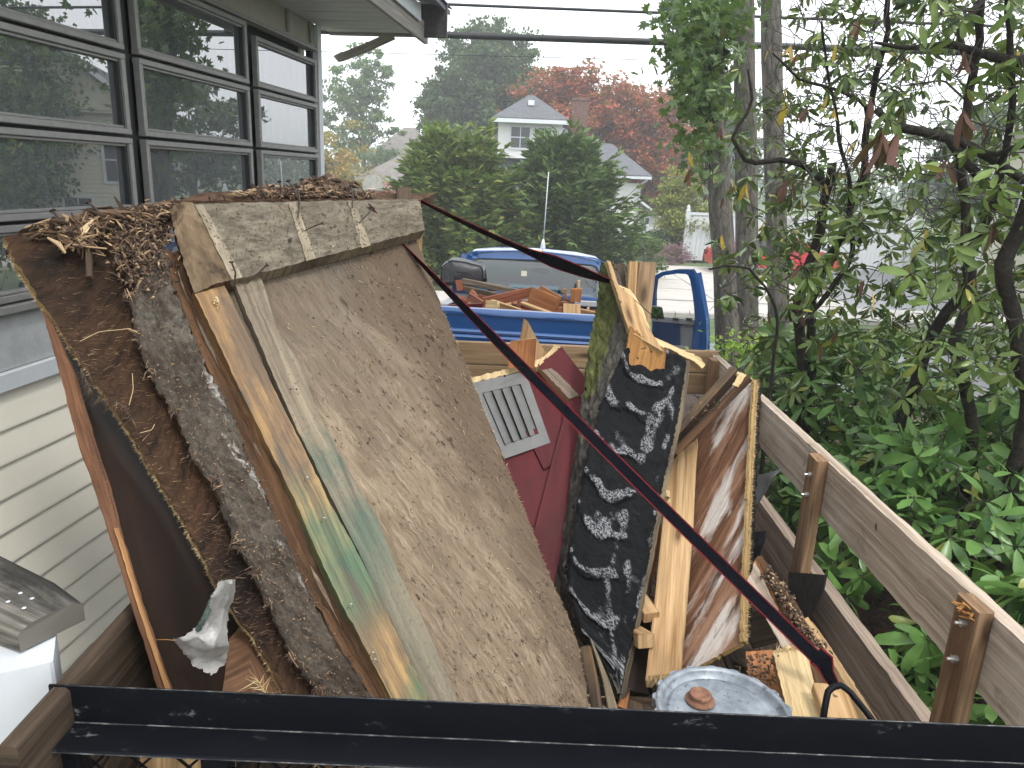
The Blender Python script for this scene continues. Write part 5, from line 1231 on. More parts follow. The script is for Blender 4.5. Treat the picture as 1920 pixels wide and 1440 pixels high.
for s in (-1, 1):
    side = [(0, -.62), (.02, -.5), (.0, -.35), (.01, -.1), (-.01, -.02), (-.04, 0), (-.09, 0), (-.095, -.03), (-.06, -.06), (-.06, -.5)]
    V = []; F = []; ny = 14
    for k in range(ny + 1):
        y = 1.95 * k / ny
        for (dx, z) in side: V.append((s * (hw + dx * (1 if True else 1)), y - .02, z + .001 * math.sin(k)))
    n = len(side)
    for k in range(ny):
        for i in range(n - 1): a = k * n + i; F.append([a, a + 1, a + n + 1, a + n] if s > 0 else [a, a + n, a + n + 1, a + 1])
    o = tmesh('bed_side', V, F, M['blue'], smooth=True); o.data.set_sharp_from_angle(angle=RAD(35))
    tbox('bed_rail', (s * (hw - .09) - .03, .02, .003), (s * (hw - .09) + .05, 1.9, .016), M['chrome'])
    tbox('tail_lamp', (s * .755 - .04, -.03, -.33), (s * .755 + .04, .02, -.06), M['red_car'])
tbox('bed_floor', (-.74, .02, -.50), (.74, 1.92, -.47), M['blue_dark'])
tbox('bed_front_rail', (-.76, 1.86, -.02), (.76, 1.95, .035), M['chrome'])
tbox('bed_front_wall', (-.76, 1.90, -.5), (.76, 1.94, -.02), M['blue_dark'])
# cab body
cabp = [(-.80, .0), (-.795, .08), (-.755, .22), (-.70, .36), (-.665, .44), (-.60, .485), (-.4, .515), (0, .53), (.4, .515), (.60, .485), (.665, .44), (.70, .36), (.755, .22), (.795, .08), (.80, .0)]
def slab_y(name, prof, y0, y1, sc0, sc1, z1, mat, parent=None):
    V = [(x * sc0, y0, z) for x, z in prof] + [(x * sc1, y1, z * z1) for x, z in prof]; n = len(prof)
    F = [[i, i + 1, n + i + 1, n + i] for i in range(n - 1)]
    return tmesh(name, V, F, mat, parent, True)
# roof skin
RV = []; RF = []; ny = 8
for k in range(ny + 1):
    f = k / ny; y = 2.02 + 1.15 * f; drop = -.035 * (abs(2 * f - 1) ** 3) - (.02 if k == 0 else 0)
    for (x, z) in cabp[3:12]: RV.append((x * (1 - .03 * (k == 0)), y, z + drop))
n = 9
for k in range(ny):
    for i in range(n - 1): a = k * n + i; RF.append([a, a + 1, a + n + 1, a + n])
tmesh('roof', RV, RF, M['blue'], smooth=True)
# rear wall of the cab: blue frame round the back window
def quadstrip(name, outer, inner, mat, parent=None, closed=True):
    n = len(outer); V = list(outer) + list(inner); F = []
    for i in range(n if closed else n - 1): j = (i + 1) % n; F.append([i, j, n + j, n + i])
    return tmesh(name, V, F, mat, parent)
out_ = [(-.80, 1.99, -.02), (-.785, 2.0, .10), (-.70, 2.02, .35), (-.655, 2.04, .428), (-.58, 2.04, .455), (0, 2.03, .492), (.58, 2.04, .455), (.655, 2.04, .428), (.70, 2.02, .35), (.785, 2.0, .10), (.80, 1.99, -.02)]
inn_ = [(-.66, 1.985, .07), (-.665, 1.985, .12), (-.63, 2.005, .33), (-.60, 2.02, .372), (-.55, 2.025, .384), (0, 2.015, .40), (.55, 2.025, .384), (.60, 2.02, .372), (.63, 2.005, .33), (.665, 1.985, .12), (.66, 1.985, .07)]
quadstrip('cab_rear_panel', out_, inn_, M['blue'])
tbox('cab_rear_lower', (-.80, 1.965, -.60), (.80, 1.985, .07), M['blue'])
in2 = [(x * .97, y - .004, .07 + (z - .07) * .95 + .004) for x, y, z in inn_]
quadstrip('window_seal', [(x, y - .006, z) for x, y, z in inn_], in2, M['trim_black'])
V = [(x, y + .002, z) for x, y, z in in2]
F = [[i, i + 1, 10 - (i + 1), 10 - i] for i in range(5)]
tmesh('rear_window', V, F, M['car_glass'])
# windscreen pillars, far side
V = [(-.70, 3.05, .40), (.70, 3.05, .40), (.80, 3.75, .02), (-.80, 3.75, .02)]
tmesh('windscreen', V, [[0, 1, 2, 3]], M['car_glass'])
for s in (-1, 1):
    beam('pillar', T(s * .69, 3.06, .41), T(s * .80, 3.78, .0), .05, .05, M['blue'], (1, 0, 0), TRK, 1)
    beam('pillar', T(s * .69, 2.06, .41), T(s * .79, 2.02, .0), .06, .06, M['blue'], (1, 0, 0), TRK, 1)
beam('roof_side_rail', T(-.69, 2.05, .40), T(-.69, 3.1, .40), .05, .04, M['blue'], (1, 0, 0), TRK, 1)
beam('roof_side_rail', T(.69, 2.05, .40), T(.69, 3.1, .40), .05, .04, M['blue'], (1, 0, 0), TRK, 1)
tbox('left_door', (-.82, 2.03, -.55), (-.77, 3.25, .04), M['blue'])
tbox('sill', (.74, 2.03, -.66), (.80, 3.3, -.55), M['blue'])
tbox('cab_floor', (-.78, 2.0, -.66), (.78, 3.6, -.60), M['car_grey'])
tbox('dashboard', (-.76, 3.2, -.25), (.76, 3.7, -.06), M['trim_black'])
# hood and front fenders
HV = []; HF = []
for k, (y, z) in enumerate(((3.62, .03), (3.9, .0), (4.4, -.05), (4.75, -.12), (4.85, -.25), (4.86, -.6))):
    for x in (-.82, -.74, -.4, 0, .4, .74, .82): HV.append((x, y, z - (.09 if abs(x) > .8 else .02 * abs(x))))
for k in range(5):
    for i in range(6): a = k * 7 + i; HF.append([a, a + 1, a + 8, a + 7])
tmesh('hood', HV, HF, M['blue'], smooth=True)
for s in (-1, 1): tbox('front_fender', (s * .81 - .02, 3.55, -.62), (s * .81 + .02, 4.85, -.07), M['blue'])
for s in (-1, 1):
    for y in (.95, 4.2):
        wm = TM @ Matrix.Translation((s * .72, y, -.86)) @ Matrix.Rotation(RAD(90), 4, 'Y')
        wo = lathe('wheel', [(.12, -.10), (.22, -.11), (.34, -.10), (.36, -.06), (.36, .06), (.34, .10), (.22, .11), (.12, .08), (0, .06)], M['tyre'], TRK, 28, wm)
tbox('rear_bumper', (-.80, -.16, -.68), (.80, -.02, -.52), M['chrome'])
# things seen through the back window
mr = lathe('rear_view_mirror', [(0, -.015), (.10, -.012), (.11, 0), (.10, .012), (0, .015)], M['trim_black'], TRK, 20, TM @ Matrix.Translation((.08, 3.15, .30)) @ Matrix.Scale(.32, 4, (0, 0, 1)) @ Matrix.Rotation(RAD(90), 4, 'X'))
tbox('window_sticker', (-.13, 1.990, .235), (-.075, 1.994, .285), M['cream_wall'])
tbox('seat_back', (-.62, 2.25, -.4), (-.12, 2.40, .04), M['car_grey'], ch=.04); tbox('seat_back', (.12, 2.25, -.4), (.62, 2.40, .06), M['trim_black'], ch=.04)
tbox('headrest', (-.46, 2.27, .06), (-.24, 2.36, .17), M['trim_black'], ch=.03)
tbox('headrest', (.26, 2.27, .08), (.50, 2.36, .21), M['trim_black'], ch=.03)
# high brake light and antenna
tbox('brake_light', (-.13, 2.0, .455), (.06, 2.05, .50), M['amber'], ch=.01)
am = P(1018, 463, 8.15)
lathe('antenna_base', [(.034, -.16), (.03, -.02), (.024, .02), (.012, .08), (0, .09)], M['trim_white'], TRK, 14, Matrix.Translation(am))
tube('antenna', [am, am + Vector((.02, 0, .78))], .006, M['trim_white'], TRK, 5)
# seam lines in the roof
beam('roof_seam', T(-.66, 2.005, .40), T(-.655, 2.06, .445), .012, .01, M['trim_black'], (1, 0, 0), TRK, 1)
# open passenger door
do = bpy.data.objects.new('passenger_door', None); COL.objects.link(do); do.parent = TRK; do.location = P(1240, 590, 8.5) - wloc(TRK)
DY = lambda px: 8.75 - (px - 1215) / 110 * .45
def dp(x, y, o=0): return P(x, y, DY(x) + o)
loop = [(1221, 596), (1222, 545), (1226, 518), (1240, 510), (1270, 505), (1298, 505), (1308, 520), (1314, 560), (1319, 600)]
loop_in = [(1228, 596), (1228, 548), (1231, 524), (1243, 517), (1270, 513), (1289, 514), (1296, 530), (1300, 565), (1304, 600)]
loft('window_frame', [[dp(*p) for p in loop], [dp(*p) for p in loop_in]], [M['blue'], M['blue_dark']], .05, do, 2, 40)
loft('door_edge', [[dp(1293, 520, -.02), dp(1300, 560, -.03), dp(1303, 600, -.03), dp(1297, 640, -.03), dp(1295, 700, -.03)], [dp(1308, 512, -.02), dp(1317, 560, -.03), dp(1324, 600, -.03), dp(1325, 640, -.03), dp(1322, 700, -.03)]], [M['blue'], M['blue']], .09, do, 5, 24, lambda u, v, U, V_: .015 * math.sin(u * 3.14))
loft('inner_panel', [[dp(1222, 596), dp(1222, 720)], [dp(1300, 603), dp(1296, 720)]], [M['car_grey']] * 2, .06, do, 4, 4)
loft('door_skin_panel', [[dp(1224, 600, -.03), dp(1224, 648, -.03)], [dp(1274, 606, -.03), dp(1274, 654, -.03)]], [M['blue_dark']] * 2, .02, do, 4, 4)
loft('armrest', [[dp(1262, 648, -.05), dp(1262, 662, -.05)], [dp(1290, 650, -.05), dp(1290, 664, -.05)]], [M['chrome']] * 2, .03, do, 2, 2)
loft('belt_trim', [[dp(1222, 592, -.04), dp(1222, 602, -.04)], [dp(1300, 600, -.04), dp(1300, 609, -.04)]], [M['car_grey']] * 2, .03, do, 4, 2)
for x in (1262, 1287): beam('lock_stub', dp(x, 598, -.06), dp(x + 10, 599, -.06), .03, .02, M['trim_black'], (0, 0, 1), do, 1)
mi_ = bpy.data.objects.new('door_mirror', None); COL.objects.link(mi_); mi_.parent = TRK; mi_.location = P(1230, 585, 8.2) - wloc(TRK)
mq = [P(1205, 572, 8.15), P(1242, 577, 8.15), P(1246, 599, 8.15), P(1205, 596, 8.15)]
loft('mirror_shell', [[mq[0], mq[3]], [mq[1], mq[2]]], [M['trim_black']] * 2, .08, mi_, 6, 4)
t = NT('mirror_face'); t.done((.5, .55, .5), .03, Metallic=1.0)
loft('mirror_face', [[mq[0].lerp(mq[2], .08) - Vector((0, .004, 0)), mq[3].lerp(mq[1], .08) - Vector((0, .004, 0))], [mq[1].lerp(mq[3], .08) - Vector((0, .004, 0)), mq[2].lerp(mq[0], .08) - Vector((0, .004, 0))]], [t.m] * 2, .003, mi_, 1, 1)
# dark vinyl bag wedged beside the cab
bgx = thing('vinyl_bag', T(-.62, 1.75, .0), 'dark grey vinyl bag slumped on the bed rail at the left rear of the cab', 'bag')
V = []; F = []
q0 = [(826, 534), (828, 500), (845, 487), (870, 490), (905, 500), (908, 520), (900, 534)]
cc_ = [P(x, y, 6.95) for x, y in q0]; c2 = [p + Vector((.02, .32, .02)) for p in cc_]
ctr = sum(cc_, Vector()) / len(cc_)
rings = []
for f, sc in ((-.055, .01), (-.05, .55), (-.03, .86), (0, .98), (.12, 1.03), (.24, 1.0), (.33, .9), (.36, .5), (.365, .01)):
    rings.append([ctr + (p - ctr) * sc + Vector((0, f, 0)) + Vector((fbm(p.x * 9, f * 9) * .012, 0, fbm(p.z * 14, f * 9, 3) * .014)) for p in resample(cc_ + [cc_[0]], 29)[:-1]])
for rg_ in rings: V += rg_
for k in range(len(rings) - 1):
    for i in range(28): j = (i + 1) % 28; F.append([k * 28 + i, k * 28 + j, (k + 1) * 28 + j, (k + 1) * 28 + i])
np_mesh('bag_body', [tuple(v) for v in V], F, bgx, [M['bag']], None, None, True)
tube('piping', [p - Vector((0, .008, 0)) for p in rings[3]] + [rings[3][0] - Vector((0, .008, 0))], .007, M['trim_black'], bgx, 5)
tube('piping', [P(842, 488, 6.93), P(836, 505, 6.91), P(838, 534, 6.91)], .008, M['trim_black'], bgx, 5)
loft('bag_face', [[P(830, 530, 6.90), P(831, 503, 6.90)], [P(852, 528, 6.89), P(848, 492, 6.90)]], [M['bag']] * 2, .01, bgx, 4, 5, lambda u, v, U, V_: .01 * fbm(U * 20, V_ * 20))
# scrap lumber heaped in the bed
LB = [ # label, a, b, w, t, mat, side
    ('upright orange block at the left front corner of the truck bed heap', (866, 545, 6.6), (862, 524, 6.62), .085, .04, 'lumber_red', (1, 0, 0)),
    ('long weathered board lying on top of the heap under the rear window', (868, 527, 6.6), (975, 548, 6.3), .05, .03, 'grain_bare', (0, 0, 1)),
    ('bark-edged batten under the long weathered board in the truck bed', (870, 540, 6.5), (960, 560, 6.2), .04, .04, 'old_dark_wood', (0, 0, 1)),
    ('red-faced plank in the middle of the truck bed heap', (905, 568, 6.0), (995, 548, 6.1), .085, .03, 'lumber_red', (0, 0, 1)),
    ('broad pine board slanting down right of centre in the heap', (992, 553, 5.95), (1044, 575, 5.8), .14, .02, 'pine_orange', (0, .2, 1)),
    ('second broad board tucked behind the slanting pine board', (1010, 548, 6.1), (1050, 570, 5.95), .12, .02, 'pine_orange', (0, .2, 1)),
    ('flat pale board lying below the slanting pine board', (978, 568, 5.75), (1032, 588, 5.6), .05, .02, 'pine', (.2, 1, .1)),
    ('small square pine block standing at the right of the heap', (1079, 566, 5.9), (1081, 540, 5.9), .085, .03, 'pine_orange', (1, 0, 0)),
    ('thin upright lath behind the small square pine block', (1086, 568, 6.0), (1085, 525, 6.0), .02, .02, 'pine_pale', (1, 0, 0)),
    ('second thin upright stick left of the square pine block', (1061, 562, 5.95), (1058, 541, 5.95), .025, .02, 'pine_orange', (1, 0, 0)),
    ('pale board end standing below the square pine block', (1072, 590, 5.55), (1072, 570, 5.6), .13, .025, 'pine', (1, 0, 0)),
    ('pale yellow offcut at the front of the heap near the tailgate', (912, 572, 5.6), (935, 573, 5.55), .07, .05, 'pine_pale', (0, .2, 1)),
    ('split pine piece slanting right from the pale yellow offcut', (922, 566, 5.7), (978, 585, 5.5), .04, .03, 'pine', (0, 0, 1)),
    ('dark red strip lying just inside the tailgate at the left', (832, 577, 5.45), (905, 573, 5.5), .04, .03, 'red_paint', (0, 0, 1)),
    ('orange broken piece near the left end of the heap', (880, 556, 5.9), (905, 572, 5.7), .06, .03, 'lumber_red', (0, .5, 1)),
    ('curled broken piece poking up beside the red-faced plank', (884, 548, 6.1), (893, 560, 5.95), .05, .03, 'lumber_red', (.5, .5, 1)),
]
for (lb, a, b, w_, t_, mt, sd2) in LB:
    o = beam('scrap_board', P(*a), P(*b), w_, t_, M[mt], sd2, None, 3, broken=(.012, .012)); tag(o, lb, 'board', 'scrap wood heaped in the truck bed')
r = random.Random(12); seen = {}
CN = {'lumber_red': 'reddish', 'pine_orange': 'orange', 'pine': 'yellowish', 'old_dark_wood': 'weathered', 'red_paint': 'painted red'}
for i in range(54):
    lx, ly = r.uniform(-.66, .62), r.uniform(.12, 1.75); z = -.16 + .10 * (ly / 1.7) + .09 * r.random() - .14 * max(0, lx - .2)
    a = r.uniform(-.6, .6) + (1.57 if r.random() < .3 else 0); ln = r.uniform(.15, .42)
    d = Vector((math.cos(a), math.sin(a), r.uniform(-.18, .18))) * ln / 2
    p0 = Vector((lx, ly, z)); q0_, q1_ = p0 - d, p0 + d
    for q in (q0_, q1_): q.x = max(-.68, min(.68, q.x)); q.y = max(.07, min(1.83, q.y))
    mt = r.choice(['lumber_red', 'lumber_red', 'pine_orange', 'pine_orange', 'pine', 'old_dark_wood', 'red_paint']); across = abs(math.cos(a)) > .7
    lab = '%s %s scrap board lying %s in the truck bed, %s, %s' % ('short' if ln < .28 else 'longer', CN[mt], 'crosswise' if across else 'lengthwise', 'far left' if lx < -.4 else 'centre left' if lx < -.05 else 'centre right' if lx < .3 else 'far right', 'nearest the tailgate' if ly < .6 else 'midway along' if ly < 1.2 else 'nearest the cab')
    if lab in seen: continue
    seen[lab] = 1
    o = beam('scrap_board', T(*q0_), T(*q1_), r.uniform(.04, .10), r.uniform(.015, .03), M[mt], (r.uniform(-.4, .4), r.uniform(-.3, .3), 1) if r.random() < .5 else (-math.sin(a), math.cos(a), .2), None, 2, broken=(.012, .012))
    tag(o, lab, 'board', 'scrap wood heaped in the truck bed')
chips('bed_splinters', lambda r: T(r.uniform(-.68, .66), r.uniform(.1, 1.8), -.10 + r.random() * .06), 700, .10, .006, M['splinter'], TRK, 71, .3)
# ------------------------------------------------------------ vegetation
def nrm(a): return a / np.maximum(np.linalg.norm(a, axis=-1, keepdims=True), 1e-9)
# rhododendron leaf template: x along the leaf, y across, z up
LT = np.array([(0, 0, 0), (.16, .085, .02), (.16, 0, 0), (.16, -.085, .02), (.52, .155, .025), (.52, 0, -.01), (.52, -.155, .025), (.86, .115, -.04), (.86, 0, -.065), (.86, -.115, -.04), (1, 0, -.115)], dtype=float)
LF = [[0, 2, 1, 1], [0, 3, 2, 2], [1, 2, 5, 4], [2, 3, 6, 5], [4, 5, 8, 7], [5, 6, 9, 8], [7, 8, 10, 10], [8, 9, 10, 10]]
LFT = np.array([[0, 2, 1], [0, 3, 2], [1, 2, 5], [1, 5, 4], [2, 3, 6], [2, 6, 5], [4, 5, 8], [4, 8, 7], [5, 6, 9], [5, 9, 8], [7, 8, 10], [8, 9, 10]])
def leaf_frames(org, direc, up, ln, wd):
    """stack leaf templates; direc and up are unit vectors"""
    d = nrm(direc); s = nrm(np.cross(up, d)); u = np.cross(d, s)
    n = len(org)
    V = org[:, None, :] + ln[:, None, None] * LT[None, :, 0, None] * d[:, None, :] + (ln * wd)[:, None, None] * LT[None, :, 1, None] * s[:, None, :] + ln[:, None, None] * LT[None, :, 2, None] * u[:, None, :]
    F = (LFT[None] + (np.arange(n) * 11)[:, None, None]).reshape(-1, 3)
    return V.reshape(-1, 3), F
_lm = {}
def leaf_mesh(mat):
    if mat not in _lm:
        o = np_mesh('leaf_shape', LT, LFT, None, [M[mat]], None, None, True); _lm[mat] = o.data; bpy.data.objects.remove(o)
    return _lm[mat]
def whorls(tips, outs, seed, lnr=(.09, .15), nl=(5, 10), droop=(-.85, .35)):
    g = np.random.default_rng(seed); O = []; D = []; U = []; Ls = []
    for p, o in zip(tips, outs):
        ax = nrm(np.array(o) + g.normal(0, .25, 3)); a = nrm(np.cross(ax, g.normal(0, 1, 3))); b = np.cross(ax, a)
        k = g.integers(*nl); ph = g.random() * 6.3; dr = g.uniform(*droop); base_l = g.uniform(*lnr)
        for i in range(k):
            t = ph + i * 2.4; e = dr + g.normal(0, .33)
            d = nrm((a * math.cos(t) + b * math.sin(t)) * math.cos(e) + ax * math.sin(e) + np.array([0, 0, -.22]))
            O.append(np.array(p) + d * .008 - ax * g.uniform(0, .03)); D.append(d); U.append(nrm(ax + g.normal(0, .38, 3))); Ls.append(base_l * g.uniform(.6, 1.12))
    return np.array(O), np.array(D), np.array(U), np.array(Ls)
def in_view(p):
    q = Vector(p) - CAM; z = q.dot(FW)
    if z < .1: return None
    x = 960 + FPX * q.dot(RT) / z; y = 720 - FPX * q.dot(UP) / z
    return (x, y, z) if -20 < x < 1940 and -20 < y < 1460 else None
def grow(name, parent, stems, tips, mat_stem, mat_twig, r_tip=.0022, seed=1, stem_name='stem'):
    """stems: list of (points, r0, r1). tips are joined to the nearest wood by wandering twigs"""
    g = np.random.default_rng(seed); nodes = []; 
    for pts, r0, r1 in stems:
        rp = resample(pts, max(12, int(sum((Vector(a) - Vector(b)).length for a, b in zip(pts, pts[1:])) / .07)))
        n = len(rp); rr = [r0 + (r1 - r0) * i / (n - 1) for i in range(n)]
        rp = [p + Vector((fbm(p.z * 6, p.x * 6, seed), fbm(p.z * 6, p.y * 6, seed + 4), 0)) * min(.015, r0 * .8) for p in rp]
        rr = [q * (1 + .18 * fbm(i * .5, seed)) for i, q in enumerate(rr)]
        tube(stem_name, rp, rr, mat_stem, parent, 9)
        nodes += [(tuple(p), q) for p, q in zip(rp, rr)]
    NP = np.array([n[0] for n in nodes]); cap = len(NP) + len(tips) * 9 + 10
    A = np.zeros((cap, 3)); A[:len(NP)] = NP; cnt = len(NP)
    tips = [np.array(t) for t in tips]
    d0 = [np.min(np.sum((NP - t) ** 2, 1)) for t in tips]
    mb = MB(); outs = [None] * len(tips)
    for ti in np.argsort(d0):
        t = tips[ti]; dd = A[:cnt] - t; ds = np.sum(dd ** 2, 1) * (1 + 1.2 * (A[:cnt, 2] > t[2] - .02)); k = int(np.argmin(ds)); a = A[k].copy(); L_ = np.linalg.norm(t - a)
        n = max(2, min(8, int(L_ / .06) + 1)); pts = []
        mid = g.normal(0, .14 * L_, 3); mid[2] -= .08 * L_
        for i in range(n + 1):
            f = i / n; p = a * (1 - f) + t * f + mid * math.sin(math.pi * f) + (g.normal(0, .010, 3) if 0 < i < n else 0); pts.append(p)
        r0 = min(.010, r_tip + .006 * L_)
        V, F = tube_data([Vector(p) for p in pts], [r0 + (r_tip - r0) * i / n for i in range(n + 1)], 4, False); mb.add(V, F)
        for p in pts[1:]: A[cnt] = p; cnt += 1
        outs[ti] = nrm(nrm(pts[-1] - pts[-2]) + np.array([0, 0, .5]))
    mb.build('twigs', mat_twig, parent, True, kind='stuff')
    return outs
def leafy(parent, tips, outs, mat, seed, n_parts=290, **k):
    O, D, U_, Ls = whorls(tips, outs, seed, **k)
    sc = np.array([(lambda q: (l / q[2]) if q else 0)(in_view(o)) for o, l in zip(O, Ls)])
    order = np.argsort(-sc); big = order[:n_parts]; rest = order[n_parts:]
    me = leaf_mesh(mat); wl = wloc(parent)
    for i in big:
        d = nrm(D[i]); s = nrm(np.cross(U_[i], d)); u = np.cross(d, s); l = Ls[i]
        o = bpy.data.objects.new('leaf', me); COL.objects.link(o); o.parent = parent
        mx = Matrix((Vector(d) * l, Vector(s) * l, Vector(u) * l)).transposed().to_4x4(); mx.translation = Vector(O[i]) - wl; o.matrix_local = mx
    V, F = leaf_frames(O[rest], D[rest], U_[rest], Ls[rest], np.full(len(rest), 1.0))
    np_mesh('leaves', V, F, parent, [M[mat]], None, None, True, 'stuff')
# --- tall old rhododendron with bare dark trunks
rt = thing('rhododendron', (2.6, 4.6, 1.0), 'tall old rhododendron with dark twisting trunks and leathery leaves right of the trailer', 'rhododendron')
def st_(pts, r0, r1, ground=False):
    q = [P(*p) for p in pts]
    if ground: q = [Vector((q[0].x + .05, q[0].y + .05, gz(q[0].x, q[0].y)))] + q
    return (q, r0, r1)
stems = [
    st_([(1505, 690, 4.7), (1498, 617, 4.7), (1500, 550, 4.65), (1531, 459, 4.6), (1550, 350, 4.5), (1562, 307, 4.45)], .042, .026, True),
    st_([(1523, 680, 4.9), (1519, 628, 4.9), (1525, 560, 4.85), (1550, 486, 4.8), (1577, 447, 4.7), (1593, 389, 4.6), (1620, 323, 4.5), (1622, 250, 4.4), (1640, 160, 4.3), (1662, 60, 4.2), (1670, -60, 4.1)], .038, .012, True),
    st_([(1682, 803, 4.2), (1710, 749, 4.15), (1733, 656, 4.1), (1748, 624, 4.05), (1776, 582, 4.0), (1807, 550, 3.95), (1820, 537, 3.9), (1818, 486, 3.85), (1842, 428, 3.8), (1869, 362, 3.7), (1838, 331, 3.7), (1811, 303, 3.7), (1776, 261, 3.7), (1720, 245, 3.75), (1675, 237, 3.8), (1640, 205, 3.85)], .046, .016, True),
    st_([(1818, 881, 3.7), (1824, 811, 3.7), (1811, 733, 3.7), (1787, 644, 3.72), (1807, 597, 3.75), (1822, 550, 3.8), (1813, 500, 3.8), (1812, 400, 3.85), (1800, 320, 3.85), (1815, 194, 3.85), (1828, 120, 3.8), (1838, 0, 3.7), (1850, -120, 3.6)], .036, .016, True),
    st_([(1930, 760, 3.2), (1920, 687, 3.2), (1900, 589, 3.2), (1877, 500, 3.2), (1895, 470, 3.2), (1925, 400, 3.15), (1950, 300, 3.1)], .042, .03, True),
    st_([(1550, 350, 4.5), (1531, 330, 4.5), (1500, 308, 4.45), (1468, 299, 4.4), (1402, 307, 4.35), (1371, 257, 4.3), (1392, 225, 4.3), (1410, 190, 4.3), (1403, 130, 4.3)], .020, .007),
    st_([(1630, 240, 4.4), (1620, 190, 4.3), (1560, 165, 4.2), (1500, 150, 4.2), (1450, 100, 4.1)], .012, .005),
    st_([(1675, 237, 3.8), (1745, 249, 3.75), (1815, 272, 3.7), (1925, 340, 3.6)], .022, .020),
    st_([(1925, 118, 3.4), (1861, 105, 3.45), (1783, 82, 3.5), (1700, 90, 3.6), (1640, 80, 3.7)], .022, .007),
    st_([(1820, 283, 3.7), (1870, 290, 3.6), (1900, 276, 3.5), (1950, 270, 3.4)], .014, .010),
    st_([(1838, 0, 3.7), (1800, 60, 3.6), (1830, 155, 3.5)], .016, .012),
    st_([(1460, 590, 3.9), (1440, 545, 3.9), (1410, 505, 3.85), (1370, 497, 3.8), (1330, 505, 3.7)], .014, .005, True),
    st_([(1495, 625, 4.6), (1600, 480, 4.5), (1590, 330, 4.2), (1560, 180, 4.1), (1540, 40, 4.0)], .018, .006),
    st_([(1869, 362, 3.7), (1900, 200, 3.5), (1895, 60, 3.4), (1880, -80, 3.3)], .018, .010),
]
g = np.random.default_rng(31)
def dens(x, y):
    """how leafy the tall shrub is round each sight line"""
    if x < 1275: return 0
    lim = 150 + max(0, (1340 - x)) * 3.2
    if y < lim - 60: base = 0
    elif y < 300: base = .8 if x < 1520 else .62
    elif y < 640: base = 1.0
    elif y < 760: base = .7
    else: base = .15
    if x > 1500 and y < 130: base = .5
    if x < 1340: base *= .45
    if x < 1420 and y > 560: base *= .5
    if 1690 < x < 1920 and 120 < y < 330: base *= .6
    return base
tips = []
while len(tips) < 1500:
    x, y = g.uniform(1275, 2350), g.uniform(-260, 800)
    if g.random() > dens(min(x, 1915), y): continue
    Y = g.uniform(3.7, 6.2) if x < 1700 else g.uniform(3.0, 5.6)
    p = P(x, y, Y)
    if p.x < 1.42 or p.z < gz(p.x, p.y) + .3: continue
    tips.append(tuple(p))
outs = grow('rhododendron', rt, stems, tips, M['bark_dark'], M['twig'], seed=3)
leafy(rt, tips, outs, 'rhodo', 41, lnr=(.07, .125))
# extra bare twigs in the upper right
bt = [tuple(P(g.uniform(1430, 2100), g.uniform(-60, 420), g.uniform(3.2, 5.2))) for _ in range(950)]
grow('bare', rt, [([P(1640, 160, 4.3), P(1700, 90, 4.2), P(1760, 60, 4.1)], .006, .004), ([P(1815, 194, 3.85), P(1770, 150, 3.9), P(1700, 160, 4.0)], .006, .004)], bt, M['twig'], M['twig'], r_tip=.0020, seed=9, stem_name='bare_branch')
# hanging dead leaf clusters and yellow leaves
def hang(parent, mat, px, py, Y, n, ln, name, spread=.25, lab=None, seed=1):
    r = np.random.default_rng(seed); me = leaf_mesh(mat); c = P(px, py, Y); wl = wloc(parent)
    for i in range(n):
        d = Vector((r.normal(0, spread), r.normal(0, spread), -1)).normalized(); l = ln * r.uniform(.75, 1.1)
        s = Vector((r.normal(), r.normal(), .1)); s = (s - d * s.dot(d)).normalized(); u = d.cross(s)
        o = bpy.data.objects.new(name, me); COL.objects.link(o); o.parent = parent
        mx = Matrix((d * l, s * l * .8, u * l)).transposed().to_4x4(); mx.translation = c + Vector((r.normal(0, .006), r.normal(0, .006), 0)) - wl; o.matrix_local = mx
        if lab: o['label'] = lab
for (x, y, Y, n, l) in ((1655, 245, 3.0, 6, .18), (1682, 250, 3.0, 4, .15), (1633, 182, 3.6, 2, .15), (1803, 205, 3.2, 4, .15), (1812, 95, 3.3, 3, .11), (1612, 35, 3.6, 3, .10), (1476, 338, 3.9, 4, .12), (1775, 300, 3.6, 4, .11), (1296, 315, 4.0, 3, .10), (1350, 240, 4.2, 6, .07), (1862, 420, 3.2, 3, .13), (1620, 290, 4.0, 3, .08)):
    hang(rt, 'dead_leaf', x, y, Y, n, l, 'dead_leaf', .3, 'dry brown hanging leaf', int(x))
for (x, y, Y, n, l, mt) in ((1630, 545, 2.9, 1, .11, 'yellow_leaf'), (1435, 410, 4.0, 2, .11, 'yellow_leaf'), (1476, 190, 4.0, 1, .12, 'yellow_leaf'), (1500, 205, 4.0, 1, .10, 'dead_leaf'), (1433, 140, 4.2, 1, .08, 'dead_leaf'), (1500, 100, 4.1, 1, .08, 'dead_leaf'), (1400, 345, 4.2, 2, .10, 'yellow_leaf'), (1570, 80, 4.2, 1, .1, 'yellow_leaf'), (1552, 180, 4.2, 1, .1, 'yellow_leaf'), (1815, 405, 3.4, 1, .09, 'dead_leaf'), (1535, 645, 3.9, 1, .09, 'dead_leaf'), (1356, 370, 4.2, 1, .07, 'dead_leaf'), (1740, 430, 3.6, 2, .10, 'yellow_leaf')):
    hang(rt, mt, x, y, Y, n, l, 'yellow_leaf' if mt[0] == 'y' else 'dead_leaf', .25, 'yellowing leaf' if mt[0] == 'y' else 'dry brown leaf', int(x + y))
gg = random.Random(17)
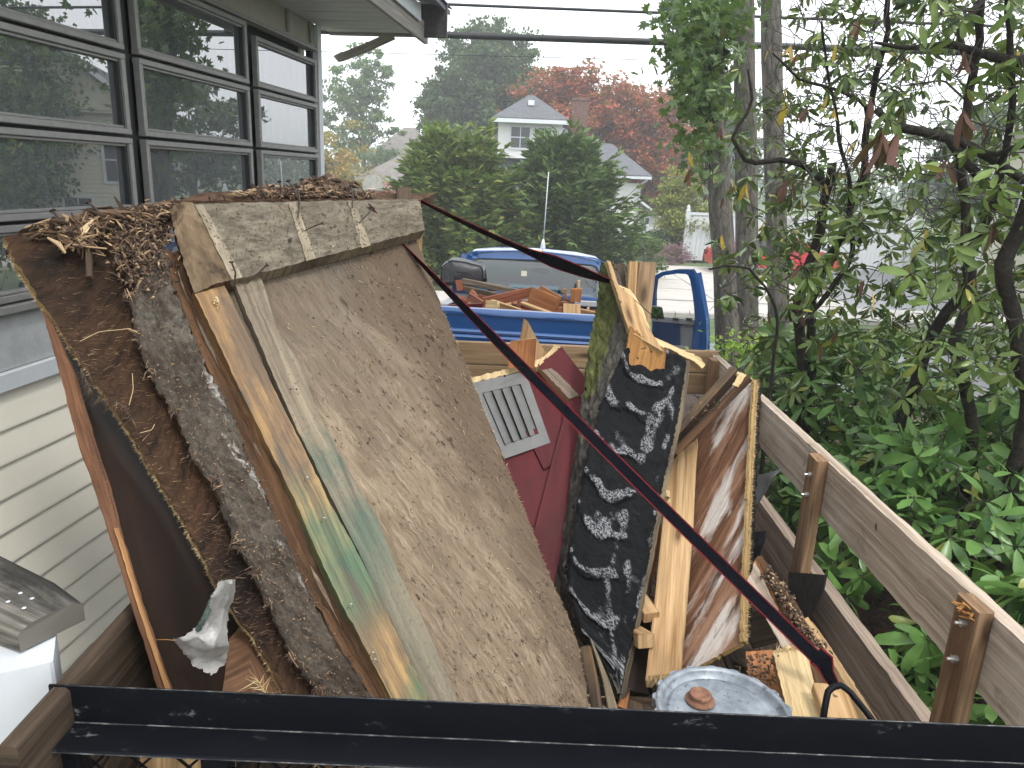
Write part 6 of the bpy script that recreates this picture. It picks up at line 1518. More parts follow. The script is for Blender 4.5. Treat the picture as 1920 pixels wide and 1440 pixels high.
for k in range(46):
    x, y = gg.uniform(1290, 1915), gg.uniform(40, 640)
    mt = gg.choice(['yellow_leaf', 'dead_leaf', 'dead_leaf', 'orange_leaf'])
    hang(rt, mt, x, y, gg.uniform(3.6, 4.6), gg.choice([1, 1, 2]), gg.uniform(.06, .10), 'yellow_leaf' if mt[0] == 'y' else 'dead_leaf', .35, 'yellowing leaf' if mt[0] == 'y' else 'dry brown leaf', k + 900)
# --- low rhododendron bushes beside the trailer
def low_bush(cx, cy, rx, ry, top, n, label, seed, lnr=(.13, .19), nst=6):
    z0 = gz(cx, cy); b = thing('rhododendron_bush', (cx, cy, z0), label, 'rhododendron', None)
    g = np.random.default_rng(seed); tips = []
    while len(tips) < n:
        u, v = g.uniform(-1, 1, 2)
        if u * u + v * v > 1: continue
        h = (1 - (u * u + v * v) ** 1.5 * .75)
        z = z0 + .12 + (top - z0 - .12) * h * (g.uniform(.2, 1) ** .45) + g.normal(0, .04)
        x, y = cx + rx * u, cy + ry * v
        if x < 1.32 + .05 * g.random() and z < 2.2: continue
        if x < 1.24: continue
        tips.append((x, y, max(z, z0 + .08)))
    st = []
    for i in range(nst):
        a = 6.28 * i / nst + g.random(); e = Vector((cx + rx * .45 * math.cos(a), cy + ry * .45 * math.sin(a), z0 + (top - z0) * .55))
        st.append(([Vector((cx + .06 * math.cos(a), cy + .06 * math.sin(a), z0)), Vector((cx, cy, z0)).lerp(e, .5) + Vector((0, 0, .05)), e], .016, .006))
    outs = grow('low', b, st, tips, M['bark_dark'], M['twig'], r_tip=.0028, seed=seed)
    leafy(b, tips, outs, 'rhodo_low', seed + 1, n_parts=240, lnr=lnr, droop=(-.5, .45))
    return b
low_bush(2.15, 2.2, .72, .75, 1.72, 190, 'low bright rhododendron bush hugging the near end of the trailer side board', 61)
low_bush(2.25, 3.5, .80, .85, 1.86, 250, 'dense rhododendron bush between the trailer side board and the dark trunks', 62)
low_bush(3.1, 2.75, .75, .85, 1.95, 230, 'rhododendron bush with large glossy leaves at the right edge, outward of the near bush', 63, (.14, .20))
low_bush(3.5, 4.2, 1.0, 1.0, 2.05, 270, 'broad rhododendron bush behind the large glossy-leaved one at the right edge', 64)
low_bush(2.15, 5.1, .75, .9, 2.05, 190, 'rhododendron bush at the foot of the grey tree trunks beside the trailer front', 65)
low_bush(2.9, 6.1, 1.1, .7, 2.0, 190, 'rhododendron bush farthest back, between the dark trunks and the street', 66)
low_bush(1.86, 1.45, .42, .55, 1.45, 50, 'small low rhododendron bush under the nearest stake post', 67, nst=4)
# ground litter
gl2 = np.random.default_rng(5); n = 2600
O = np.stack([gl2.uniform(1.35, 5.5, n), gl2.uniform(.8, 8, n), np.zeros(n)], 1); O[:, 2] = [gz(x, y) + .035 for x, y, _ in O]
D = nrm(np.stack([gl2.normal(0, 1, n), gl2.normal(0, 1, n), gl2.normal(0, .2, n)], 1)); U_ = nrm(np.stack([gl2.normal(0, .3, n), gl2.normal(0, .3, n), np.ones(n)], 1))
V, F = leaf_frames(O, D, U_, gl2.uniform(.05, .12, n), np.ones(n)); np_mesh('fallen_leaves', V, F, None, [M['dead_leaf']], None, None, True, 'stuff')

# --- generic leaf cloud trees
def quads(C, size, g, flat=0.0, aspect=1.0):
    n = len(C); N = g.normal(0, 1, (n, 3)); N[:, 2] += flat * 2; N = nrm(N); A = nrm(np.cross(N, g.normal(0, 1, (n, 3)))); B = np.cross(N, A)
    s = (size * g.uniform(.6, 1.3, n))[:, None]
    V = np.stack([C - A * s, C - B * s * .6 * aspect + N * s * .15, C + A * s, C + B * s * .6 * aspect + N * s * .15], 1).reshape(-1, 3)
    return V, np.arange(n * 4).reshape(-1, 4)
def tree(name, label, cat, base, blobs, n_clump, per, leaf, mat, trunk_r, seed, clump_r=.5, flat=.3, bark='bark_plain', trunk_top=None, limbs=9, fill=.55, group=None):
    b = Vector(base); o = thing(name, b, label, cat, group); g = np.random.default_rng(seed)
    w_ = np.array([bl[3] * bl[4] * bl[5] for bl in blobs]); w_ = w_ ** .7; w_ /= w_.sum(); CC = []
    for k in g.choice(len(blobs), n_clump, p=w_):
        bl = blobs[k]; d = nrm(g.normal(0, 1, 3)); r_ = g.uniform(fill, 1.0) ** .6
        CC.append(np.array(bl[:3]) + d * r_ * np.array(bl[3:6]) * (1 + .12 * g.normal()))
    CC = np.array(CC); R_ = clump_r * g.uniform(.5, 1.3, n_clump)
    C = (CC[:, None, :] + g.normal(0, .5, (n_clump, per, 3)) * R_[:, None, None] * np.array([1, 1, .55])).reshape(-1, 3)
    V, F = quads(C, leaf, g, flat); np_mesh('crown', V, F, o, [M[mat]], None, None, False, 'stuff')
    tt = Vector(trunk_top) if trunk_top else Vector(blobs[0][:3])
    tp = [b + Vector((0, 0, -.1)), b.lerp(tt, .35) + Vector((.06, 0, 0)), b.lerp(tt, .7) - Vector((.05, 0, 0)), tt]
    tube('trunk', resample(tp, 14), [trunk_r * (1.15 - .85 * i / 13) for i in range(14)], M[bark], o, 10)
    mb = MB()
    for k in range(limbs):
        e = Vector(CC[g.integers(n_clump)]); s = b.lerp(tt, g.uniform(.35, .95)); mid = s.lerp(e, .5) + Vector((0, 0, .12 * (e - s).length)); 
        V, F = tube_data(resample([s, mid, e], 7), [trunk_r * .35 * (1 - .8 * i / 6) for i in range(7)], 5, False); mb.add(V, F)
    mb.build('limbs', M[bark], o, True, kind='stuff')
    return o, CC
def yew(name, label, base, rx, ry, h, nb, mat, seed, spray=.20, per=30, lean=0, top_taper=.72):
    """spreading conifer: branches fan up and out, each lined with flat sprays"""
    b = Vector(base); o = thing(name, b, label, 'conifer', 'bushy conifers in front of the white house'); g = np.random.default_rng(seed); C = []; D = []; mb = MB(); tipz = []
    for k in range(nb):
        a = g.uniform(0, 6.283); hz = g.random() ** .7; s = np.array([b.x, b.y, b.z + h * (.04 + .66 * hz)])
        reach = (1 - top_taper * hz ** 1.5) * g.uniform(.55, 1.2)
        e = np.array([b.x + rx * reach * math.cos(a), b.y + ry * reach * math.sin(a), s[2] + h * g.uniform(.10, .36) * (1.1 - .2 * hz)])
        t = g.random((per, 1)) ** .7; bow = np.array([0, 0, 1]) * (-.10 * h) * np.sin(t * math.pi)
        d = nrm(e - s); side = nrm(np.cross(d, [0, 0, 1.0])); sg = np.where(g.random((per, 1)) < .5, 1, -1)
        c = s + (e - s) * t + bow + side * sg * spray * .35 * g.random((per, 1)) * (1.2 - t) * 2
        C.append(c); D.append(nrm(d * .8 + side * sg * .7 + g.normal(0, .25, (per, 3)) + np.array([0, 0, -.05])))
        if k % 3 == 0:
            V, F = tube_data([Vector(s), Vector((s + e) / 2 + np.array([0, 0, -.10 * h])), Vector(e)], [.035, .02, .006], 4, False); mb.add(V, F)
    C = np.concatenate(C); D = np.concatenate(D); n = len(C)
    # each spray: three narrow leaflets
    Vs = []; 
    for off in (-.5, 0, .5):
        S_ = nrm(np.cross(D, g.normal(0, .35, (n, 3)) + np.array([0, 0, 1.0]))); d2 = nrm(D + S_ * off); s2 = nrm(np.cross(d2, g.normal(0, .5, (n, 3)) + np.array([0, 0, 1.0])))
        l = (spray * g.uniform(.6, 1.2, n))[:, None]; w_ = l * .13
        Vs.append(np.stack([C, C + d2 * l * .5 + s2 * w_, C + d2 * l - np.array([0, 0, 1]) * l * .12, C + d2 * l * .5 - s2 * w_], 1))
    V = np.concatenate(Vs).reshape(-1, 3); F = np.arange(len(V)).reshape(-1, 4)
    np_mesh('foliage', V, F, o, [M[mat]], None, None, False, 'stuff')
    mb.build('branches', M['bark_plain'], o, True, kind='stuff')
    tube('trunk', [b, b + Vector((0, 0, h * .7))], [.12, .03], M['bark_plain'], o, 8)
    return o
def A_(px, py, Y): return tuple(P(px, py, Y))
# --- grey trunks between shrub and street, maple crown above
def big_trunk(name, label, pts, r0, r1, mat='bark_grey'):
    q = [P(*p) for p in pts]; b = Vector((q[0].x, q[0].y, gz(q[0].x, q[0].y) - .05)); o = thing(name, b, label, 'tree'); rp = resample([b] + q, 40)
    V, F = tube_data(rp, [(r0 + (r1 - r0) * i / 39) * (1 + .06 * fbm(i * .3, r0 * 99)) for i in range(40)], 16)
    UV = []; cum = 0
    for i in range(39):
        l = (rp[i + 1] - rp[i]).length
        for k in range(16): UV += [(k * r0 * .4, cum), ((k + 1) * r0 * .4, cum), ((k + 1) * r0 * .4, cum + l), (k * r0 * .4, cum + l)]
        cum += l
    UV += [(0, 0)] * (4 * (len(F) - 39 * 16))
    np_mesh('trunk', [tuple(v) for v in V], F, o, [M[mat]], None, UV, True); return o
t1 = big_trunk('maple_tree', 'leafy maple whose grey trunk is leftmost of the trunks beside the truck door', [(1365, 660, 8.6), (1358, 500, 8.6), (1350, 380, 8.6), (1338, 200, 8.6), (1328, 60, 8.6), (1316, -150, 8.6), (1300, -700, 8.6)], .14, .10)
g = np.random.default_rng(77); Cc = []
for (x, y, sx_2, sy_2, Y, n) in ((1312, 50, 30, 50, 8.3, 20), (1296, 120, 20, 40, 8.2, 14), (1318, 180, 24, 36, 8.3, 14), (1325, 270, 20, 50, 8.3, 7), (1350, 40, 36, 50, 8.6, 20), (1280, 20, 14, 30, 8.2, 6), (1308, 215, 18, 20, 8.2, 5), (1345, -120, 45, 90, 8.8, 34), (1370, -350, 60, 150, 9.0, 40)):
    for _ in range(n): Cc.append(tuple(P(x + g.normal(0, sx_2 * .55), y + g.normal(0, sy_2 * .55), Y + g.normal(0, .35))))
Cc = np.array(Cc); C = (Cc[:, None, :] + g.normal(0, .15, (len(Cc), 19, 3))).reshape(-1, 3)
n = len(C)
# five-lobed maple leaves as small fans
ang = np.array([-1.35, -.7, -.35, 0, .35, .7, 1.35, 2.6, 3.14, -2.6]); rad_ = np.array([.75, .5, .9, 1.1, .9, .5, .75, .45, .3, .45])
ang = np.array([0, .38, .72, 1.15, 1.55, 2.3, 3.14, -2.3, -1.55, -1.15, -.72, -.38]); rad_ = np.array([1.1, .52, .95, .45, .75, .5, .25, .5, .75, .45, .95, .52])
N_ = nrm(g.normal(0, 1, (n, 3)) + np.array([0, -.3, .6])); A2 = nrm(np.cross(N_, g.normal(0, 1, (n, 3)))); B2 = np.cross(N_, A2); s = (.074 * g.uniform(.7, 1.25, n))[:, None, None]
pv = (np.cos(ang) * rad_)[None, :, None] * A2[:, None] + (np.sin(ang) * rad_)[None, :, None] * B2[:, None]
V = np.concatenate([C[:, None], C[:, None] + pv * s - N_[:, None] * s * .12], 1).reshape(-1, 3)
fan = np.array([[0, i + 1, (i + 1) % 12 + 1] for i in range(12)]); F = (fan[None] + (np.arange(n) * 13)[:, None, None]).reshape(-1, 3)
np_mesh('crown', V, F, t1, [M['maple']], None, None, False, 'stuff')
mb = MB()
for k in range(60):
    e = Vector(Cc[g.integers(len(Cc))]); zz = min(e.z - .3, 9); f = (zz - .5); s0 = P(1345, 300, 8.6); s0 = Vector((s0.x, 8.6, max(1.8, zz)))
    V, F = tube_data(resample([s0, s0.lerp(e, .5) + Vector((0, 0, -.08)), e], 6), [.018, .015, .012, .009, .006, .003], 4, False); mb.add(V, F)
mb.build('limbs', M['bark_dark'], t1, True, kind='stuff')
big_trunk('tree', 'thick grey tree trunk in the middle of the three beside the street', [(1402, 665, 9.4), (1400, 500, 9.4), (1400, 350, 9.4), (1396, 150, 9.4), (1394, 0, 9.4), (1392, -500, 9.4)], .145, .11)
big_trunk('tree', 'grey tree trunk rightmost of the three, deep behind the rhododendron leaves', [(1462, 668, 10.2), (1458, 500, 10.2), (1452, 300, 10.2), (1446, 60, 10.2), (1440, -500, 10.2)], .15, .11)
# lime-green seedling by the truck door
lg = thing('seedling', P(1380, 670, 7.0), 'small lime-green seedling with bright leaves below the truck door', 'seedling')
g = np.random.default_rng(8); C = np.array([tuple(P(g.normal(1395, 34), g.normal(655, 18), 6.8 + g.random() * .5)) for _ in range(260)])
V, F = quads(C, .035, g, .8); np_mesh('leaves', V, F, lg, [M['lime_leaf']], None, None, False, 'stuff')
for k in range(6): 
    p = P(1360 + k * 14, 650, 7.0); tube('stem', [Vector((p.x, 7.0, gz(p.x, 7.0))), p], .005, M['twig'], lg, 4)
# ------------------------------------------------------------ far side of the street
def wallbox(name, lo, hi, mat, parent): return box(name, lo, hi, mat, parent, .0)
def clap(parent, x0, x1, y, z0, z1, e, mat, ydir=-1, axis='x'):
    z = z0
    while z < z1 - .01:
        t = min(z + e, z1)
        if axis == 'x': V = [(x0, y + ydir * .03, z), (x1, y + ydir * .03, z), (x1, y + ydir * .004, t), (x0, y + ydir * .004, t), (x0, y, z), (x1, y, z), (x1, y, t), (x0, y, t)]
        else: V = [(y + ydir * .03, x0, z), (y + ydir * .03, x1, z), (y + ydir * .004, x1, t), (y + ydir * .004, x0, t), (y, x0, z), (y, x1, z), (y, x1, t), (y, x0, t)]
        F = [[0, 1, 2, 3], [5, 4, 7, 6], [1, 5, 6, 2], [4, 0, 3, 7], [4, 5, 1, 0], [3, 2, 6, 7]]
        np_mesh('clapboard', V, F, parent, [mat]); z = t
def win(parent, x0, x1, y, z0, z1, ydir=-1, mull=1, axis='x'):
    def bb(a, b, c, d, y0, y1, mat, par, nm):
        ya, yb = sorted((y0, y1))
        if axis == 'x': return wallbox(nm, (a, ya, c), (b, yb, d), mat, par)
        return wallbox(nm, (ya, a, c), (yb, b, d), mat, par)
    w = bb(x0 - .1, x1 + .1, z0 - .1, z1 + .1, y, y + ydir * .06, M['trim_white'], parent, 'window')
    bb(x0, x1, z0, z1, y + ydir * .055, y + ydir * .075, M['dark_pane'], w, 'pane')
    zm = (z0 + z1) / 2; bb(x0, x1, zm - .025, zm + .025, y + ydir * .07, y + ydir * .10, M['trim_white'], w, 'sash_bar')
    for k in range(mull): xm = x0 + (x1 - x0) * (k + 1) / (mull + 1); bb(xm - .02, xm + .02, z0, z1, y + ydir * .07, y + ydir * .09, M['trim_white'], w, 'sash_bar')
def hip(name, cx, y0, y1, hw_, ze, zr, rl, mat, parent, th=.12):
    cy = (y0 + y1) / 2
    V = [(cx - hw_, y0, ze), (cx + hw_, y0, ze), (cx + hw_, y1, ze), (cx - hw_, y1, ze), (cx - rl, cy, zr), (cx + rl, cy, zr)]
    V += [(a, b, c - th) for a, b, c in V]
    F = [[0, 1, 5, 4], [1, 2, 5, 5], [2, 3, 4, 5], [3, 0, 4, 4]]
    T3 = [[0, 1, 5], [0, 5, 4], [1, 2, 5], [2, 3, 4], [2, 4, 5], [3, 0, 4], [0, 6, 7], [0, 7, 1], [1, 7, 8], [1, 8, 2], [2, 8, 9], [2, 9, 3], [3, 9, 6], [3, 6, 0], [6, 8, 7], [6, 9, 8]]
    return np_mesh(name, V, T3, parent, [mat])
hs = thing('white_house', (1, 40, 0), 'white clapboard house with dark hip roofs behind the bushy conifers', 'house')
c = clap
wallbox('wall', (-3.2, 39, 0), (4.9, 46, 3.1), M['white_wall'], hs)
clap(hs, -3.2, 4.9, 39, .3, 3.1, .16, M['white_wall'])
hip('roof', .8, 38.4, 47, 5.0, 3.2, 5.7, 1.4, M['roof_dark'], hs)
wallbox('dormer_wall', (-1.2, 38.6, 3.9), (1.95, 42, 5.55), M['white_wall'], hs)
win(hs, -.55, .35, 38.6, 4.4, 5.35); win(hs, .75, 1.4, 38.6, 4.4, 5.35)
d_ = hip('dormer_roof', .37, 38.0, 42.2, 1.85, 5.75, 7.0, .12, M['roof_dark'], hs)
wallbox('dormer_fascia', (-1.50, 37.98, 5.52), (2.24, 38.12, 5.70), M['trim_white'], hs)
# roof vent and chimney
wallbox('roof_vent', (.22, 39.0, 6.42), (.52, 39.3, 6.66), M['trim_white'], hs)
ch = bpy.data.objects.new('chimney', None); COL.objects.link(ch); ch.parent = hs; ch.location = Vector((2.95, 41, 5)) - wloc(hs)
for k in range(36):
    z = 4.2 + k * .075; off = .1 if k % 2 else 0
    for i in range(4):
        box('brick', (2.55 + i * .2 - off * .5 + .006, 40.6, z), (2.74 + i * .2 - off * .5, 40.72, z + .066), M['brick'], ch, .0)
wallbox('mortar_core', (2.56, 40.63, 4.0), (3.26, 41.3, 6.88), M['kerb'], ch)
wallbox('chimney_cap', (2.46, 40.55, 6.9), (3.36, 41.4, 7.0), M['brick'], ch)
# front door with posts and steps
wallbox('front_door', (-.45, 37.9, .6), (.35, 38.0, 2.6), M['car_grey'], hs)
for x in (-.75, .65): wallbox('porch_post', (x - .09, 37.2, .1), (x + .09, 37.4, 3.0), M['trim_white'], hs)
wallbox('porch_roof', (-1.2, 37.0, 3.0), (1.1, 39, 3.25), M['roof_dark'], hs)
for k in range(3): wallbox('step', (-.6, 36.6 + k * .3, 0), (.5, 37.2 + k * .3, .18 * (k + 1)), M['concrete'], hs)
wallbox('porch_wall', (-.95, 38.0, .2), (.9, 39.1, 3.0), M['white_wall'], hs)
# right wing, side porch with stairs roof and white railing
wallbox('wing_wall', (4.0, 36.2, 0), (5.55, 42, 2.95), M['white_wall'], hs)
clap(hs, 4.0, 5.55, 36.2, .2, 2.95, .17, M['white_wall'])
hip('wing_roof', 4.3, 35.7, 43, 1.75, 3.3, 4.8, .2, M['roof_dark'], hs)
wallbox('wing_fascia', (2.6, 35.66, 3.13), (6.02, 35.8, 3.27), M['trim_white'], hs)
tube('downspout', [(5.85, 35.8, 3.1), (5.6, 36.1, 2.9), (5.5, 36.1, .2)], .05, M['trim_white'], hs, 6)
loft('lean_to_roof', [[(5.55, 36.0, 2.15), (6.75, 36.0, 1.35)], [(5.55, 38.5, 2.15), (6.75, 38.5, 1.35)]], [M['trim_white']] * 2, .1, hs, 1, 2, None, smooth=False)
wallbox('lean_to_wall', (5.55, 36.6, .0), (6.5, 38.4, 1.4), M['white_wall'], hs)
win(hs, 5.8, 6.2, 36.6, .75, 1.35)
rlg = thing('deck_railing', (7, 35, -.3), 'white picket deck railing at the right side of the white house', 'railing')
wallbox('top_rail', (5.9, 34.9, .95), (8.6, 35.0, 1.03), M['trim_white'], rlg); wallbox('bottom_rail', (5.9, 34.9, .05), (8.6, 35.0, .12), M['trim_white'], rlg)
for i in range(22): wallbox('picket', (5.95 + i * .125, 34.93, .12), (6.0 + i * .125, 34.97, .95), M['trim_white'], rlg)
for x in (5.9, 6.35, 8.6): wallbox('rail_post', (x - .06, 34.88, 0), (x + .06, 35.02, 1.15), M['trim_white'], rlg)
wallbox('deck', (5.7, 35.05, -.3), (8.8, 37, .02), M['concrete'], rlg)
# far garage with brown-grey roof and basketball backboard
gr_ = thing('garage', (-5.5, 46, 0), 'low garage with brown-grey gabled roof at the far left beyond the debris', 'garage')
wallbox('wall', (-9.5, 46, 0), (-2.8, 52, 2.0), M['white_wall'], gr_)
hip('roof', -6.3, 45.4, 52.6, 4.4, 2.05, 4.1, 1.2, M['roof_brown'], gr_)
h2 = thing('house', (-9, 70, 0), 'small hazy grey-roofed house far behind the garage', 'house')
wallbox('wall', (-13, 70, 0), (-8, 76, 4.0), M['white_wall'], h2); hip('roof', -10.5, 69, 77, 3.6, 4.0, 7.0, .5, M['roof_brown'], h2); win(h2, -11, -10, 70, 2.2, 3.4)
bb_ = thing('basketball_hoop', P(700, 400, 40), 'white fan-shaped basketball backboard on a pole in front of the garage roof', 'basketball hoop')
bc = P(699, 344, 40)
V = [(bc.x, 40, bc.z)]; 
fanp = [(a * .8, b * .8) for a, b in [(-.62, -.42), (-.66, .0), (-.5, .42), (-.2, .56), (.2, .56), (.5, .42), (.66, 0), (.62, -.42)]]
V = [(bc.x + a, 40, bc.z + b) for a, b in fanp] + [(bc.x + a, 40.05, bc.z + b) for a, b in fanp]
F = [[0, 1, 6, 7], [1, 2, 5, 6], [2, 3, 4, 5], [15, 14, 9, 8], [14, 13, 10, 9], [13, 12, 11, 10]] + [[i, i + 8, (i + 1) % 8 + 8, (i + 1) % 8] for i in range(8)]
np_mesh('backboard', V, F, bb_, [M['board_grey']])
tube('rim', [(bc.x + .22 * math.cos(a * .5236), 39.7 + .22 * math.sin(a * .5236), bc.z - .25) for a in range(13)], .015, M['amber'], bb_, 4)
tube('pole', [(bc.x, 40.15, 0), (bc.x, 40.15, bc.z)], .06, M['trim_black'], bb_, 6)
# --- trees beyond
tree('tree', 'tall dense dark green tree behind the white house', 'tree', (-3.4, 58, 0), [(-3.2, 58, 7.0, 4.3, 4, 4.6), (-3.6, 58, 10.4, 2.9, 3.0, 2.9), (-1.2, 58, 10.4, 2.6, 3, 2.9), (-1.0, 58, 6, 3.6, 4, 4), (-5.6, 57.5, 4.6, 2.2, 3, 3.8), (-5.8, 57.5, 8.0, 1.7, 2.2, 2.3), (-2.4, 58, 12.3, 1.6, 1.6, 1.3)], 620, 85, .17, 'dark_green', .35, 101, .72, fill=.12, trunk_top=(-3, 58, 10))
tree('tree', 'broad rusty red maple spreading behind the chimney', 'tree', (7.0, 50, 0), [(5.5, 50, 6.3, 4.6, 4, 3.0), (3.0, 50, 7.2, 3.0, 3, 2.7), (2.2, 49.5, 8.6, 1.5, 1.8, 1.0), (8.2, 49, 4.6, 2.8, 3, 3.2), (7.2, 50, 6.8, 2.6, 3, 1.6), (1.0, 50, 5.2, 2.4, 3, 2.5), (9.2, 49, 2.8, 1.9, 2.2, 2.6)], 640, 85, .15, 'red_leaf', .3, 102, .75, flat=.8, fill=.25, trunk_top=(6.2, 50, 6))
tree('tree', 'pale hazy green tree farthest left beyond the house corner', 'tree', (-13.5, 66, 0), [(-13.3, 66, 9.6, 2.6, 3, 3.9), (-15.5, 66, 7.0, 2.8, 3, 4.5), (-12.6, 66, 5.5, 2.6, 3, 3.4), (-12.2, 66, 11.0, 1.5, 2, 2.0)], 170, 60, .16, 'hazy_green', .25, 103, .62, fill=.1, limbs=26)
tree('tree', 'orange-tinged small tree below the pale hazy green one', 'tree', (-11.6, 44, 0), [(-10.9, 44, 4.0, 2.0, 2, 2.3), (-12.0, 44, 2.6, 2.2, 2, 2.0), (-9.7, 44, 2.2, 1.6, 2, 1.6)], 130, 60, .10, 'orange_leaf', .15, 104, .5, fill=.2, limbs=14)
tree('tree', 'small crimson-leaved tree far off left of the conifers', 'tree', (-12.3, 80, 0), [(-12.2, 80, 5.2, 1.8, 2, 1.6), (-13.5, 80, 3.2, 1.8, 2, 1.8)], 60, 50, .15, 'crimson', .2, 105, .6, fill=.2)
tree('tree', 'dark distant tree mass behind the crimson tree', 'tree', (-10.6, 95, 0), [(-10.8, 95, 4.5, 4.5, 3, 3.2), (-8.2, 95, 3.6, 3.0, 3, 3.0)], 90, 60, .3, 'dark_green', .3, 106, .9)
tree('shrub', 'crimson shrub beside the garage roof at far left', 'shrub', (-7.2, 41, 0), [(-7.0, 41, 1.7, .9, .8, .7), (-7.6, 41, 1.2, .7, .8, .8)], 40, 50, .07, 'crimson', .06, 107, .3)
tree('tree', 'distant dark green tree right of the red maple', 'tree', (14, 62, 0), [(13.2, 62, 4.5, 3.2, 3, 3.0), (15.5, 62, 5.5, 3.0, 3, 3.5), (17.5, 62, 7.0, 3.5, 3, 4.0)], 180, 60, .2, 'dark_green', .3, 108, .8)
yew('conifer', 'golden-green bushy conifer, left of the pair before the white house', (-1.75, 21.5, .0), 2.5, 2.0, 4.35, 420, 'yew_gold', 201, .34, 34)
yew('conifer', 'darker green bushy conifer, right of the pair before the white house', (1.25, 22.5, .0), 2.5, 2.0, 4.35, 430, 'yew', 202, .34, 34)
tree('shrub', 'round dark green shrub right of the conifer pair', 'shrub', (3.65, 23.5, 0), [(3.65, 23.5, .75, .85, .8, .75)], 60, 60, .05, 'yew', .05, 203, .25, fill=.7)
tree('shrub', 'drooping yellow-green feathery tree by the deck railing', 'shrub', (6.5, 31, 0), [(6.5, 31, 1.7, 1.15, 1.0, 1.5), (7.3, 31, 1.1, 1.1, 1, 1.2), (6.2, 31, 2.7, .6, .6, .9)], 170, 70, .07, 'feather', .08, 204, .34, fill=.3)
tree('shrub', 'purple-pink heather shrub near the far driveway', 'shrub', (5.6, 27.9, 0), [(5.6, 27.9, .45, .8, .5, .4)], 50, 60, .035, 'purple', .03, 205, .2)
tree('shrub', 'low olive hedge along the left side of the far driveway', 'shrub', (5.0, 30, 0), [(5.0, 30.5, .6, 1.3, .6, .6)], 60, 60, .05, 'dark_green', .05, 206, .28)
# --- white vinyl fence
vf = thing('vinyl_fence', (7.5, 30, 0), 'white vinyl privacy fence with finial post behind the red car', 'fence')
fp = P(1286, 440, 30)
for i in range(5):
    x = fp.x + i * 2.2
    wallbox('fence_post', (x - .08, 29.92, 0), (x + .08, 30.08, 2.0 if i else 2.05), M['trim_white'], vf)
    lathe('post_finial', [(.10, 0), (.10, .04), (.05, .06), (.075, .12), (.05, .19), (0, .24)], M['trim_white'], vf, 12, Matrix.Translation((x, 30, 2.0)))
    if i < 4:
        for k in range(12): wallbox('fence_board', (x + .09 + k * .169, 29.98, .1), (x + .09 + k * .169 + .162, 30.02, 1.85), M['trim_white'], vf)
        wallbox('fence_rail', (x + .08, 29.95, 1.85), (x + 2.12, 30.05, 1.95), M['trim_white'], vf)
# --- red parked car
rc = thing('red_car', (9.2, 26.5, 0), 'red parked car half hidden by the grey trunks across the street', 'car')
cp = [(-2.15, .35), (-2.2, .6), (-2.1, .85), (-1.3, .95), (-.7, 1.38), (.5, 1.42), (1.2, 1.0), (1.95, .88), (2.15, .62), (2.12, .35)]
hwid = [.78, .84, .84, .84, .66, .66, .84, .82, .8, .76]
cx0 = 8.9; V = []; F = []
for (x, z), h in zip(cp, hwid): V += [(cx0 + x, 26.5 - h, z), (cx0 + x, 26.5 + h, z)]
n = len(cp)
for i in range(n - 1): F.append([2 * i, 2 * i + 2, 2 * i + 3, 2 * i + 1])
low = len(V)
for (x, z), h in zip(cp, hwid): V += [(cx0 + x, 26.5 - .84, min(z, .35)), (cx0 + x, 26.5 + .84, min(z, .35))]
for i in range(n - 1):
    F.append([low + 2 * i, low + 2 * i + 2, 2 * i + 2, 2 * i]); F.append([low + 2 * i + 1, 2 * i + 1, 2 * i + 3, low + 2 * i + 3])
F.append([low, low + 2 * n - 2, low + 2 * n - 1, low + 1])
np_mesh('car_body', V, F, rc, [M['red_car']])
for s in (-1, 1):
    y = 26.5 + s * .845
    np_mesh('side_window', [(cx0 - 1.2, y, .97), (cx0 + 1.1, y, .99), (cx0 + .45, 26.5 + s * .69, 1.37), (cx0 - .65, 26.5 + s * .69, 1.34)], [[0, 1, 2, 3] if s < 0 else [3, 2, 1, 0]], rc, [M['dark_pane']])
    for x in (-1.35, 1.35):
        lathe('wheel', [(.0, -.11), (.2, -.11), (.31, -.10), (.33, -.06), (.33, .06), (.31, .1), (0, .1)], M['tyre'], rc, 24, Matrix.Translation((cx0 + x, 26.5 + s * .78, .33)) @ Matrix.Rotation(RAD(90), 4, 'X'))
for s in (-1, 1): wallbox('tail_light', (cx0 - 2.2, 26.5 + s * .6 - .15, .62), (cx0 - 2.12, 26.5 + s * .6 + .15, .78), M['red_paint'], rc)
# --- cream neighbour house at the right edge
nh = thing('cream_house', (P(1845, 400, 24).x, 24, 0), 'pale yellow clapboard house glimpsed through the branches at the right edge', 'house')
hx0 = P(1845, 400, 24).x; HYn = 24
wallbox('wall', (hx0, HYn, 0), (hx0 + 4.6, HYn + 5, 4.6), M['cream_wall'], nh)
clap(nh, hx0, hx0 + 4.6, HYn, .4, 4.6, .15, M['cream_wall']); clap(nh, HYn, HYn + 5, hx0, .4, 4.6, .15, M['cream_wall'], -1, 'y')
wallbox('corner_board', (hx0 - .04, HYn - .07, 0), (hx0 + .14, HYn, 4.6), M['trim_white'], nh)
win(nh, hx0 + .45, hx0 + 1.25, HYn, 2.3, 3.7); win(nh, hx0 + 3.2, hx0 + 4.0, HYn, 2.3, 3.7); win(nh, hx0 + 1.8, hx0 + 2.6, HYn, .6, 1.7)
V = [(hx0 - .3, HYn - .3, 4.5), (hx0 + 4.9, HYn - .3, 4.5), (hx0 + 2.3, HYn - .3, 6.6), (hx0 - .3, HYn + 5.3, 4.5), (hx0 + 4.9, HYn + 5.3, 4.5), (hx0 + 2.3, HYn + 5.3, 6.6)]
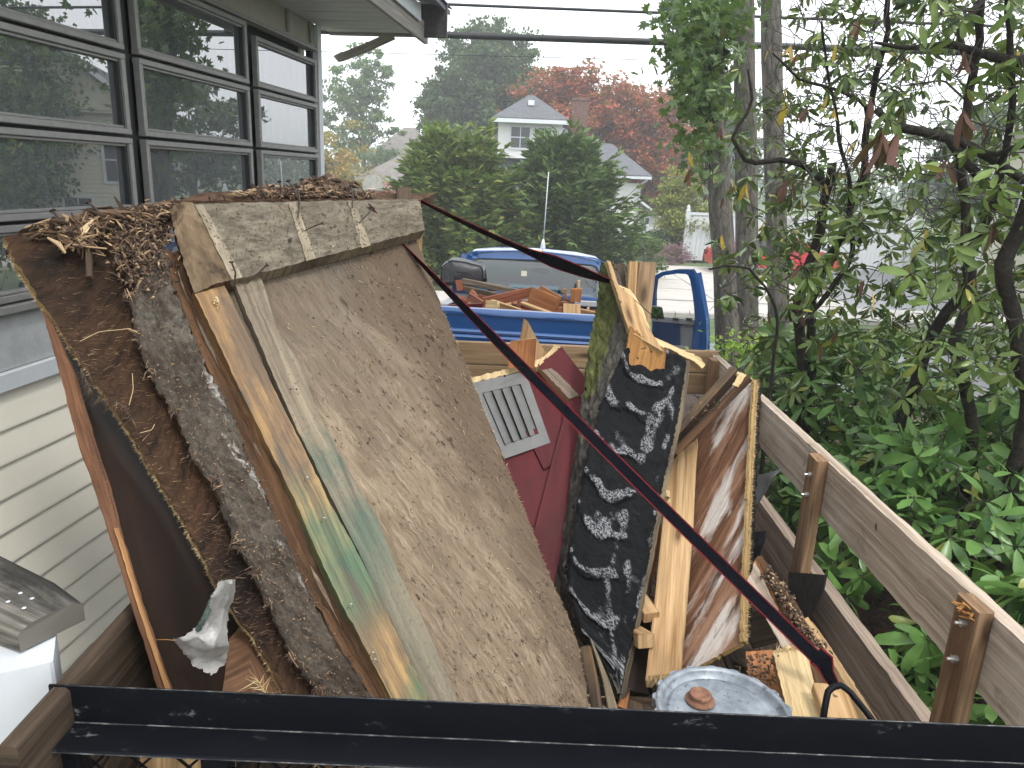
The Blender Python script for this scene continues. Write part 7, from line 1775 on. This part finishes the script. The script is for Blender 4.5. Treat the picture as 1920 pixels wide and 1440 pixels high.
np_mesh('roof', V, [[0, 2, 5], [0, 5, 3], [1, 4, 5], [1, 5, 2], [0, 3, 4], [0, 4, 1]], nh, [M['roof_dark']]); np_mesh('gable', [(hx0, HYn - .05, 4.6), (hx0 + 4.6, HYn - .05, 4.6), (hx0 + 2.3, HYn - .05, 6.4)], [[0, 1, 2]], nh, [M['cream_wall']])
beam('rake_board', (hx0 - .3, HYn - .33, 4.42), (hx0 + 2.3, HYn - .33, 6.54), .16, .04, M['trim_white'], (0, 0, 1), nh, 1)
nh.rotation_euler = (0, 0, RAD(-34))
# buildings and trees beyond the right edge of the frame, seen in the window reflections
nh2 = thing('grey_house', (26, 30, 0), 'grey house with white window trim standing beyond the right side of the yard', 'house')
wallbox('wall', (22, 27, 0), (32, 34, 5.5), M['white_wall'], nh2); win(nh2, 23, 24, 27, 2.8, 4.4); win(nh2, 26, 27, 27, 2.8, 4.4); win(nh2, 29, 30, 27, 2.8, 4.4)
for z in (3, 5): pass
hip('roof', 27, 26, 35, 5.8, 5.5, 8.4, 2, M['roof_dark'], nh2)
def qt(name, label, base, r0, h, blobs, nc, per, leaf, mat, seed, cr): return tree(name, label, 'tree', base, blobs, nc, per, leaf, mat, r0, seed, cr, bark='bark_plain', fill=.3)
x0, y0 = 7.5, 6.6
qt('tree', 'large dark-crowned yard tree standing right of the rhododendrons', (11.8, 13.6, .0), .32, 9, [(11.9, 13.8, 6.8, 2.4, 2.4, 2.6), (11.7, 13.4, 3.6, 1.9, 2.0, 2.2)], 260, 60, .09, 'dark_green', 301, .6)
qt('tree', 'second dark yard tree farther out to the right', (17.2, 20.8, .0), .30, 9, [(17.4, 21, 5.6, 2.4, 2.4, 3.0), (16.9, 20.6, 2.6, 2.0, 2.2, 2.0)], 220, 60, .10, 'dark_green', 302, .7)
qt('tree', 'rounded green tree behind the yard near the street on the right', (17.0, 20.0, .0), .28, 6, [(17, 20, 4.2, 2.8, 2.5, 2.4)], 150, 60, .11, 'hazy_green', 303, .6)
qt('tree', 'green tree across the street at the far right', (24, 40, .0), .28, 6, [(24, 40, 4.5, 4.5, 3, 3.4), (30, 41, 4.2, 4, 3, 3.2)], 170, 60, .2, 'dark_green', 304, .8)
# far treeline
g = np.random.default_rng(400); CC = np.stack([g.uniform(-140, 160, 900), g.uniform(120, 150, 900), g.random(900) ** .7 * 6.5], 1)
CC[:, 2] *= (.55 + .45 * np.sin(CC[:, 0] * .11 + 1) ** 2); C = (CC[:, None] + g.normal(0, 1, (900, 22, 3)) * np.array([2.2, 1.5, 1.0])).reshape(-1, 3); C = C[C[:, 2] > 0]
V, F = quads(C, .6, g); np_mesh('distant_woods', V, F, None, [M['dark_green']], None, None, False, 'stuff')
# ------------------------------------------------------------ misty air
hz = box('haze', (-160, -62, -1.6), (185, 160, 15.5), None, None, 0) if False else None
t_ = bpy.data.materials.new('misty_air'); t_.use_nodes = True; n_ = t_.node_tree; n_.nodes.clear()
ov = n_.nodes.new('ShaderNodeOutputMaterial'); pv_ = n_.nodes.new('ShaderNodeVolumePrincipled')
pv_.inputs['Color'].default_value = (.93, .95, .98, 1); pv_.inputs['Density'].default_value = HAZE; pv_.inputs['Anisotropy'].default_value = .2
n_.links.new(pv_.outputs[0], ov.inputs['Volume'])
a, b = (-1000, -62, -1.6), (1000, 1550, 16.0)
V = [(x, y, z) for z in (a[2], b[2]) for y in (a[1], b[1]) for x in (a[0], b[0])]
hzo = np_mesh('haze', V, [[0, 2, 3, 1], [4, 5, 7, 6], [0, 1, 5, 4], [2, 6, 7, 3], [0, 4, 6, 2], [1, 3, 7, 5]], None, [t_]); hzo['kind'] = 'stuff'
